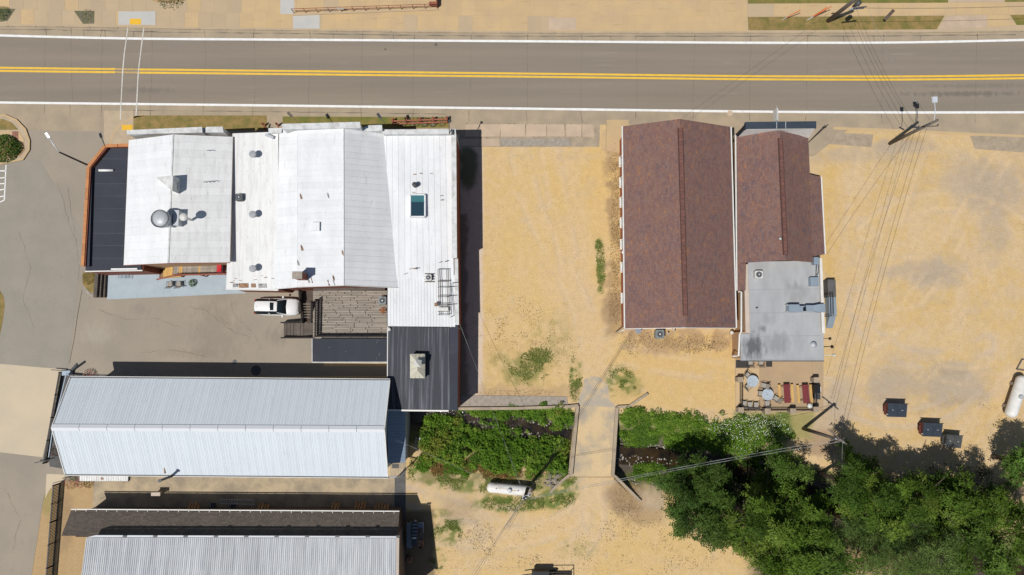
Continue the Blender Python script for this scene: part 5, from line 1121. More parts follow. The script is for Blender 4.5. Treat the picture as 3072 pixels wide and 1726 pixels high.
# ------------------------------------------------------------------ parked car
def make_car():
    r = thing('parked_suv', 'white estate car with roof rails and sunroof parked by the deck stairs', 'car', (0, 0, 0))
    xs = [-2.36, -2.3, -2.05, -1.4, -.4, .6, 1.1, 1.6, 2.05, 2.28, 2.38]
    wd = [.52, .70, .85, .93, .95, .95, .94, .93, .88, .74, .56]
    zt_ = [.86, .95, 1.0, 1.02, 1.03, 1.04, 1.05, 1.0, .93, .82, .68]
    m = MB(); rows = []
    for x, w_, z in zip(xs, wd, zt_):
        prof = [(-w_*.9, .22), (-w_, .42), (-w_, .75), (-w_*.94, z-.08), (-w_*.80, z), (0, z+.035), (w_*.80, z), (w_*.94, z-.08), (w_, .75), (w_, .42), (w_*.9, .22)]
        rows.append([(x, y, zz_) for y, zz_ in prof])
    k = len(rows[0]); vs = [p for r_ in rows for p in r_]; fs = []
    for i in range(len(rows)-1):
        for j in range(k-1): fs.append((i*k+j, (i+1)*k+j, (i+1)*k+j+1, i*k+j+1))
    fs += [tuple(range(k)), tuple(range(len(vs)-1, len(vs)-k-1, -1))]
    m.add(vs, fs); m.build('body', M['carwhite'], r, True)
    gs = [(-2.22, .56, 1.0), (-2.0, .58, 1.45), (-1.7, .62, 1.56), (-.6, .66, 1.6), (.25, .63, 1.56), (.55, .68, 1.42), (1.22, .80, 1.03)]
    m = MB(); vs = []
    for x, w_, z in gs:
        lw = (.74 if x < -2.1 else .84) if x < .6 else .82
        vs += [(x, -lw, .99), (x, -w_, z-.03), (x, -w_*.85, z), (x, w_*.85, z), (x, w_, z-.03), (x, lw, .99)]
    fs = []
    for i in range(len(gs)-1):
        for j in range(5): fs.append((i*6+j, (i+1)*6+j, (i+1)*6+j+1, i*6+j+1))
    fs += [(0, 1, 2, 3, 4, 5), tuple(range(len(vs)-1, len(vs)-7, -1))]
    m.add(vs, fs); m.build('window_glass', M['glass'], r, True)
    m = MB(); vs = []
    for x, w_, z in [(-2.1, .46, 1.47), (-1.98, .54, 1.54), (-1.7, .58, 1.60), (-.6, .60, 1.635), (.1, .58, 1.60), (.32, .55, 1.555)]:
        vs += [(x, -w_, z-.05), (x, -w_*.86, z+.01), (x, 0, z+.025), (x, w_*.86, z+.01), (x, w_, z-.05)]
    fs = [(i*5+j, (i+1)*5+j, (i+1)*5+j+1, i*5+j+1) for i in range(5) for j in range(4)]
    m.add(vs, fs); rf = m.build('roof', M['carwhite'], r, True)
    m = MB(); m.hexa([(-.42, -.42, 1.62), (-.02, -.40, 1.60), (-.02, .40, 1.60), (-.42, .42, 1.62)], [(-.42, -.42, 1.668), (-.02, -.40, 1.642), (-.02, .40, 1.642), (-.42, .42, 1.668)]); m.build('sunroof', M['glass'], rf)
    for s in (-1, 1):
        m = MB(); m.tube([(-1.95, s*.57, 1.58), (-1.8, s*.57, 1.68), (-.1, s*.57, 1.68), (.1, s*.55, 1.58)], .035, 6); m.build('roof_rail', M['blackplastic'], rf)
        m = MB(); m.box((.78, s*1.03, 1.05), (.14, .22, .16)); m.build('mirror', M['carwhite'], r)
        m = MB(); m.hexa([(1.95, s*.62, .84), (2.2, s*.52, .80), (2.24, s*.74, .74), (2.0, s*.85, .8)], [(1.95, s*.62, .91), (2.2, s*.52, .875), (2.24, s*.74, .81), (2.0, s*.85, .87)]); m.build('headlight', M['lens'], r)
        m = MB(); m.box((-2.27, s*.68, .88), (.12, .22, .16)); m.build('tail_light', M['redlens'], r)
        m = MB(); m.bar((.3, s*.66, 1.52), (1.2, s*.83, 1.05), .06, .03); m.bar((-.55, s*.70, 1.52), (-.5, s*.88, 1.02), .09, .03); m.build('pillar', M['carwhite'], r)
        for x in (-1.42, 1.48):
            m = MB(); m.ring((x, s*.83, .34), .25, .095, 'Y', 18, 6); w_ = m.build('wheel', M['tyre'], r, True)
            m = MB(); m.tube([(x, s*.78, .34), (x, s*.88, .34)], .2, 14); m.build('rim', M['galv'], w_)
    m = MB(); m.box((-2.25, 0, 1.0), (.05, 1.3, .05)); m.build('rear_trim', M['blackplastic'], r)
    m = MB(); m.box((-1.85, 0, 1.63), (.1, .03, .05)); m.build('antenna', M['blackplastic'], rf)
    return r
car = make_car(); car.location = W(829, 921, .8); car.location.z = .02; car.rotation_euler.z = -.012
# ------------------------------------------------------------------ air conditioners
def ac(u, v, z, s, label, body, par_h=.8, grille='acgrille', rz=0):
    p = W(u, v, z+par_h); t = thing('air_conditioner', label, 'air conditioner', (p.x, p.y, z))
    m = MB(); b = s*.16; pts = []
    for (sx, sy) in ((1, 1), (-1, 1), (-1, -1), (1, -1)):
        for k in range(3):
            a = math.atan2(sy, sx)-math.pi/4+k*math.pi/4; pts.append((p.x+sx*(s/2-b)+b*math.cos(a), p.y+sy*(s/2-b)+b*math.sin(a)))
    m.prism(pts, z, z+par_h); m.build('casing', M[body], t)
    m = MB(); m.lathe((p.x, p.y, z+par_h), [(s*.40, 0), (s*.40, .03), (s*.36, .035)], 24); m.build('fan_grille', M[grille], t)
    m = MB(); m.lathe((p.x, p.y, z+par_h+.03), [(s*.12, 0), (s*.12, .06), (.01, .07)], 12); m.build('fan_motor', M['galv'], t)
    for i in range(6):
        a = i*math.pi/3; piece('grille_bar', M['dkmetal'], (p.x+math.cos(a)*s*.2, p.y+math.sin(a)*s*.2, z+par_h+.035), (s*.38, .02, .02), a, t)
    for q_ in (.3, .38):
        m = MB(); m.ring((p.x, p.y, z+par_h+.045), s*q_, .012, 'Z', 20, 4); m.build('grille_ring', M['galv'], t)
    return t
ac(717, 592, 5.1, .75, 'small roof air conditioner beside the tavern eave on the white hall', 'dkmetal')
t = ac(1285, 833, 5.0, .62, 'beige fan unit on a timber frame on the white flat roof', 'acwhite', .5)
for k in range(4): piece('support_beam', M['poleold'], W(1289, 822+k*8, 5.0), (1.0, .08, .1), 0, t)
ac(1147, 902, dz, .8, 'grey-green air conditioner standing on the wooden deck', 'acgrey', .8)
ac(1980, 1003, 0, .92, 'grey-green air conditioner behind the big brown building', 'acgrey', .9)
ac(2277, 824, kz, .8, 'white fan unit on the grey flat roof corner', 'acwhite', .7)
p = W(2218, 904, .6); t = thing('air_conditioner', 'pale box unit squeezed in the gap beside the downspout', 'air conditioner', (p.x, p.y, 0)); m = MB(); m.box((p.x, p.y, .5), (.35, .75, .6)); m.build('casing', M['acwhite'], t); m = MB(); m.box((p.x-.02, p.y+.3, .85), (.3, .4, .1)); m.build('lid', M['dkmetal'], t)
# rooftop steel rack
rk = thing('steel_rack', 'long rusty steel sign rack lying on the white flat roof', 'rack', W(1332, 880, 5.0))
for u in (1314, 1320, 1340, 1345): 
    m = MB(); m.tube([W(u, 808, 5.35), W(u+4, 946, 5.2)], .035, 6); m.build('rail', M['poleold'], rk)
for v in (808, 843, 845, 862, 888, 891, 912, 917, 935, 945):
    m = MB(); m.tube([W(1313, v, 5.35), W(1348, v, 5.35)], .03, 6); m.build('rung', M['poleold'], rk)
m = MB(); m.box(W(1330, 928, 5.25), (1.0, .35, .2)); m.build('panel', M['acwhite'], rk); m = MB(); m.box(W(1308, 914, 5.4), (.3, .35, .25)); m.build('motor_box', M['rust'], rk)
for v in (863, 890, 916): 
    m = MB(); m.tube([W(1340, v, 5.3), W(1372, v-4, 5.1)], .025, 6); m.build('brace', M['dkmetal'], rk)
m = MB(); m.tube([W(1374, 848, 5.2), W(1355, 850, 5.3), W(1354, 870, 5.2), W(1360, 920, 5.1), W(1362, 948, 5.1), W(1350, 952, 5.1)], .03, 6); tag(m.build('roof_conduit', M['dkmetal']), 'bent dark conduit snaking along the white roof edge', 'conduit')
# ------------------------------------------------------------------ bins and tanks
def bin_(u, v, rz, label, body, lid, wide=1.95, deep=1.35, hh=1.25, group=None):
    p = W(u, v, 0); t = thing('dumpster', label, 'dumpster', (0, 0, 0), group)
    m = MB(); m.hexa([(-wide/2+.1, -deep/2+.15, .15), (wide/2-.1, -deep/2+.15, .15), (wide/2-.1, deep/2-.05, .15), (-wide/2+.1, deep/2-.05, .15)], [(-wide/2, -deep/2, hh-.25), (wide/2, -deep/2, hh-.25), (wide/2, deep/2, hh), (-wide/2, deep/2, hh)]); m.build('body', M[body], t)
    for s in (-1, 1):
        l = MB(); x0_, x1_ = (-wide/2-.03, -.01) if s < 0 else (.01, wide/2+.03)
        l.hexa([(x0_, -deep/2-.05, hh-.24), (x1_, -deep/2-.05, hh-.24), (x1_, deep/2+.02, hh+.02), (x0_, deep/2+.02, hh+.02)], [(x0_, -deep/2-.05, hh-.19), (x1_, -deep/2-.05, hh-.19), (x1_, deep/2+.02, hh+.07), (x0_, deep/2+.02, hh+.07)])
        lo = l.build('lid', M[lid], t)
        for k in range(5):
            x = lerp(x0_, x1_, (k+.5)/5); r = MB(); r.bar((x, -deep/2+.02, hh-.17), (x, deep/2-.05, hh+.075), .05, .035); r.build('rib', M[lid], lo)
        r = MB(); r.box(((x0_+x1_)/2, 0, hh-.03), (.16, .05, .07)); r.build('lid_handle', M['galv'], lo)
        m = MB(); m.box((s*(wide/2+.07), 0, .62), (.14, .8, .18)); m.build('fork_pocket', M[body], t)
    m = MB(); m.bar((-wide/2-.15, deep/2+.05, hh+.05), (wide/2+.15, deep/2+.05, hh+.05), .05, .05); m.build('hinge_rod', M['iron'], t)
    m = MB(); m.box((-wide/2-.0, -deep/2+.2, .95), (.03, .1, .35), ry=-.12); m.build('label_plate', M['wtrim'], t)
    for sx in (-1, 1):
        for sy in (-1, 1): m = MB(); m.tube([(sx*wide*.36-.04, sy*deep*.3, .09), (sx*wide*.36+.04, sy*deep*.3, .09)], .09, 10); m.build('caster', M['tyre'], t)
    t.location = p; t.rotation_euler.z = rz; return t
bin_(2674, 1228, -.03, 'maroon dumpster with blue-black lids, nearest the patio', 'binred', 'binlid')
bin_(2778, 1286, -.04, 'maroon dumpster with blue-black lids, between the other two bins', 'binred', 'binlid')
bin_(2842, 1320, -.09, 'dark grey dumpster half in tree shade', 'dkmetal', 'bingrey', 1.6, 1.25, 1.2)
def tank(a, b, r, mat, name, label):
    a = Vector(a); b = Vector(b); c = (a+b)/2; t = thing(name, label, 'tank', (c.x, c.y, 0)); d = (b-a).normalized()
    pts = []; rs_ = []
    for k in range(7): q_ = k/6*math.pi/2; pts.append(a-d*r*math.cos(q_)*.9); rs_.append(max(.02, r*math.sin(q_)))
    for k in range(5): pts.append(lerp(a, b, (k+1)/6)); rs_.append(r)
    for k in range(7): q_ = (1-k/6)*math.pi/2; pts.append(b+d*r*math.cos(q_)*.9); rs_.append(max(.02, r*math.sin(q_)))
    m = MB(); m.tube(pts, rs_, 24); m.build('vessel', M[mat], t, True)
    for f in (.0, .33, .66, 1.0):
        if f in (.33, .66):
            m = MB(); ps = lerp(a, b, f); m.tube([ps-d*.015, ps+d*.015], r+.008, 24); m.build('weld_band', M['tank'], t)
    m = MB(); m.lathe(c+Vector((0, 0, r-.05)), [(.24, 0), (.24, .16), (.18, .26), (.02, .28)], 14); m.build('valve_dome', M['galv'], t)
    for f in (.15, .85): 
        ps = lerp(a, b, f); m = MB(); m.box((ps.x, ps.y, (ps.z-r)/2+.1), (.3, 1.0, ps.z-r+.25), rz=math.atan2(d.y, d.x)); m.build('saddle', M['stonegrey'], t)
    return t
tk = tank(W(1474, 1463, 1.0), W(1584, 1474, 1.0), .54, 'tankrust', 'propane_tank', 'white propane tank with rust stains on the grass by the creek')
for f, du, dv in ((.1, 0, 0), (.55, 6, -3), (.75, -4, 4)):
    pp_ = lerp(W(1478, 1463, 1.0), W(1578, 1473, 1.0), f)+Vector((0, 0, .6)); m = MB(); m.tube([pp_, pp_+Vector((0, 0, .18))], .05, 8); m.build('fitting', M['galv'], tk)
m = MB(); m.tube([W(1530, 1468, 1.65), W(1548, 1480, 1.0), W(1552, 1492, .1)], .03, 6); m.build('gas_pipe', M['galv'], tk)
tank(W(3066, 1142, 1.0), W(3034, 1238, 1.0), .6, 'tank', 'propane_tank', 'large clean white propane tank at the right edge of the lot')
# ------------------------------------------------------------------ patio
pat = structs('patio', PX([(2204, 1075), (2448, 1075), (2450, 1236), (2206, 1236)]), .03, M['patio'])
for r_ in ([2207, 1105, 2277, 1232], [2280, 1084, 2344, 1160], [2280, 1162, 2344, 1232], [2346, 1084, 2436, 1160], [2346, 1162, 2436, 1232], [2437, 1084, 2470, 1232]):
    slab4('slab', R4(*r_), .03, .03, M['patioltan'] if r_[0] == 2207 else M['patio'], pat)
for a in ((2207, 1080, 2249, 1104), (2297, 1084, 2316, 1101)): slab4('rubber_mat', R4(*a), .062, .02, M['mat'], pat)
pr_ = thing('patio_railing', 'dark picket railing with stone pillars around the small patio', 'fence', W(2330, 1228))
fence(pr_, [W(2219, 1146), W(2219, 1222)], .95, .13, 3, mat='iron', bw=.03); fence(pr_, [W(2226, 1229), W(2442, 1229)], .95, .13, 3, mat='iron', bw=.03); fence(pr_, [W(2438, 1145), W(2440, 1220)], .95, .13, 3, mat='iron', bw=.03)
for (u, v) in [(2211, 1138), (2213, 1228), (2292, 1231), (2367, 1231), (2436, 1139), (2436, 1226)]:
    p = W(u, v); piece('pillar', M['pillar'], p, (.5, .46, 1.05), 0, pr_); piece('pillar_cap', M['stone'], p+Vector((0, 0, 1.05)), (.6, .56, .1), 0, pr_)
def make_chair():
    r = thing('patio_chair', 'x', 'chair', (0, 0, 0), 'sling patio chairs')
    m = MB(); m.hexa([(-.26, -.25, .40), (.26, -.25, .43), (.26, .25, .43), (-.26, .25, .40)], [(-.26, -.25, .42), (.26, -.25, .45), (.26, .25, .45), (-.26, .25, .42)]); m.build('seat', M['sling'], r)
    m = MB(); m.hexa([(-.24, -.25, .42), (-.24, .25, .42), (-.44, .25, .95), (-.44, -.25, .95)], [(-.22, -.25, .42), (-.22, .25, .42), (-.42, .25, .95), (-.42, -.25, .95)]); m.build('backrest', M['sling'], r)
    for s in (-1, 1):
        m = MB(); m.tube([(-.5, s*.29, 1.0), (-.26, s*.29, .42), (-.3, s*.29, .0)], .02, 6); m.build('rear_leg', M['iron'], r)
        m = MB(); m.tube([(.32, s*.29, 0), (.28, s*.29, .44), (.28, s*.3, .64), (-.33, s*.3, .66)], .02, 6); m.build('arm_and_leg', M['iron'], r)
    m = MB(); m.tube([(-.49, -.29, .98), (-.49, .29, .98)], .02, 6); m.build('top_bar', M['iron'], r)
    return r
ch0 = make_chair()
CH = [(2243, 1127, 2.4, 'grey sling chair at the upper-left side of the left round table'), (2243, 1160, 3.9, 'grey sling chair at the lower-left side of the left round table'), (2290, 1157, -.25, 'grey sling chair between the two round patio tables'), (2282, 1181, 3.1, 'grey sling chair on the left of the right-hand round table'), (2327, 1196, -.6, 'grey sling chair between the right-hand round table and picnic table'), (2300, 1211, -1.55, 'grey sling chair at the lower side of the right-hand round table'),
      (2231, 1211, -1.55, 'grey sling chair in the railing row, nearest the left pillar'), (2248, 1214, -1.55, 'grey sling chair in the middle of the railing row'), (2267, 1215, -1.55, 'grey sling chair at the right end of the railing row'), (2250, 1088, -1.55, 'grey sling chair under the eave beside the large rubber mat'), (2281, 1088, -1.55, 'grey sling chair under the eave beside the small rubber mat')]
for i, (u, v, a, lb) in enumerate(CH):
    c = ch0 if i == 0 else copy_tree(ch0)
    p = W(u, v, .4); c.location = (p.x, p.y, .06); c.rotation_euler.z = a+math.pi; c['label'] = lb
def round_table(u, v, label):
    p = W(u, v, .74); t = thing('round_table', label, 'table', (p.x, p.y, .06), 'round patio tables')
    m = MB(); m.lathe((p.x, p.y, .72), [(.60, 0), (.62, .01), (.62, .03), (.58, .035)], 32); tp_ = m.build('tabletop', M['tabletop'], t)
    for r in (.61, .42): 
        m = MB(); m.ring((p.x, p.y, .757), r, .012 if r < .6 else .02, 'Z', 32, 5); m.build('rim', M['galv'], tp_)
    m = MB(); m.lathe((p.x, p.y, .74), [(.035, 0), (.035, .03), (.01, .03)], 10); m.build('umbrella_hole', M['iron'], tp_)
    for k in range(4):
        a = k*math.pi/2+.4; m = MB(); m.tube([(p.x+.45*math.cos(a), p.y+.45*math.sin(a), .06), (p.x+.35*math.cos(a), p.y+.35*math.sin(a), .72)], .02, 6); m.build('leg', M['iron'], t)
round_table(2258, 1144, 'round mottled-glass patio table on the left, near the left pillar'); round_table(2303, 1184, 'round mottled-glass patio table beside the picnic tables')
def picnic(u, v, rz, label):
    t = thing('picnic_table', label, 'picnic table', (0, 0, 0), 'maroon picnic tables')
    for k in range(5): piece('table_plank', M['picnicred'], (-.27+k*.135, 0, .74), (.128, 1.95, .04), 0, t)
    for s in (-1, 1):
        piece('bench', M['pine'], (s*.68, 0, .42), (.27, 1.9, .05), 0, t)
        for e in (-.72, .72):
            m = MB(); m.bar((s*.2, e, .74), (s*.62, e, 0), .05, .1); m.build('leg', M['darkwood'], t)
    for e in (-.72, .72): m = MB(); m.bar((-.8, e, .40), (.8, e, .40), .05, .08); m.build('cross_bar', M['darkwood'], t)
    p = W(u, v, .6); t.location = (p.x, p.y, .06); t.rotation_euler.z = rz; return t
picnic(2359, 1181, .03, 'maroon picnic table with yellow benches beside the round tables'); picnic(2415, 1182, .05, 'maroon picnic table with yellow benches against the right-hand railing')
p = W(2452, 1167, 1.0); t = thing('grill', 'black covered grill outside the patio railing', 'grill', (p.x, p.y, 0)); m = MB(); m.hexa([(p.x-.38, p.y-.5, .1), (p.x+.34, p.y-.5, .1), (p.x+.34, p.y+.5, .1), (p.x-.38, p.y+.5, .1)], [(p.x-.3, p.y-.44, 1.1), (p.x+.28, p.y-.42, 1.1), (p.x+.28, p.y+.42, 1.1), (p.x-.3, p.y+.44, 1.1)]); m.build('cover', M['blackplastic'], t); m = MB(); m.box((p.x+.3, p.y-.05, 1.0), (.1, .5, .2)); m.build('handle', M['wtrim'], t)
p = W(2450, 1189, .6); t = thing('bin', 'small black wheeled bin next to the grill', 'bin', (p.x, p.y, 0)); m = MB(); m.hexa([(p.x-.22, p.y-.22, .05), (p.x+.22, p.y-.22, .05), (p.x+.22, p.y+.22, .05), (p.x-.22, p.y+.22, .05)], [(p.x-.28, p.y-.3, .75), (p.x+.26, p.y-.3, .75), (p.x+.26, p.y+.3, .75), (p.x-.28, p.y+.3, .75)]); m.build('body', M['blackplastic'], t); m = MB(); m.box((p.x, p.y, .79), (.6, .66, .06)); ld_ = m.build('lid', M['dkmetal'], t)
for k in range(3): piece('rib', M['blackplastic'], (p.x-.15+k*.15, p.y, .82), (.04, .5, .02), 0, ld_)
p = W(2431, 1218, .8); m = MB(); m.lathe((p.x, p.y, .05), [(.12, 0), (.16, .5), (.28, .62), (.26, .72), (.05, .8)], 16); tag(m.build('ash_bin', M['acwhite'], smooth=True), 'small cream ash bin in the patio corner', 'bin')
# two folding chairs and a plant on the blue patio
for k, (u, lb) in enumerate(((511, 'grey folding chair on the blue-grey patio, left of the pair'), (537, 'grey folding chair on the blue-grey patio, nearer the potted plant'))):
    c = copy_tree(ch0); p = W(u, 853, .4); c.location = (p.x, p.y, .04); c.rotation_euler.z = 1.57+.1*k; c['label'] = lb; c['group'] = 'chairs on the blue-grey patio'
# ------------------------------------------------------------------ handrail on the north walk, rack with bicycles
hr = thing('ramp_railing', 'long rust-red pipe railing along the raised north walk', 'railing', W(1100, 30))
ra, rb2 = W(882, 40, .12), W(1312, 25, .12)
for z in (.55, 1.0): m = MB(); m.tube([ra+Vector((0, 0, z)), rb2+Vector((0, 0, z))], .035, 6); m.build('rail', M['redpaint'], hr)
for i in range(13): p = lerp(ra, rb2, i/12); m = MB(); m.tube([p, p+Vector((0, 0, 1.05))], .035, 6); m.build('post', M['redpaint'], hr)
m = MB(); m.bar(lerp(ra, rb2, .335)+Vector((-.35, -.06, .75)), lerp(ra, rb2, .335)+Vector((.35, -.06, .75)), .04, .4); m.build('sign_plate', M['acwhite'], hr)
m = MB(); m.bar(rb2+Vector((0, 0, .5)), rb2+Vector((0, 1.6, .5)), .12, 1.0); m.build('end_panel', M['redpaint'], hr)
m = MB(); m.box(rb2+Vector((-.45, .25, .5)), (.8, .3, .5)); m.build('box', M['redpaint'], hr)
p_ = [W(u, v) for u, v in [(879, 44), (1315, 28), (1315, 33), (879, 50)]]; m = MB(); m.prism([(p.x, p.y) for p in p_], .1, .22); m.build('plinth', M['slab'], hr)
rk2 = thing('rail_bench', 'rust-red timber rail bench in front of the white flat wing', 'bench', W(1262, 368))
for k, dy in enumerate((-.16, .16)):
    a, b = W(1181, 368, .75), W(1342, 362, .75); m = MB(); m.bar(a+Vector((0, dy, 0)), b+Vector((0, dy, 0)), .16, .08); m.build('beam', mk('rail_rust%d' % k, (.36, .14, .07), (.28, .10, .06), scale=3, fine=.15), rk2)
for i in range(5): p = lerp(W(1181, 368, 0), W(1342, 362, 0), i/4); piece('post', M['redpaint'], p, (.18, .5, .85), 0, rk2)
def make_bike():
    r = thing('bicycle', 'x', 'bicycle', (0, 0, 0), 'bicycles in front of the white wing')
    for x in (-.52, .52):
        m = MB(); m.ring((x, 0, .34), .33, .02, 'Y', 24, 5); w_ = m.build('wheel', M['tyre'], r)
        m = MB()
        for k in range(8): a = k*math.pi/4; m.tube([(x, 0, .34), (x+.32*math.cos(a), 0, .34+.32*math.sin(a))], .006, 4)
        m.build('spokes', M['galv'], w_)
    m = MB(); m.tube([(-.52, 0, .34), (-.12, 0, .3), (.38, 0, .78), (-.2, 0, .8), (-.12, 0, .3)], .022, 6); m.tube([(.52, 0, .34), (.38, 0, .78), (.34, 0, .98)], .022, 6); m.tube([(-.52, 0, .34), (-.2, 0, .8)], .015, 6); m.build('frame', M['dkmetal'], r)
    m = MB(); m.box((-.24, 0, .93), (.26, .14, .06)); m.build('saddle', M['blackplastic'], r)
    m = MB(); m.tube([(.28, -.28, 1.0), (.36, -.1, 1.0), (.36, .1, 1.0), (.28, .28, 1.0)], .016, 6); m.build('handlebar', M['galv'], r)
    return r
bk = make_bike()
for i, (u, lb) in enumerate(((1222, 'bicycle at the left end of the rail bench, mostly in shadow'), (1262, 'bicycle in the middle of the rail bench row'), (1286, 'bicycle second from the right end of the rail bench'), (1313, 'bicycle at the right end of the rail bench in the sun'))):
    b = bk if i == 0 else copy_tree(bk); p = W(u, 378, .3); b.location = (p.x, p.y, .04); b.rotation_euler = (-.95, 0, .06*(i-1)); b.location.z = .08; b['label'] = lb
# gooseneck sign lamps, front posts
def spot(name, label, a, b, z, head):
    P0, P1 = W(*a, z), W(*b, z+.3); t = thing(name, label, 'lamp', (P0.x, P0.y, 0)); m = MB(); m.tube([P0, lerp(P0, P1, .5)+Vector((0, 0, .1)), P1], .035, 6); m.build('arm', M['poleold'], t)
    d = (P1-P0).normalized(); m = MB(); m.bar(P1-d*.1, P1+d*.5, .28, .14); m.build('lamp_head', M[head], t); return t
spot('sign_lamp', 'gooseneck sign lamp reaching over the lawn, left one on the false front', (893, 367), (874, 348), 5.6, 'poleold')
spot('sign_lamp', 'gooseneck sign lamp reaching over the lawn, right one on the false front', (1154, 371), (1141, 353), 5.2, 'dkmetal')
p0 = W(1348, 402, 6.2); t = thing('antenna_mast', 'small antenna mast with wire stay at the white wing front corner', 'antenna', (p0.x, p0.y, 0)); m = MB(); m.tube([p0, W(1347, 366, 7.4)], .05, 6); m.build('mast', M['poleold'], t); m = MB(); m.lathe(W(1350, 364, 7.3), [(.05, 0), (.16, .1), (.05, .25)], 10); m.build('insulator', M['dkmetal'], t); m = MB(); m.box(W(1357, 397, 6.35), (.2, .5, .25)); m.build('weatherhead', M['dkmetal'], t)
for (u, lb) in ((795, 'rust-red short post left of the front walk'), (836, 'rust-red short post right of the front walk')):
    t = thing('walk_post', lb, 'post', W(u, 383)); m = MB(); m.bar(W(u, 392, .5), W(u-2, 372, .9), .14, .12); m.build('rail', M['redpaint'], t); piece('post', M['redpaint'], W(u, 378), (.16, .16, 1.0), 0, t)
pp = W(2426, 427); t = thing('sign_post', 'thin slanted-looking grey pole beside the false front shop corner', 'pole', pp); m = MB(); m.tube([Vector((pp.x, pp.y, 0)), W(2484, 374, 4.2)], .05, 8); m.build('pole', M['poledark'], t); m = MB(); m.box(W(2476, 382, 3.7), (.12, .12, .25)); m.build('bracket', M['iron'], t)
# ------------------------------------------------------------------ poles, lamps and wires
def upole(base, top, h_, label, mat='poleold', r=.17):
    b = W(*base); tpt = W(*top, h_); t = thing('utility_pole', label, 'utility pole', b)
    m = MB(); m.tube([b, lerp(b, tpt, .5), tpt], [r*1.15, r, r*.8], 12); m.build('pole', M[mat], t, True); return t, b, tpt
P1, b1, t1 = upole((2483, 64), (2592, -22), 10.0, 'tall weathered utility pole on the verge at the top right', 'poleold', .21)
P2, b2, t2 = upole((2669, 431), (2812, 361), 9.2, 'utility pole with street lamp arms at the edge of the right-hand lot')
P3, b3, t3 = upole((2410, 1286), (2528, 1323), 9.0, 'utility pole standing by the patio corner and creek grass', 'poleold')
P4, b4, t4 = upole((1584, 1462), (1574, 1496), 8.4, 'utility pole beside the propane tank seen nearly end-on', 'poledark')
def arm(t, a, b, w=.1, mat='poleold', name='crossarm'): m = MB(); m.bar(a, b, w, w); return m.build(name, M[mat], t)
# crossarms and transformer
arm(P1, W(2560, 24, 8.6), W(2600, 20, 8.6)); 
p = W(2571, 14, 8.0); m = MB(); m.lathe(p-Vector((0, 0, .5)), [(.05, 0), (.26, .03), (.26, .95), (.2, 1.0), (.05, 1.1)], 14); m.build('transformer', M['dkmetal'], P1, True)
arm(P1, W(2548, 29, 8.0), W(2592, 24, 8.0), .14, 'galv', 'equipment_bracket')
for (u, v) in [(2555, 28), (2569, 24), (2590, 22)]: m = MB(); m.lathe(W(u, v, 8.3), [(.06, 0), (.09, .15), (.04, .3)], 8); m.build('insulator', M['galv'], P1)
m = MB(); m.bar(W(2515, -6, 8.9), W(2536, -10, 9.2), .12, .12); m.build('fuse_cutout', M['acwhite'], P1)
a_ = W(2748, 384, 8.0); arm(P2, W(2741, 378, 7.9), W(2757, 388, 7.9), .12, 'dkmetal', 'bracket')
def slamp(t, a, b, head, armm, hw, hl):
    m = MB(); m.tube([a, lerp(a, b, .5)+Vector((.03, 0, .12)), b], .035, 6); m.build('lamp_arm', M[armm], t)
    d = (b-a); d.z = 0; d.normalize(); m = MB(); c = b+d*hl/2; sd = Vector((-d.y, d.x, 0))
    m.hexa([c-d*hl/2-sd*hw/2, c-d*hl/2+sd*hw/2, c+d*hl/2+sd*hw*.55, c+d*hl/2-sd*hw*.55], [c-d*hl*.45-sd*hw*.4+Vector((0, 0, .14)), c-d*hl*.45+sd*hw*.4+Vector((0, 0, .14)), c+d*hl*.45+sd*hw*.45+Vector((0, 0, .16)), c+d*hl*.45-sd*hw*.45+Vector((0, 0, .16))]); m.build('lamp_head', M[head], t)
slamp(P2, W(2748, 377, 7.8), W(2751, 326, 8.2), 'iron', 'dkmetal', .36, .5); slamp(P2, W(2802, 362, 8.9), W(2804, 309, 9.2), 'lampwhite', 'lampwhite', .5, .6)
for (u, v, z) in [(2786, 373, 8.8), (2779, 378, 8.5), (2754, 388, 7.8), (2812, 376, 8.9)]: m = MB(); m.lathe(W(u, v, z), [(.05, 0), (.08, .1), (.04, .22)], 8); m.build('insulator', M['dkmetal'], P2)
arm(P2, W(2776, 380, 8.6), W(2814, 378, 8.8), .1)
arm(P3, W(2484, 1288, 8.3), W(2540, 1334, 8.4), .09); arm(P3, W(2498, 1330, 8.2), W(2532, 1314, 8.3), .1)
for (u, v) in [(2506, 1316), (2520, 1320), (2528, 1326)]: m = MB(); m.lathe(W(u, v, 8.6), [(.05, 0), (.1, .14), (.04, .28)], 8); m.build('insulator', M['galv'], P3)
arm(P4, W(1566, 1492, 8.1), W(1592, 1484, 8.1), .12, 'galv')
for (u, v) in [(1569, 1497), (1578, 1494), (1588, 1488)]: m = MB(); m.lathe(W(u, v, 8.3), [(.05, 0), (.1, .14), (.04, .28)], 8); m.build('insulator', M['galv'], P4)
def wire(a, b, label, mat='wire', r=.017, sag=.5, n=14):
    a = Vector(a); b = Vector(b); m = MB(); pts = []
    for i in range(n+1): t = i/n; p = lerp(a, b, t); p.z -= sag*4*t*(1-t); pts.append(p)
    m.tube(pts, r*.72, 5); tag(m.build('overhead_wire', M[mat]), label, 'wire', 'overhead wires')
wire(W(2548, 29, 8.2), W(2724, 386, 7.9), 'leftmost wire crossing the road between the two roadside poles')
wire(W(2569, 26, 8.2), W(2744, 372, 7.9), 'second wire from the left crossing the road between the poles')
wire(W(2604, 22, 8.8), W(2753, 312, 8.6), 'rightmost dashed-looking wire crossing the road', 'wirelight')
wire(W(2760, 316, 8.3), W(2790, 360, 8.8), 'short wire from the dark lamp head to the roadside pole top', r=.013, sag=.05)
wire(W(2486, 40, 7.5), W(2046, 354, 6.3), 'service wire from the top pole to the big brown roof', r=.014)
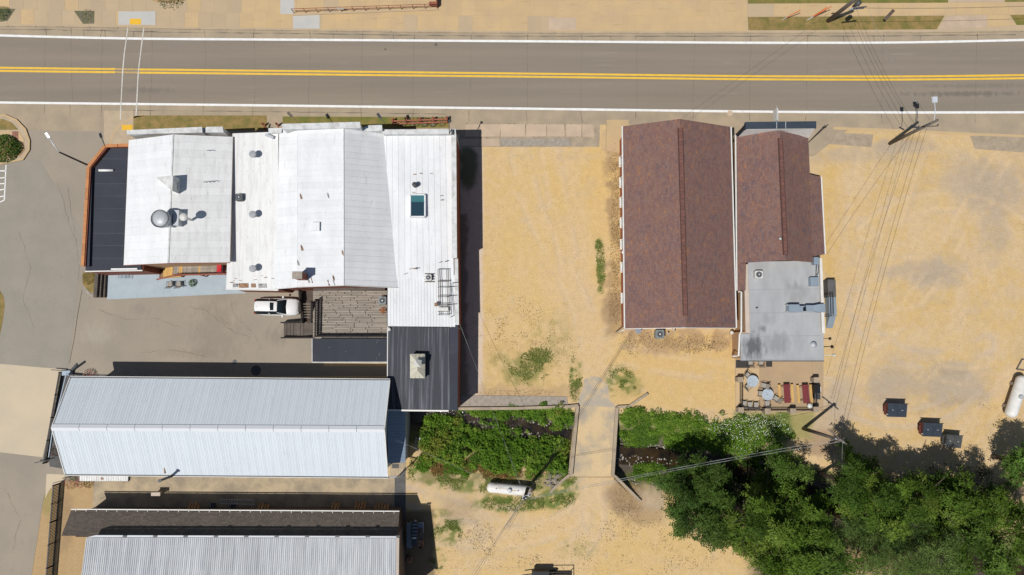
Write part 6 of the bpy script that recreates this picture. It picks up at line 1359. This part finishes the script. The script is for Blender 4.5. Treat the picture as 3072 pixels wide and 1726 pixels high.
wire(W(2575, 24, 8.4), W(3300, 8, 8.4), 'cable running right from the top pole along the walk', r=.025)
wire(W(2480, 62, 6.5), W(2140, 130, 6.5) if 0 else W(2340, 90, .1), 'guy wire running left from the top pole to the verge', r=.01, sag=0)
wire(W(2732, 405, 7.8), W(2480, 764, 4.2), 'service wire from the roadside pole to the shop corner', r=.018)
for k, (u2, v2, u, v) in enumerate([(2744, 396, 2494, 1196), (2762, 392, 2514, 1330), (2780, 384, 2528, 1322)]): wire(W(u2, v2, 8.2), W(u, v, 8.0 if k > 0 else 6.4), ['first', 'second', 'third'][k]+' wire from the left running down the right-hand lot', r=.018, sag=.7)
wire(W(2514, 1318, 8.3), W(1578, 1496, 8.2), 'thick pale upper cable over the creek trees', 'wirelight', .024, .8, 24); wire(W(2520, 1326, 8.3), W(1582, 1500, 8.2), 'thick pale lower cable over the creek trees', 'wirelight', .024, .9, 24)
for k in range(3): wire(W(1572, 1498, 8.1), W(1405+k*9, 1740, 8.2), ['left', 'middle', 'right'][k]+' strand of the cables running to the bottom edge from the tank pole', 'wirelight' if k != 1 else 'wire', .02, .5)
wire(W(1893, 992, 4.2), W(1580, 1492, 8.0), 'left service wire from the brown building to the tank pole', r=.018); wire(W(1897, 995, 4.2), W(1586, 1492, 8.0), 'right service wire from the brown building to the tank pole', r=.018)
wire(W(1379, 972, 4.6), W(1574, 1490, 8.0), 'pale service wire from the black-roofed wing to the tank pole', 'wirelight', .016, .4); wire(W(1168, 1312, 4.5), W(1570, 1494, 8.0), 'pale service wire from the lean-to to the tank pole', 'wirelight', .014, .4)
wire(W(2528, 1322, 8.4), W(2531, 1490, 8.4), 'pale cable running down from the patio pole over the trees', 'wirelight', .018, .2)
for k, (a, b) in enumerate((((2420, 62), (2482, 22)), ((2424, 60), (2494, 20)), ((2345, 61), (2401, 31)))):
    A_, B2 = W(*a, .1), W(*b, 2.0+0*k); t = thing('guy_guard', ['upper orange guy-wire guard left of the top pole', 'lower orange guy-wire guard left of the top pole', 'far left orange guy-wire guard on the verge'][k], 'guy guard', A_); m = MB(); m.tube([lerp(A_, B2, .3), B2], .045, 8); m.build('guard', M['orange'], t); m = MB(); m.tube([A_, lerp(A_, B2, .32)], .03, 6); m.build('anchor_rod', M['acwhite'], t)
# wooden street sign on the verge
sp_ = W(2650, 64); t = thing('verge_sign', 'brown timber sign leaning on the grass verge', 'sign', sp_); m = MB(); m.bar(W(2654, 60, .9), W(2682, 30, 1.5), .35, .1); m.build('board', M['darkwood'], t); piece('post', M['darkwood'], W(2655, 58), (.1, .1, 1.0), 0, t)
# street lamp by the tavern corner
lb = W(264, 496); L0 = thing('street_lamp', 'dark street lamp with pale arm and head by the tavern corner', 'street lamp', lb)
lt = W(178, 457, 5.0); m = MB(); m.tube([Vector((lb.x, lb.y, 0)), Vector((lt.x, lt.y, 5.0))], [.11, .08], 10); m.build('pole', M['iron'], L0, True)
hd = W(146, 411, 5.5); m = MB(); m.tube([lt, lerp(lt, hd, .5)+Vector((0, 0, .1)), hd], .05, 8); m.build('arm', M['lampwhite'], L0, True)
d = (hd-lt).normalized(); m = MB(); m.bar(hd-d*.1, hd+d*.45, .24, .12); m.build('lamp_head', M['lampwhite'], L0)
# ------------------------------------------------------------------ yard clutter
def ladder(name, label, a, b, w_, z, n, mat='galv'):
    a = W(*a, z); b = W(*b, z); t = thing(name, label, 'ladder', a); d = (b-a).normalized(); s = Vector((-d.y, d.x, 0))*w_/2
    for q_ in (1, -1): m = MB(); m.bar(a+s*q_, b+s*q_, .06, .06); m.build('stile', M[mat], t)
    for i in range(n): p = lerp(a, b, (i+.5)/n); m = MB(); m.bar(p-s, p+s, .04, .04); m.build('rung', M[mat], t)
ladder('ladder', 'aluminium ladder lying in the shaded alley', (660, 1505), (764, 1507), .45, .8, 13)
ladder('creek_ladder', 'pale ladder steps leading down to the creek by the lean-to', (1254, 1312), (1250, 1372), .4, -.3, 8)
k = 0
for (u, v, n, lbl) in [(570, 1524, 4, 'small stack of rusty boards leaning by the alley wall, left'), (780, 1524, 4, 'stack of orange boards leaning by the alley wall, middle'), (1000, 1522, 3, 'stack of brown boards leaning by the alley wall near the ladder frame'), (1070, 1520, 4, 'stack of orange timber at the right end of the alley wall'), (1130, 1524, 5, 'stack of pale lattice boards at the far right of the alley')]:
    t = thing('board_stack', lbl, 'boards', W(u, v)); 
    for i in range(n): m = MB(); m.bar(W(u+i*9, v-14+random.uniform(-3, 3), .3), W(u+i*9-5, v+8, 1.1), .2, .05); m.build('board', M['timber'], t)
for (u, v, lbl) in [(640, 1516, 'grey plastic crate in the shaded alley beside the ladder'), (700, 1518, 'blue-grey crate in the shaded alley under the ladder')]:
    t = thing('crate', lbl, 'crate', W(u, v)); m = MB(); m.box(W(u, v, .25), (.5, .45, .5)); m.build('body', M['bluebox'], t); m = MB(); m.box(W(u, v, .53), (.54, .49, .05)); m.build('lid', M['dkmetal'], t)
p = W(1153, 912, 0); 
# old machine beside the shed
mc = thing('farm_machine', 'old dark grey farm machine parked in the shade beside the shed', 'machine', W(1242, 1605))
def mpx(n_, u0, v0, u1, v1, z0, z1, mat): q_ = R4(u0, v0, u1, v1, z1); m = MB(); m.prism([(p.x, p.y) for p in q_], z0, z1); return m.build(n_, M[mat], mc)
mpx('bed', 1220, 1570, 1234, 1645, .5, 1.0, 'greyblue'); mpx('engine_cover', 1235, 1567, 1252, 1638, .6, 1.7, 'dkmetal'); mpx('side_deck', 1254, 1570, 1270, 1600, .5, 1.0, 'bluebox'); mpx('wooden_bed', 1254, 1585, 1269, 1618, .6, 1.05, 'poleold'); mpx('hopper', 1254, 1620, 1269, 1640, .4, .9, 'rust')
for v in (1573, 1583, 1594, 1604): mpx('rib', 1236, v, 1251, v+3, 1.7, 1.8, 'bluebox')
mpx('radiator', 1236, 1613, 1248, 1617, 1.7, 1.9, 'lampwhite'); mpx('lamp', 1243, 1562, 1249, 1568, 1.2, 1.4, 'lampwhite')
m = MB(); m.tube([W(1275, 1582, .5), W(1276, 1614, .7), W(1284, 1607, .9)], .05, 6); m.build('drawbar', M['poleold'], mc); m = MB(); m.tube([W(1265, 1585, 1.2), W(1256, 1618, 1.3)], .05, 6); m.build('lever', M['poleold'], mc)
for (u, v) in [(1226, 1578), (1226, 1634), (1262, 1578), (1262, 1634)]: m = MB(); c_ = W(u, v, .45); m.ring(c_, .32, .13, 'X', 16, 6); m.build('wheel', M['tyre'], mc)
m = MB(); p = W(1226, 1680, .4); m.lathe(p-Vector((0, 0, .38)), [(.3, 0), (.42, .3), (.3, .6), (.05, .65)], 12); tag(m.build('rusty_barrel', M['rust']), 'rusty orange drum in the shade against the shed wall', 'drum')
m = MB(); p = W(1219, 1700, .3); m.bar(W(1216, 1650, .5), W(1206, 1726, .5), .2, .15); tag(m.build('leaning_plank', M['poleold']), 'long grey plank leaning along the shaded shed wall', 'plank')
# trailer at the bottom edge
tr = thing('utility_trailer', 'black utility trailer with side rails at the bottom edge', 'trailer', W(1640, 1740))
def tpx(n_, a, b, z, w_, h_): m = MB(); m.bar(W(*a, z), W(*b, z), w_, h_); m.build(n_, M['iron'], tr)
tpx('rail', (1650, 1718), (1711, 1717), 1.2, .07, .07); tpx('rail', (1711, 1717), (1712, 1790), 1.2, .07, .07); tpx('rail', (1594, 1722), (1650, 1718), 1.2, .08, .08); tpx('rail', (1594, 1722), (1596, 1790), 1.2, .07, .07); tpx('rail', (1596, 1790), (1712, 1790), 1.2, .07, .07); tpx('drawbar', (1566, 1726), (1596, 1722), .8, .09, .09)
q_ = R4(1598, 1724, 1710, 1788, .7); m = MB(); m.prism([(p.x, p.y) for p in q_], .6, .7); m.build('bed', M['darkwood'], tr)
q_ = R4(1596, 1715, 1648, 1745, 1.3); m = MB(); m.prism([(p.x, p.y) for p in q_], .7, 1.35); m.build('tool_box', M['blackplastic'], tr)
for u in (1600, 1660, 1708):
    for v in (1722, 1788): piece('stake', M['iron'], W(u, v, .65), (.06, .06, .55), 0, tr)
for v in (1715, 1795): m = MB(); m.ring(W(1660, v, .4), .28, .11, 'Y', 16, 6); m.build('wheel', M['tyre'], tr)
# patio clutter beside the metal hall: flowers, planters
def blob(name, label, cat, c, r, h_, n, cols, size=.12, group=None):
    """leafy clump: leaf-sized faces through a low dome"""
    th = rng.uniform(0, 2*np.pi, n); rr = r*np.sqrt(rng.random(n)); zz = h_*np.sqrt(np.clip(1-(rr/r)**2, 0, 1))*rng.uniform(.3, 1, n)
    P = np.stack([c[0]+rr*np.cos(th), c[1]+rr*np.sin(th), c[2]+zz+.02], -1)
    t = thing(name, label, cat, c, group); leaves('foliage', P, size, np.array(cols)[rng.integers(0, len(cols), n)], kind='stuff', parent=t); return t
def leaves(name, P, size, cl, label=None, cat=None, group=None, kind=None, parent=None, dirs=None, tilt=.6, asp=.5, mat=None, nb=None):
    n = len(P); sz = size*rng.uniform(.6, 1.3, n)
    if dirs is None:
        a = rng.uniform(0, 2*np.pi, n); dirs = np.stack([np.cos(a), np.sin(a), rng.uniform(-tilt, tilt, n)], -1)
    dirs = dirs/np.linalg.norm(dirs, axis=1)[:, None]
    nr = np.stack([rng.normal(0, tilt, n), rng.normal(0, tilt, n), np.ones(n)], -1)
    if nb is not None: nr = nr+nb
    sd = np.cross(nr, dirs); sd /= np.linalg.norm(sd, axis=1)[:, None]+1e-9
    L_ = dirs*sz[:, None]; S_ = sd*(sz*asp)[:, None]/2
    V_ = np.stack([P-L_*.5, P+S_-L_*.05, P+L_*.5, P-S_-L_*.05], 1).reshape(-1, 3)
    F = np.arange(n*4).reshape(n, 4); cc = np.repeat(cl*rng.uniform(.75, 1.25, (n, 1)), 4, 0)
    o = np_mesh(name, V_, F, mat or M['leafA'], cc, 'Leaf', parent); tag(o, label, cat, group, kind); return o
G1 = [(.05, .10, .018), (.07, .13, .02), (.035, .075, .016)]; G2 = [(.085, .15, .022), (.11, .17, .03), (.06, .11, .02), (.13, .17, .04)]
RD = [(.35, .02, .03), (.45, .04, .05), (.4, .1, .12), (.6, .5, .45)]
blob('flower_pot', 'red and white flowers at the railing end north of the metal hall', 'flowers', W(272, 1126), .75, .7, 260, RD+G1[:2]+[(.6, .55, .5)], .12)
blob('flower_bed', 'mixed pink, red and yellow flower bed behind the lower fence', 'flowers', W(215, 1447), .75, .5, 300, RD+G1+[(.45, .12, .35), (.5, .42, .1)], .1)
blob('flower_bed', 'red flowers in the bed below the white awning', 'flowers', W(242, 1447), .6, .5, 220, RD+G1, .1)
blob('flower_bed', 'dark green end of the flower bed below the white awning', 'flowers', W(268, 1449), .55, .45, 200, G1+[(.3, .05, .04)], .1)
blob('shrub', 'dark little shrub by the awning corner', 'shrub', W(225, 1430), .5, .6, 160, G1, .1)
blob('potted_plant', 'small round green potted plant on the blue-grey patio', 'plant', W(580, 850), .42, .75, 220, G1+G2[:1], .11)
blob('porch_plant', 'dark red plant by the porch corner of the metal hall', 'plant', W(168, 1352), .6, .7, 160, [(.12, .02, .03), (.05, .07, .02), (.2, .12, .1)], .13)
p = W(1150, 932, dz); blob('potted_flowers', 'orange potted flowers on the wooden deck', 'flowers', (p.x, p.y, dz), .36, .5, 120, [(.55, .16, .05), (.6, .3, .14), (.2, .1, .05)], .12)
blob('planter_shrub', 'green shrub in the planter at the top left corner', 'shrub', (*W(14, 42)[:2], .12), .8, .5, 260, G1+G2+[(.3, .26, .2)], .14)
blob('planter_shrub', 'grey-brown dry plants in the triangular planter', 'shrub', (*W(262, 48)[:2], .12), .75, .15, 150, [(.30, .25, .17), (.17, .18, .06), (.36, .30, .22)], .11)
blob('planter_shrub', 'green shrub at the top edge by the round planter', 'shrub', (*W(515, -8)[:2], .12), 1.6, .8, 420, G1+[(.2, .15, .1)], .16)
blob('island_shrub', 'green shrub with rusty tips on the traffic island', 'shrub', (*W(18, 448)[:2], .08), 1.6, 1.1, 1500, G1+G2+G2+[(.22, .10, .03)], .2)
blob('island_shrub', 'dark green shrub at the east end of the traffic island', 'shrub', (*W(48, 446)[:2], .08), .85, .8, 520, G1+G2, .18)
blob('bed_shrub', 'yellow-green dry plants beside the timber steps', 'shrub', (*W(268, 836)[:2], .05), .75, .35, 260, [(.22, .18, .05), (.15, .15, .04), (.28, .16, .05)], .12)
structs('left_edge_turf', PX([(-200, 860), (-2, 868), (12, 890), (15, 920), (8, 970), (0, 1005), (-200, 1010)]), .03, M['grassdry'])
# dish, hose reel and pipes behind the brown building
p = W(1914, 992, 1.2); t = thing('satellite_dish', 'grey satellite dish on the rear wall of the brown building', 'satellite dish', (p.x, p.y, 0)); m = MB(); m.lathe(p, [(.02, 0), (.2, .03), (.33, .12)], 16); m.build('dish', M['bluebox'], t); m = MB(); m.tube([p+Vector((0, .3, -.3)), p], .03, 6); m.build('arm', M['galv'], t)
p = W(2195, 998, .6); t = thing('flue_stand', 'white round-topped vent standing behind the brown building', 'vent', (p.x, p.y, 0)); m = MB(); m.lathe((p.x, p.y, 0), [(.1, 0), (.1, .6), (.2, .62), (.2, .72), (.03, .76)], 14); m.build('pipe', M['acwhite'], t, True)
t = thing('gas_meter', 'white pipes of the gas meter on the rear wall of the brown building', 'meter', W(2014, 992)); m = MB(); m.bar(W(2000, 986, .9), W(2012, 986, .9), .1, .1); m.tube([W(2016, 988, .9), W(2016, 988, .05)], .05, 6); m.tube([W(2022, 988, 1.2), W(2023, 995, .6), W(2023, 996, .05)], .06, 6); m.build('pipes', M['wtrim'], t); m = MB(); m.lathe(W(2003, 1000, .5), [(.05, 0), (.1, .1), (.02, .2)], 10); m.build('gauge', M['galv'], t)
# stump frame at right edge
t = thing('ground_frame', 'empty timber frame on the ground above the right-hand tank', 'frame', W(3065, 1100))
for a, b in (((3066, 1078), (3050, 1108)), ((3066, 1078), (3100, 1084)), ((3050, 1108), (3090, 1114))): m = MB(); m.bar(W(*a, .08), W(*b, .08), .12, .12); m.build('timber', M['poleold'], t)
# ------------------------------------------------------------------ vegetation
def zg(P): return ground_z(P[:, 0], P[:, 1])
def scatter(polys, n, zoff=(0, .3), rag=.0):
    out = []
    for (cu, cv, ru, rv, w_) in polys:
        k = int(n*w_); a = rng.uniform(0, 2*np.pi, k); r = np.sqrt(rng.random(k))*np.clip(rng.normal(1, .13, k), .5, 1.3)
        u = cu+ru*r*np.cos(a); v = cv+rv*r*np.sin(a); pts = np.array([W(x, y)[:2] for x, y in zip(u, v)]); out.append(pts)
    P = np.concatenate(out); P = P[vnoise(P[:, 0]+80, P[:, 1]+80, .8, 77, 3) > rag]; z = zg(P)+rng.uniform(zoff[0], zoff[1], len(P))
    return np.column_stack([P, z])
def bushes(name, polys, ncl, per, size, cols, label, hmin=.2, hmax=1.1, rad=(.3, .7), kind='stuff', avoid=None):
    """many leafy clumps: each a dome of leaf faces of one tone"""
    C0 = scatter(polys, int(ncl*1.35), (0, 0), .38)
    if avoid is not None: C0 = C0[avoid(C0)]
    k = len(C0); R_ = rng.uniform(*rad, k); Hh = rng.uniform(hmin, hmax, k); ci = np.clip(((vnoise(C0[:, 0]+40, C0[:, 1]+40, .5, 61, 3)-.25)*2*len(cols)+rng.normal(0, .8, k)).astype(int), 0, len(cols)-1)
    idx = np.repeat(np.arange(k), per); n = len(idx); th = rng.uniform(0, 2*np.pi, n); q_ = np.sqrt(rng.random(n)); rr = R_[idx]*q_
    zz = Hh[idx]*np.sqrt(1-q_**2*.95)*rng.uniform(.55, 1, n)
    P = C0[idx]+np.stack([rr*np.cos(th), rr*np.sin(th), zz], -1)
    dr = np.stack([np.cos(th), np.sin(th), rng.uniform(-.7, .2, n)], -1); nb = np.stack([np.cos(th)*q_*1.5, np.sin(th)*q_*1.5, np.zeros(n)], -1)
    return leaves(name, P, size, np.array(cols)[ci[idx]]*rng.uniform(.8, 1.2, (n, 1)), label, None, None, kind, dirs=dr, tilt=.45, asp=.55, nb=nb)
def dry_(P): u_, v_ = px_of(P[:, 0], P[:, 1]); return dist_poly(P[:, 0], P[:, 1], CRK) > np.where((u_ > 1850) & (u_ < 2060), .75, .12)+.5*vnoise(P[:, 0]+60, P[:, 1]+60, .9, 62, 2)
FG = [(.095, .185, .016), (.135, .24, .022), (.065, .135, .014), (.175, .27, .034), (.12, .215, .02)]
BR = [(.20, .12, .04), (.16, .13, .04), (.26, .13, .05), (.13, .12, .035)]
left = [(1420, 1345, 150, 45, .3), (1560, 1370, 150, 45, .32), (1660, 1365, 60, 50, .14), (1580, 1232, 130, 20, .16), (1670, 1255, 52, 36, .10), (1470, 1232, 70, 16, .06), (1300, 1320, 40, 50, .06), (1430, 1246, 90, 16, .08), (1530, 1262, 80, 18, .08), (1330, 1262, 60, 20, .06), (1480, 1292, 120, 14, .07)]
bushes('creek_bushes', left, 1300, 34, .2, FG+[(.17, .2, .03)], 'bright green bushes on the creek banks west of the bridge', .2, 1.5, (.22, .6), avoid=dry_)
bushes('creek_bushes', [(1320, 1390, 70, 26, .4), (1420, 1400, 110, 20, .35), (1290, 1330, 30, 50, .2), (1345, 1245, 30, 20, .1), (1520, 1420, 110, 14, .16)], 480, 30, .15, BR+FG[:1], 'rusty brown and green scrub on the creek bank near the lean-to', .15, .6, (.25, .5), avoid=dry_)
right = [(1950, 1290, 100, 55, .24), (2060, 1300, 130, 55, .26), (2180, 1300, 100, 60, .2), (2290, 1310, 90, 55, .12), (1900, 1270, 45, 45, .1), (2000, 1425, 110, 22, .09), (1940, 1405, 60, 14, .06), (2280, 1390, 110, 50, .1)]
bushes('creek_bushes', right, 1050, 40, .16, FG+[(.085, .16, .02)], 'lush green bank plants on the creek east of the bridge', .15, .7, (.28, .6), avoid=dry_)
P = scatter([(2230, 1280, 95, 42, .55), (2150, 1262, 60, 24, .15), (2290, 1260, 60, 22, .15), (2330, 1290, 40, 24, .08), (2260, 1340, 60, 30, .1)], 560, (.55, .85)); leaves('meadow_flowers', P, .10, np.tile([.62, .62, .52], (len(P), 1)), 'white wild flowers dotted over the bank below the patio', None, None, 'stuff', asp=.9, tilt=.2)
# turf and weeds standing in the yard
turf = [(1802, 800, 12, 58, .05), (1795, 735, 9, 14, .02), (1580, 1105, 58, 40, .12), (1620, 1070, 32, 24, .06), (1727, 1140, 16, 56, .08), (1862, 1145, 36, 38, .10), (1890, 1160, 26, 24, .04), (1700, 1445, 30, 38, .07), (1640, 1500, 60, 24, .08), (1540, 1512, 100, 18, .09), (1330, 1432, 85, 16, .06), (1420, 1455, 75, 20, .06), (1260, 1415, 34, 12, .03), (1340, 1600, 38, 26, .06), (1310, 1680, 20, 28, .04), (1360, 1575, 26, 18, .04), (1400, 1432, 140, 16, .14), (1600, 1448, 60, 22, .07), (1680, 1482, 46, 34, .08)]
P = scatter([(a, b, c*1.15, d*1.15, e) for a, b, c, d, e in turf], 14000, (.02, .10), .5); leaves('yard_turf', P, .17, np.array([(.13, .19, .035), (.17, .22, .045), (.24, .24, .07), (.10, .15, .03)])[rng.integers(0, 4, len(P))], 'tufts of green turf growing in the sandy yard', None, None, 'stuff', asp=.3)
spk = [(1560, 1000, 110, 110, .16), (1480, 960, 60, 80, .06), (1640, 1060, 90, 90, .1), (1900, 1030, 60, 40, .06), (2080, 1040, 100, 26, .08), (1850, 700, 18, 240, .12), (1720, 1640, 200, 70, .16), (1560, 1660, 120, 50, .08), (1420, 1620, 70, 60, .08), (2000, 1660, 170, 70, .14), (1900, 1560, 90, 50, .08), (2900, 1330, 130, 60, .05), (2980, 1240, 60, 80, .03)]
P = scatter(spk, 6500, (.01, .06), .52); leaves('yard_weeds', P, .10, np.array([(.09, .085, .03), (.13, .10, .045), (.07, .09, .025), (.17, .12, .06)])[rng.integers(0, 4, len(P))], 'sparse small weeds speckling the sandy ground', None, None, 'stuff', asp=.5)
dryp = [(1846, 520, 20, 70, .14), (1846, 640, 18, 80, .14), (1848, 760, 18, 80, .14), (1846, 900, 22, 70, .16), (1950, 1022, 80, 24, .14), (2090, 1030, 100, 26, .16), (1880, 1500, 40, 40, .08), (1560, 1180, 110, 12, .06)]
P = scatter(dryp, 4200, (.02, .18)); leaves('dry_weeds', P, .16, np.array([(.38, .25, .105), (.27, .175, .08), (.44, .30, .13), (.20, .14, .06)])[rng.integers(0, 4, len(P))], 'dry brown weeds along the walls of the brown building', None, None, 'stuff', asp=.16)
# trees
def tree(u, v, rad_px, h_, cols, label, ncl=170, leaf=.33, asp=.42, flat=.5, fr=6, per=7, frl=.8, squash=1.0):
    zc = h_*.62; c = W(u, v, h_*.8); R_ = rad_px/27.6*(76-h_*.75)/76
    base = Vector((c.x, c.y, 0)); base.z = float(ground_z(np.array([c.x]), np.array([c.y]))[0])
    t = thing('tree', label, 'tree', base, 'trees along the creek')
    # limbs
    m = MB(); m.tube([base, base+Vector((.1, .05, h_*.3)), base+Vector((.15, .1, h_*.62))], [.26, .2, .12], 9)
    ends = []
    for k in range(8):
        a = k*2*math.pi/8+random.uniform(-.3, .3); e = base+Vector((math.cos(a)*R_*.75, math.sin(a)*R_*.75*squash, h_*random.uniform(.68, .88))); s0 = base+Vector((.1, .05, h_*random.uniform(.25, .45)))
        m.tube([s0, lerp(s0, e, .5)+Vector((0, 0, .4)), e], [.11, .07, .03], 6); ends.append(e)
    m.build('trunk', M['bark'], t)
    # boughs spread over an uneven dome; each carries several clumps, gaps stay open between them
    nbg = max(9, int(ncl/14.5)); ba = np.arange(nbg)*2.39996+rng.uniform(0, .5, nbg); bq_ = np.sqrt((np.arange(nbg)+.5)/nbg)*rng.uniform(.88, 1.08, nbg)
    lob = 1+.16*np.sin(ba*3+rng.uniform(0, 6))+.10*np.sin(ba*5+rng.uniform(0, 6))
    bz = h_*(.58+.42*np.sqrt(np.clip(1-bq_**2, 0, 1)))*rng.uniform(.62, 1.1, nbg)
    K = nbg*11; bi = np.repeat(np.arange(nbg), 11); qa = rng.uniform(0, 2*np.pi, K); ql = np.sqrt(rng.random(K))*R_*rng.uniform(.20, .27)
    cc = np.stack([c.x+R_*.88*bq_[bi]*lob[bi]*np.cos(ba[bi])+ql*np.cos(qa), c.y+(R_*.88*bq_[bi]*lob[bi]*np.sin(ba[bi])+ql*np.sin(qa))*squash, bz[bi]-1.0*(ql/ql.max())**2+rng.normal(0, .12, K)+base.z*.3], -1)
    a = qa; btone = np.array(cols)[rng.integers(0, len(cols), nbg)]*rng.uniform(.8, 1.2, (nbg, 1))
    tone = btone[bi]*rng.uniform(.8, 1.2, (K, 1))
    # fronds radiate from each clump, leaflets sit along them
    ci = np.repeat(np.arange(K), fr*per); n = len(ci); fa = np.repeat(rng.uniform(0, 2*np.pi, K*fr), per); od = np.repeat(np.tile(np.arange(fr), K)*2*np.pi/fr, per)
    fa = od+fa*.25+a[ci]; sdist = np.tile((np.arange(per)+.6)/per, K*fr)*frl*np.repeat(rng.uniform(.6, 1.25, K*fr), per)
    droop = np.repeat(rng.uniform(.1, .6, K*fr), per)
    P = cc[ci]+np.stack([np.cos(fa)*sdist, np.sin(fa)*sdist, .25-droop*sdist**1.6+rng.normal(0, .04, n)], -1)
    side = np.where(np.arange(n) % 2 == 0, 1, -1)*.85
    da = fa+side; dr = np.stack([np.cos(da), np.sin(da), -.25-.2*droop], -1)
    P += dr*leaf*.4
    dn = (ql/ql.max())[ci]*1.5; nb = np.stack([np.cos(qa[ci])*dn, np.sin(qa[ci])*dn, np.zeros(n)], -1)
    leaves('crown', P, leaf, tone[ci]*rng.uniform(.8, 1.2, (n, 1)), parent=t, dirs=dr, tilt=.5, asp=asp, nb=nb)
    return t
YG = [(.058, .105, .012), (.075, .128, .015), (.042, .08, .01), (.105, .155, .022)]
DG = [(.05, .095, .017), (.068, .118, .02), (.038, .075, .014), (.088, .142, .026)]
MG = [(.065, .12, .017), (.085, .145, .022), (.10, .165, .028)]
SG = [(.085, .14, .03), (.065, .11, .025), (.11, .165, .04), (.16, .21, .06)]
tree(2092, 1480, 108, 9, DG, 'dark green tree at the bridge end of the creek trees, partly over the drive', 210, .3)
tree(2128, 1565, 92, 9, DG, 'dark green tree over the sandy yard, lower left of the trees', 190, .3)
tree(2352, 1418, 74, 7, MG, 'small isolated round green tree crown below the patio', 110, .24)
tree(2290, 1580, 115, 11, YG, 'yellow-green tree left of centre among the creek trees', 230)
tree(2400, 1590, 105, 11, YG, 'yellow-green tree below the isolated small tree', 220)
tree(2372, 1712, 110, 11, YG, 'yellow-green tree at the bottom edge, left of the willow', 220)
tree(2470, 1690, 105, 10.5, MG, 'mid-green tree at the bottom edge beside the willow', 200)
tree(2590, 1475, 100, 11, YG, 'yellow-green tree nearest the patio pole', 210)
tree(2690, 1510, 95, 11, YG, 'yellow-green tree right of the patio pole, middle of the grove', 200)
tree(2830, 1500, 88, 10, YG, 'yellow-green tree below the dark grey dumpster', 170)
tree(2930, 1560, 105, 11, YG, 'yellow-green tree at right of the grove under the lot', 210)
tree(2680, 1650, 130, 10, SG, 'grey-green willow-like tree at the bottom centre of the grove', 260, .34, .22, fr=5, per=9, frl=1.0)
tree(2810, 1680, 110, 10, SG, 'grey-green willow-like tree right of the larger willow', 230, .34, .22, fr=5, per=9, frl=1.0)
tree(2960, 1690, 120, 10.5, MG, 'mid-green tree in the bottom right corner', 230)
tree(3112, 1400, 62, 8, [(.06, .12, .02), (.08, .15, .025)], 'bright green tree at the right edge above the grove', 140)
tree(3065, 1600, 100, 11, YG, 'yellow-green tree cut by the right edge', 190)
bushes('undergrowth', [(2500, 1560, 420, 120, .5), (2250, 1460, 170, 60, .25), (2850, 1460, 180, 60, .15), (2100, 1500, 80, 50, .1)], 520, 26, .2, [(.03, .05, .012), (.022, .038, .01), (.045, .06, .015)], 'dark undergrowth beneath the creek trees', .3, 1.4, (.4, .9), avoid=dry_)

P = []
for (u0, v0, u1, v1, n_) in [(1540, 1275, 1700, 1312, 110), (1860, 1352, 2040, 1372, 90), (1850, 1400, 1960, 1440, 60), (1330, 1236, 1480, 1262, 24)]:
    for i in range(n_):
        t_ = random.random(); p = W(lerp(u0, u1, t_)+random.uniform(-14, 14), lerp(v0, v1, t_)+random.choice([-1, 1])*random.uniform(14, 34)); P.append((p.x, p.y))
P = np.array(P); P = np.column_stack([P, zg(P)+.06]); P[:, 2] = np.maximum(P[:, 2], -1.40)
leaves('creek_pebbles', P, .2, np.array([(.42, .38, .33), (.30, .26, .22), (.55, .5, .45), (.2, .17, .14)])[rng.integers(0, 4, len(P))], 'pale pebbles along the creek edges', None, None, 'stuff', asp=.8, tilt=.25)
P = []
for i in range(7000):
    u, v = (random.uniform(1450, 1860), random.uniform(445, 1190)) if i % 3 == 0 else ((random.uniform(2490, 3072), random.uniform(440, 1330)) if i % 3 == 1 else (random.uniform(1310, 2250), random.uniform(1500, 1726)))
    p = W(u, v); P.append((p.x, p.y))
P = np.array(P); keepm = vnoise(P[:, 0]+20, P[:, 1]+20, .4, 71, 3) > .45; P = P[keepm]; P = np.column_stack([P, np.full(len(P), .02)])
leaves('gravel', P, .075, np.array([(.50, .42, .32), (.24, .18, .12), (.62, .54, .42), (.32, .25, .17)])[rng.integers(0, 4, len(P))], 'loose gravel and litter scattered over the sandy lots', None, None, 'stuff', asp=.8, tilt=.2)
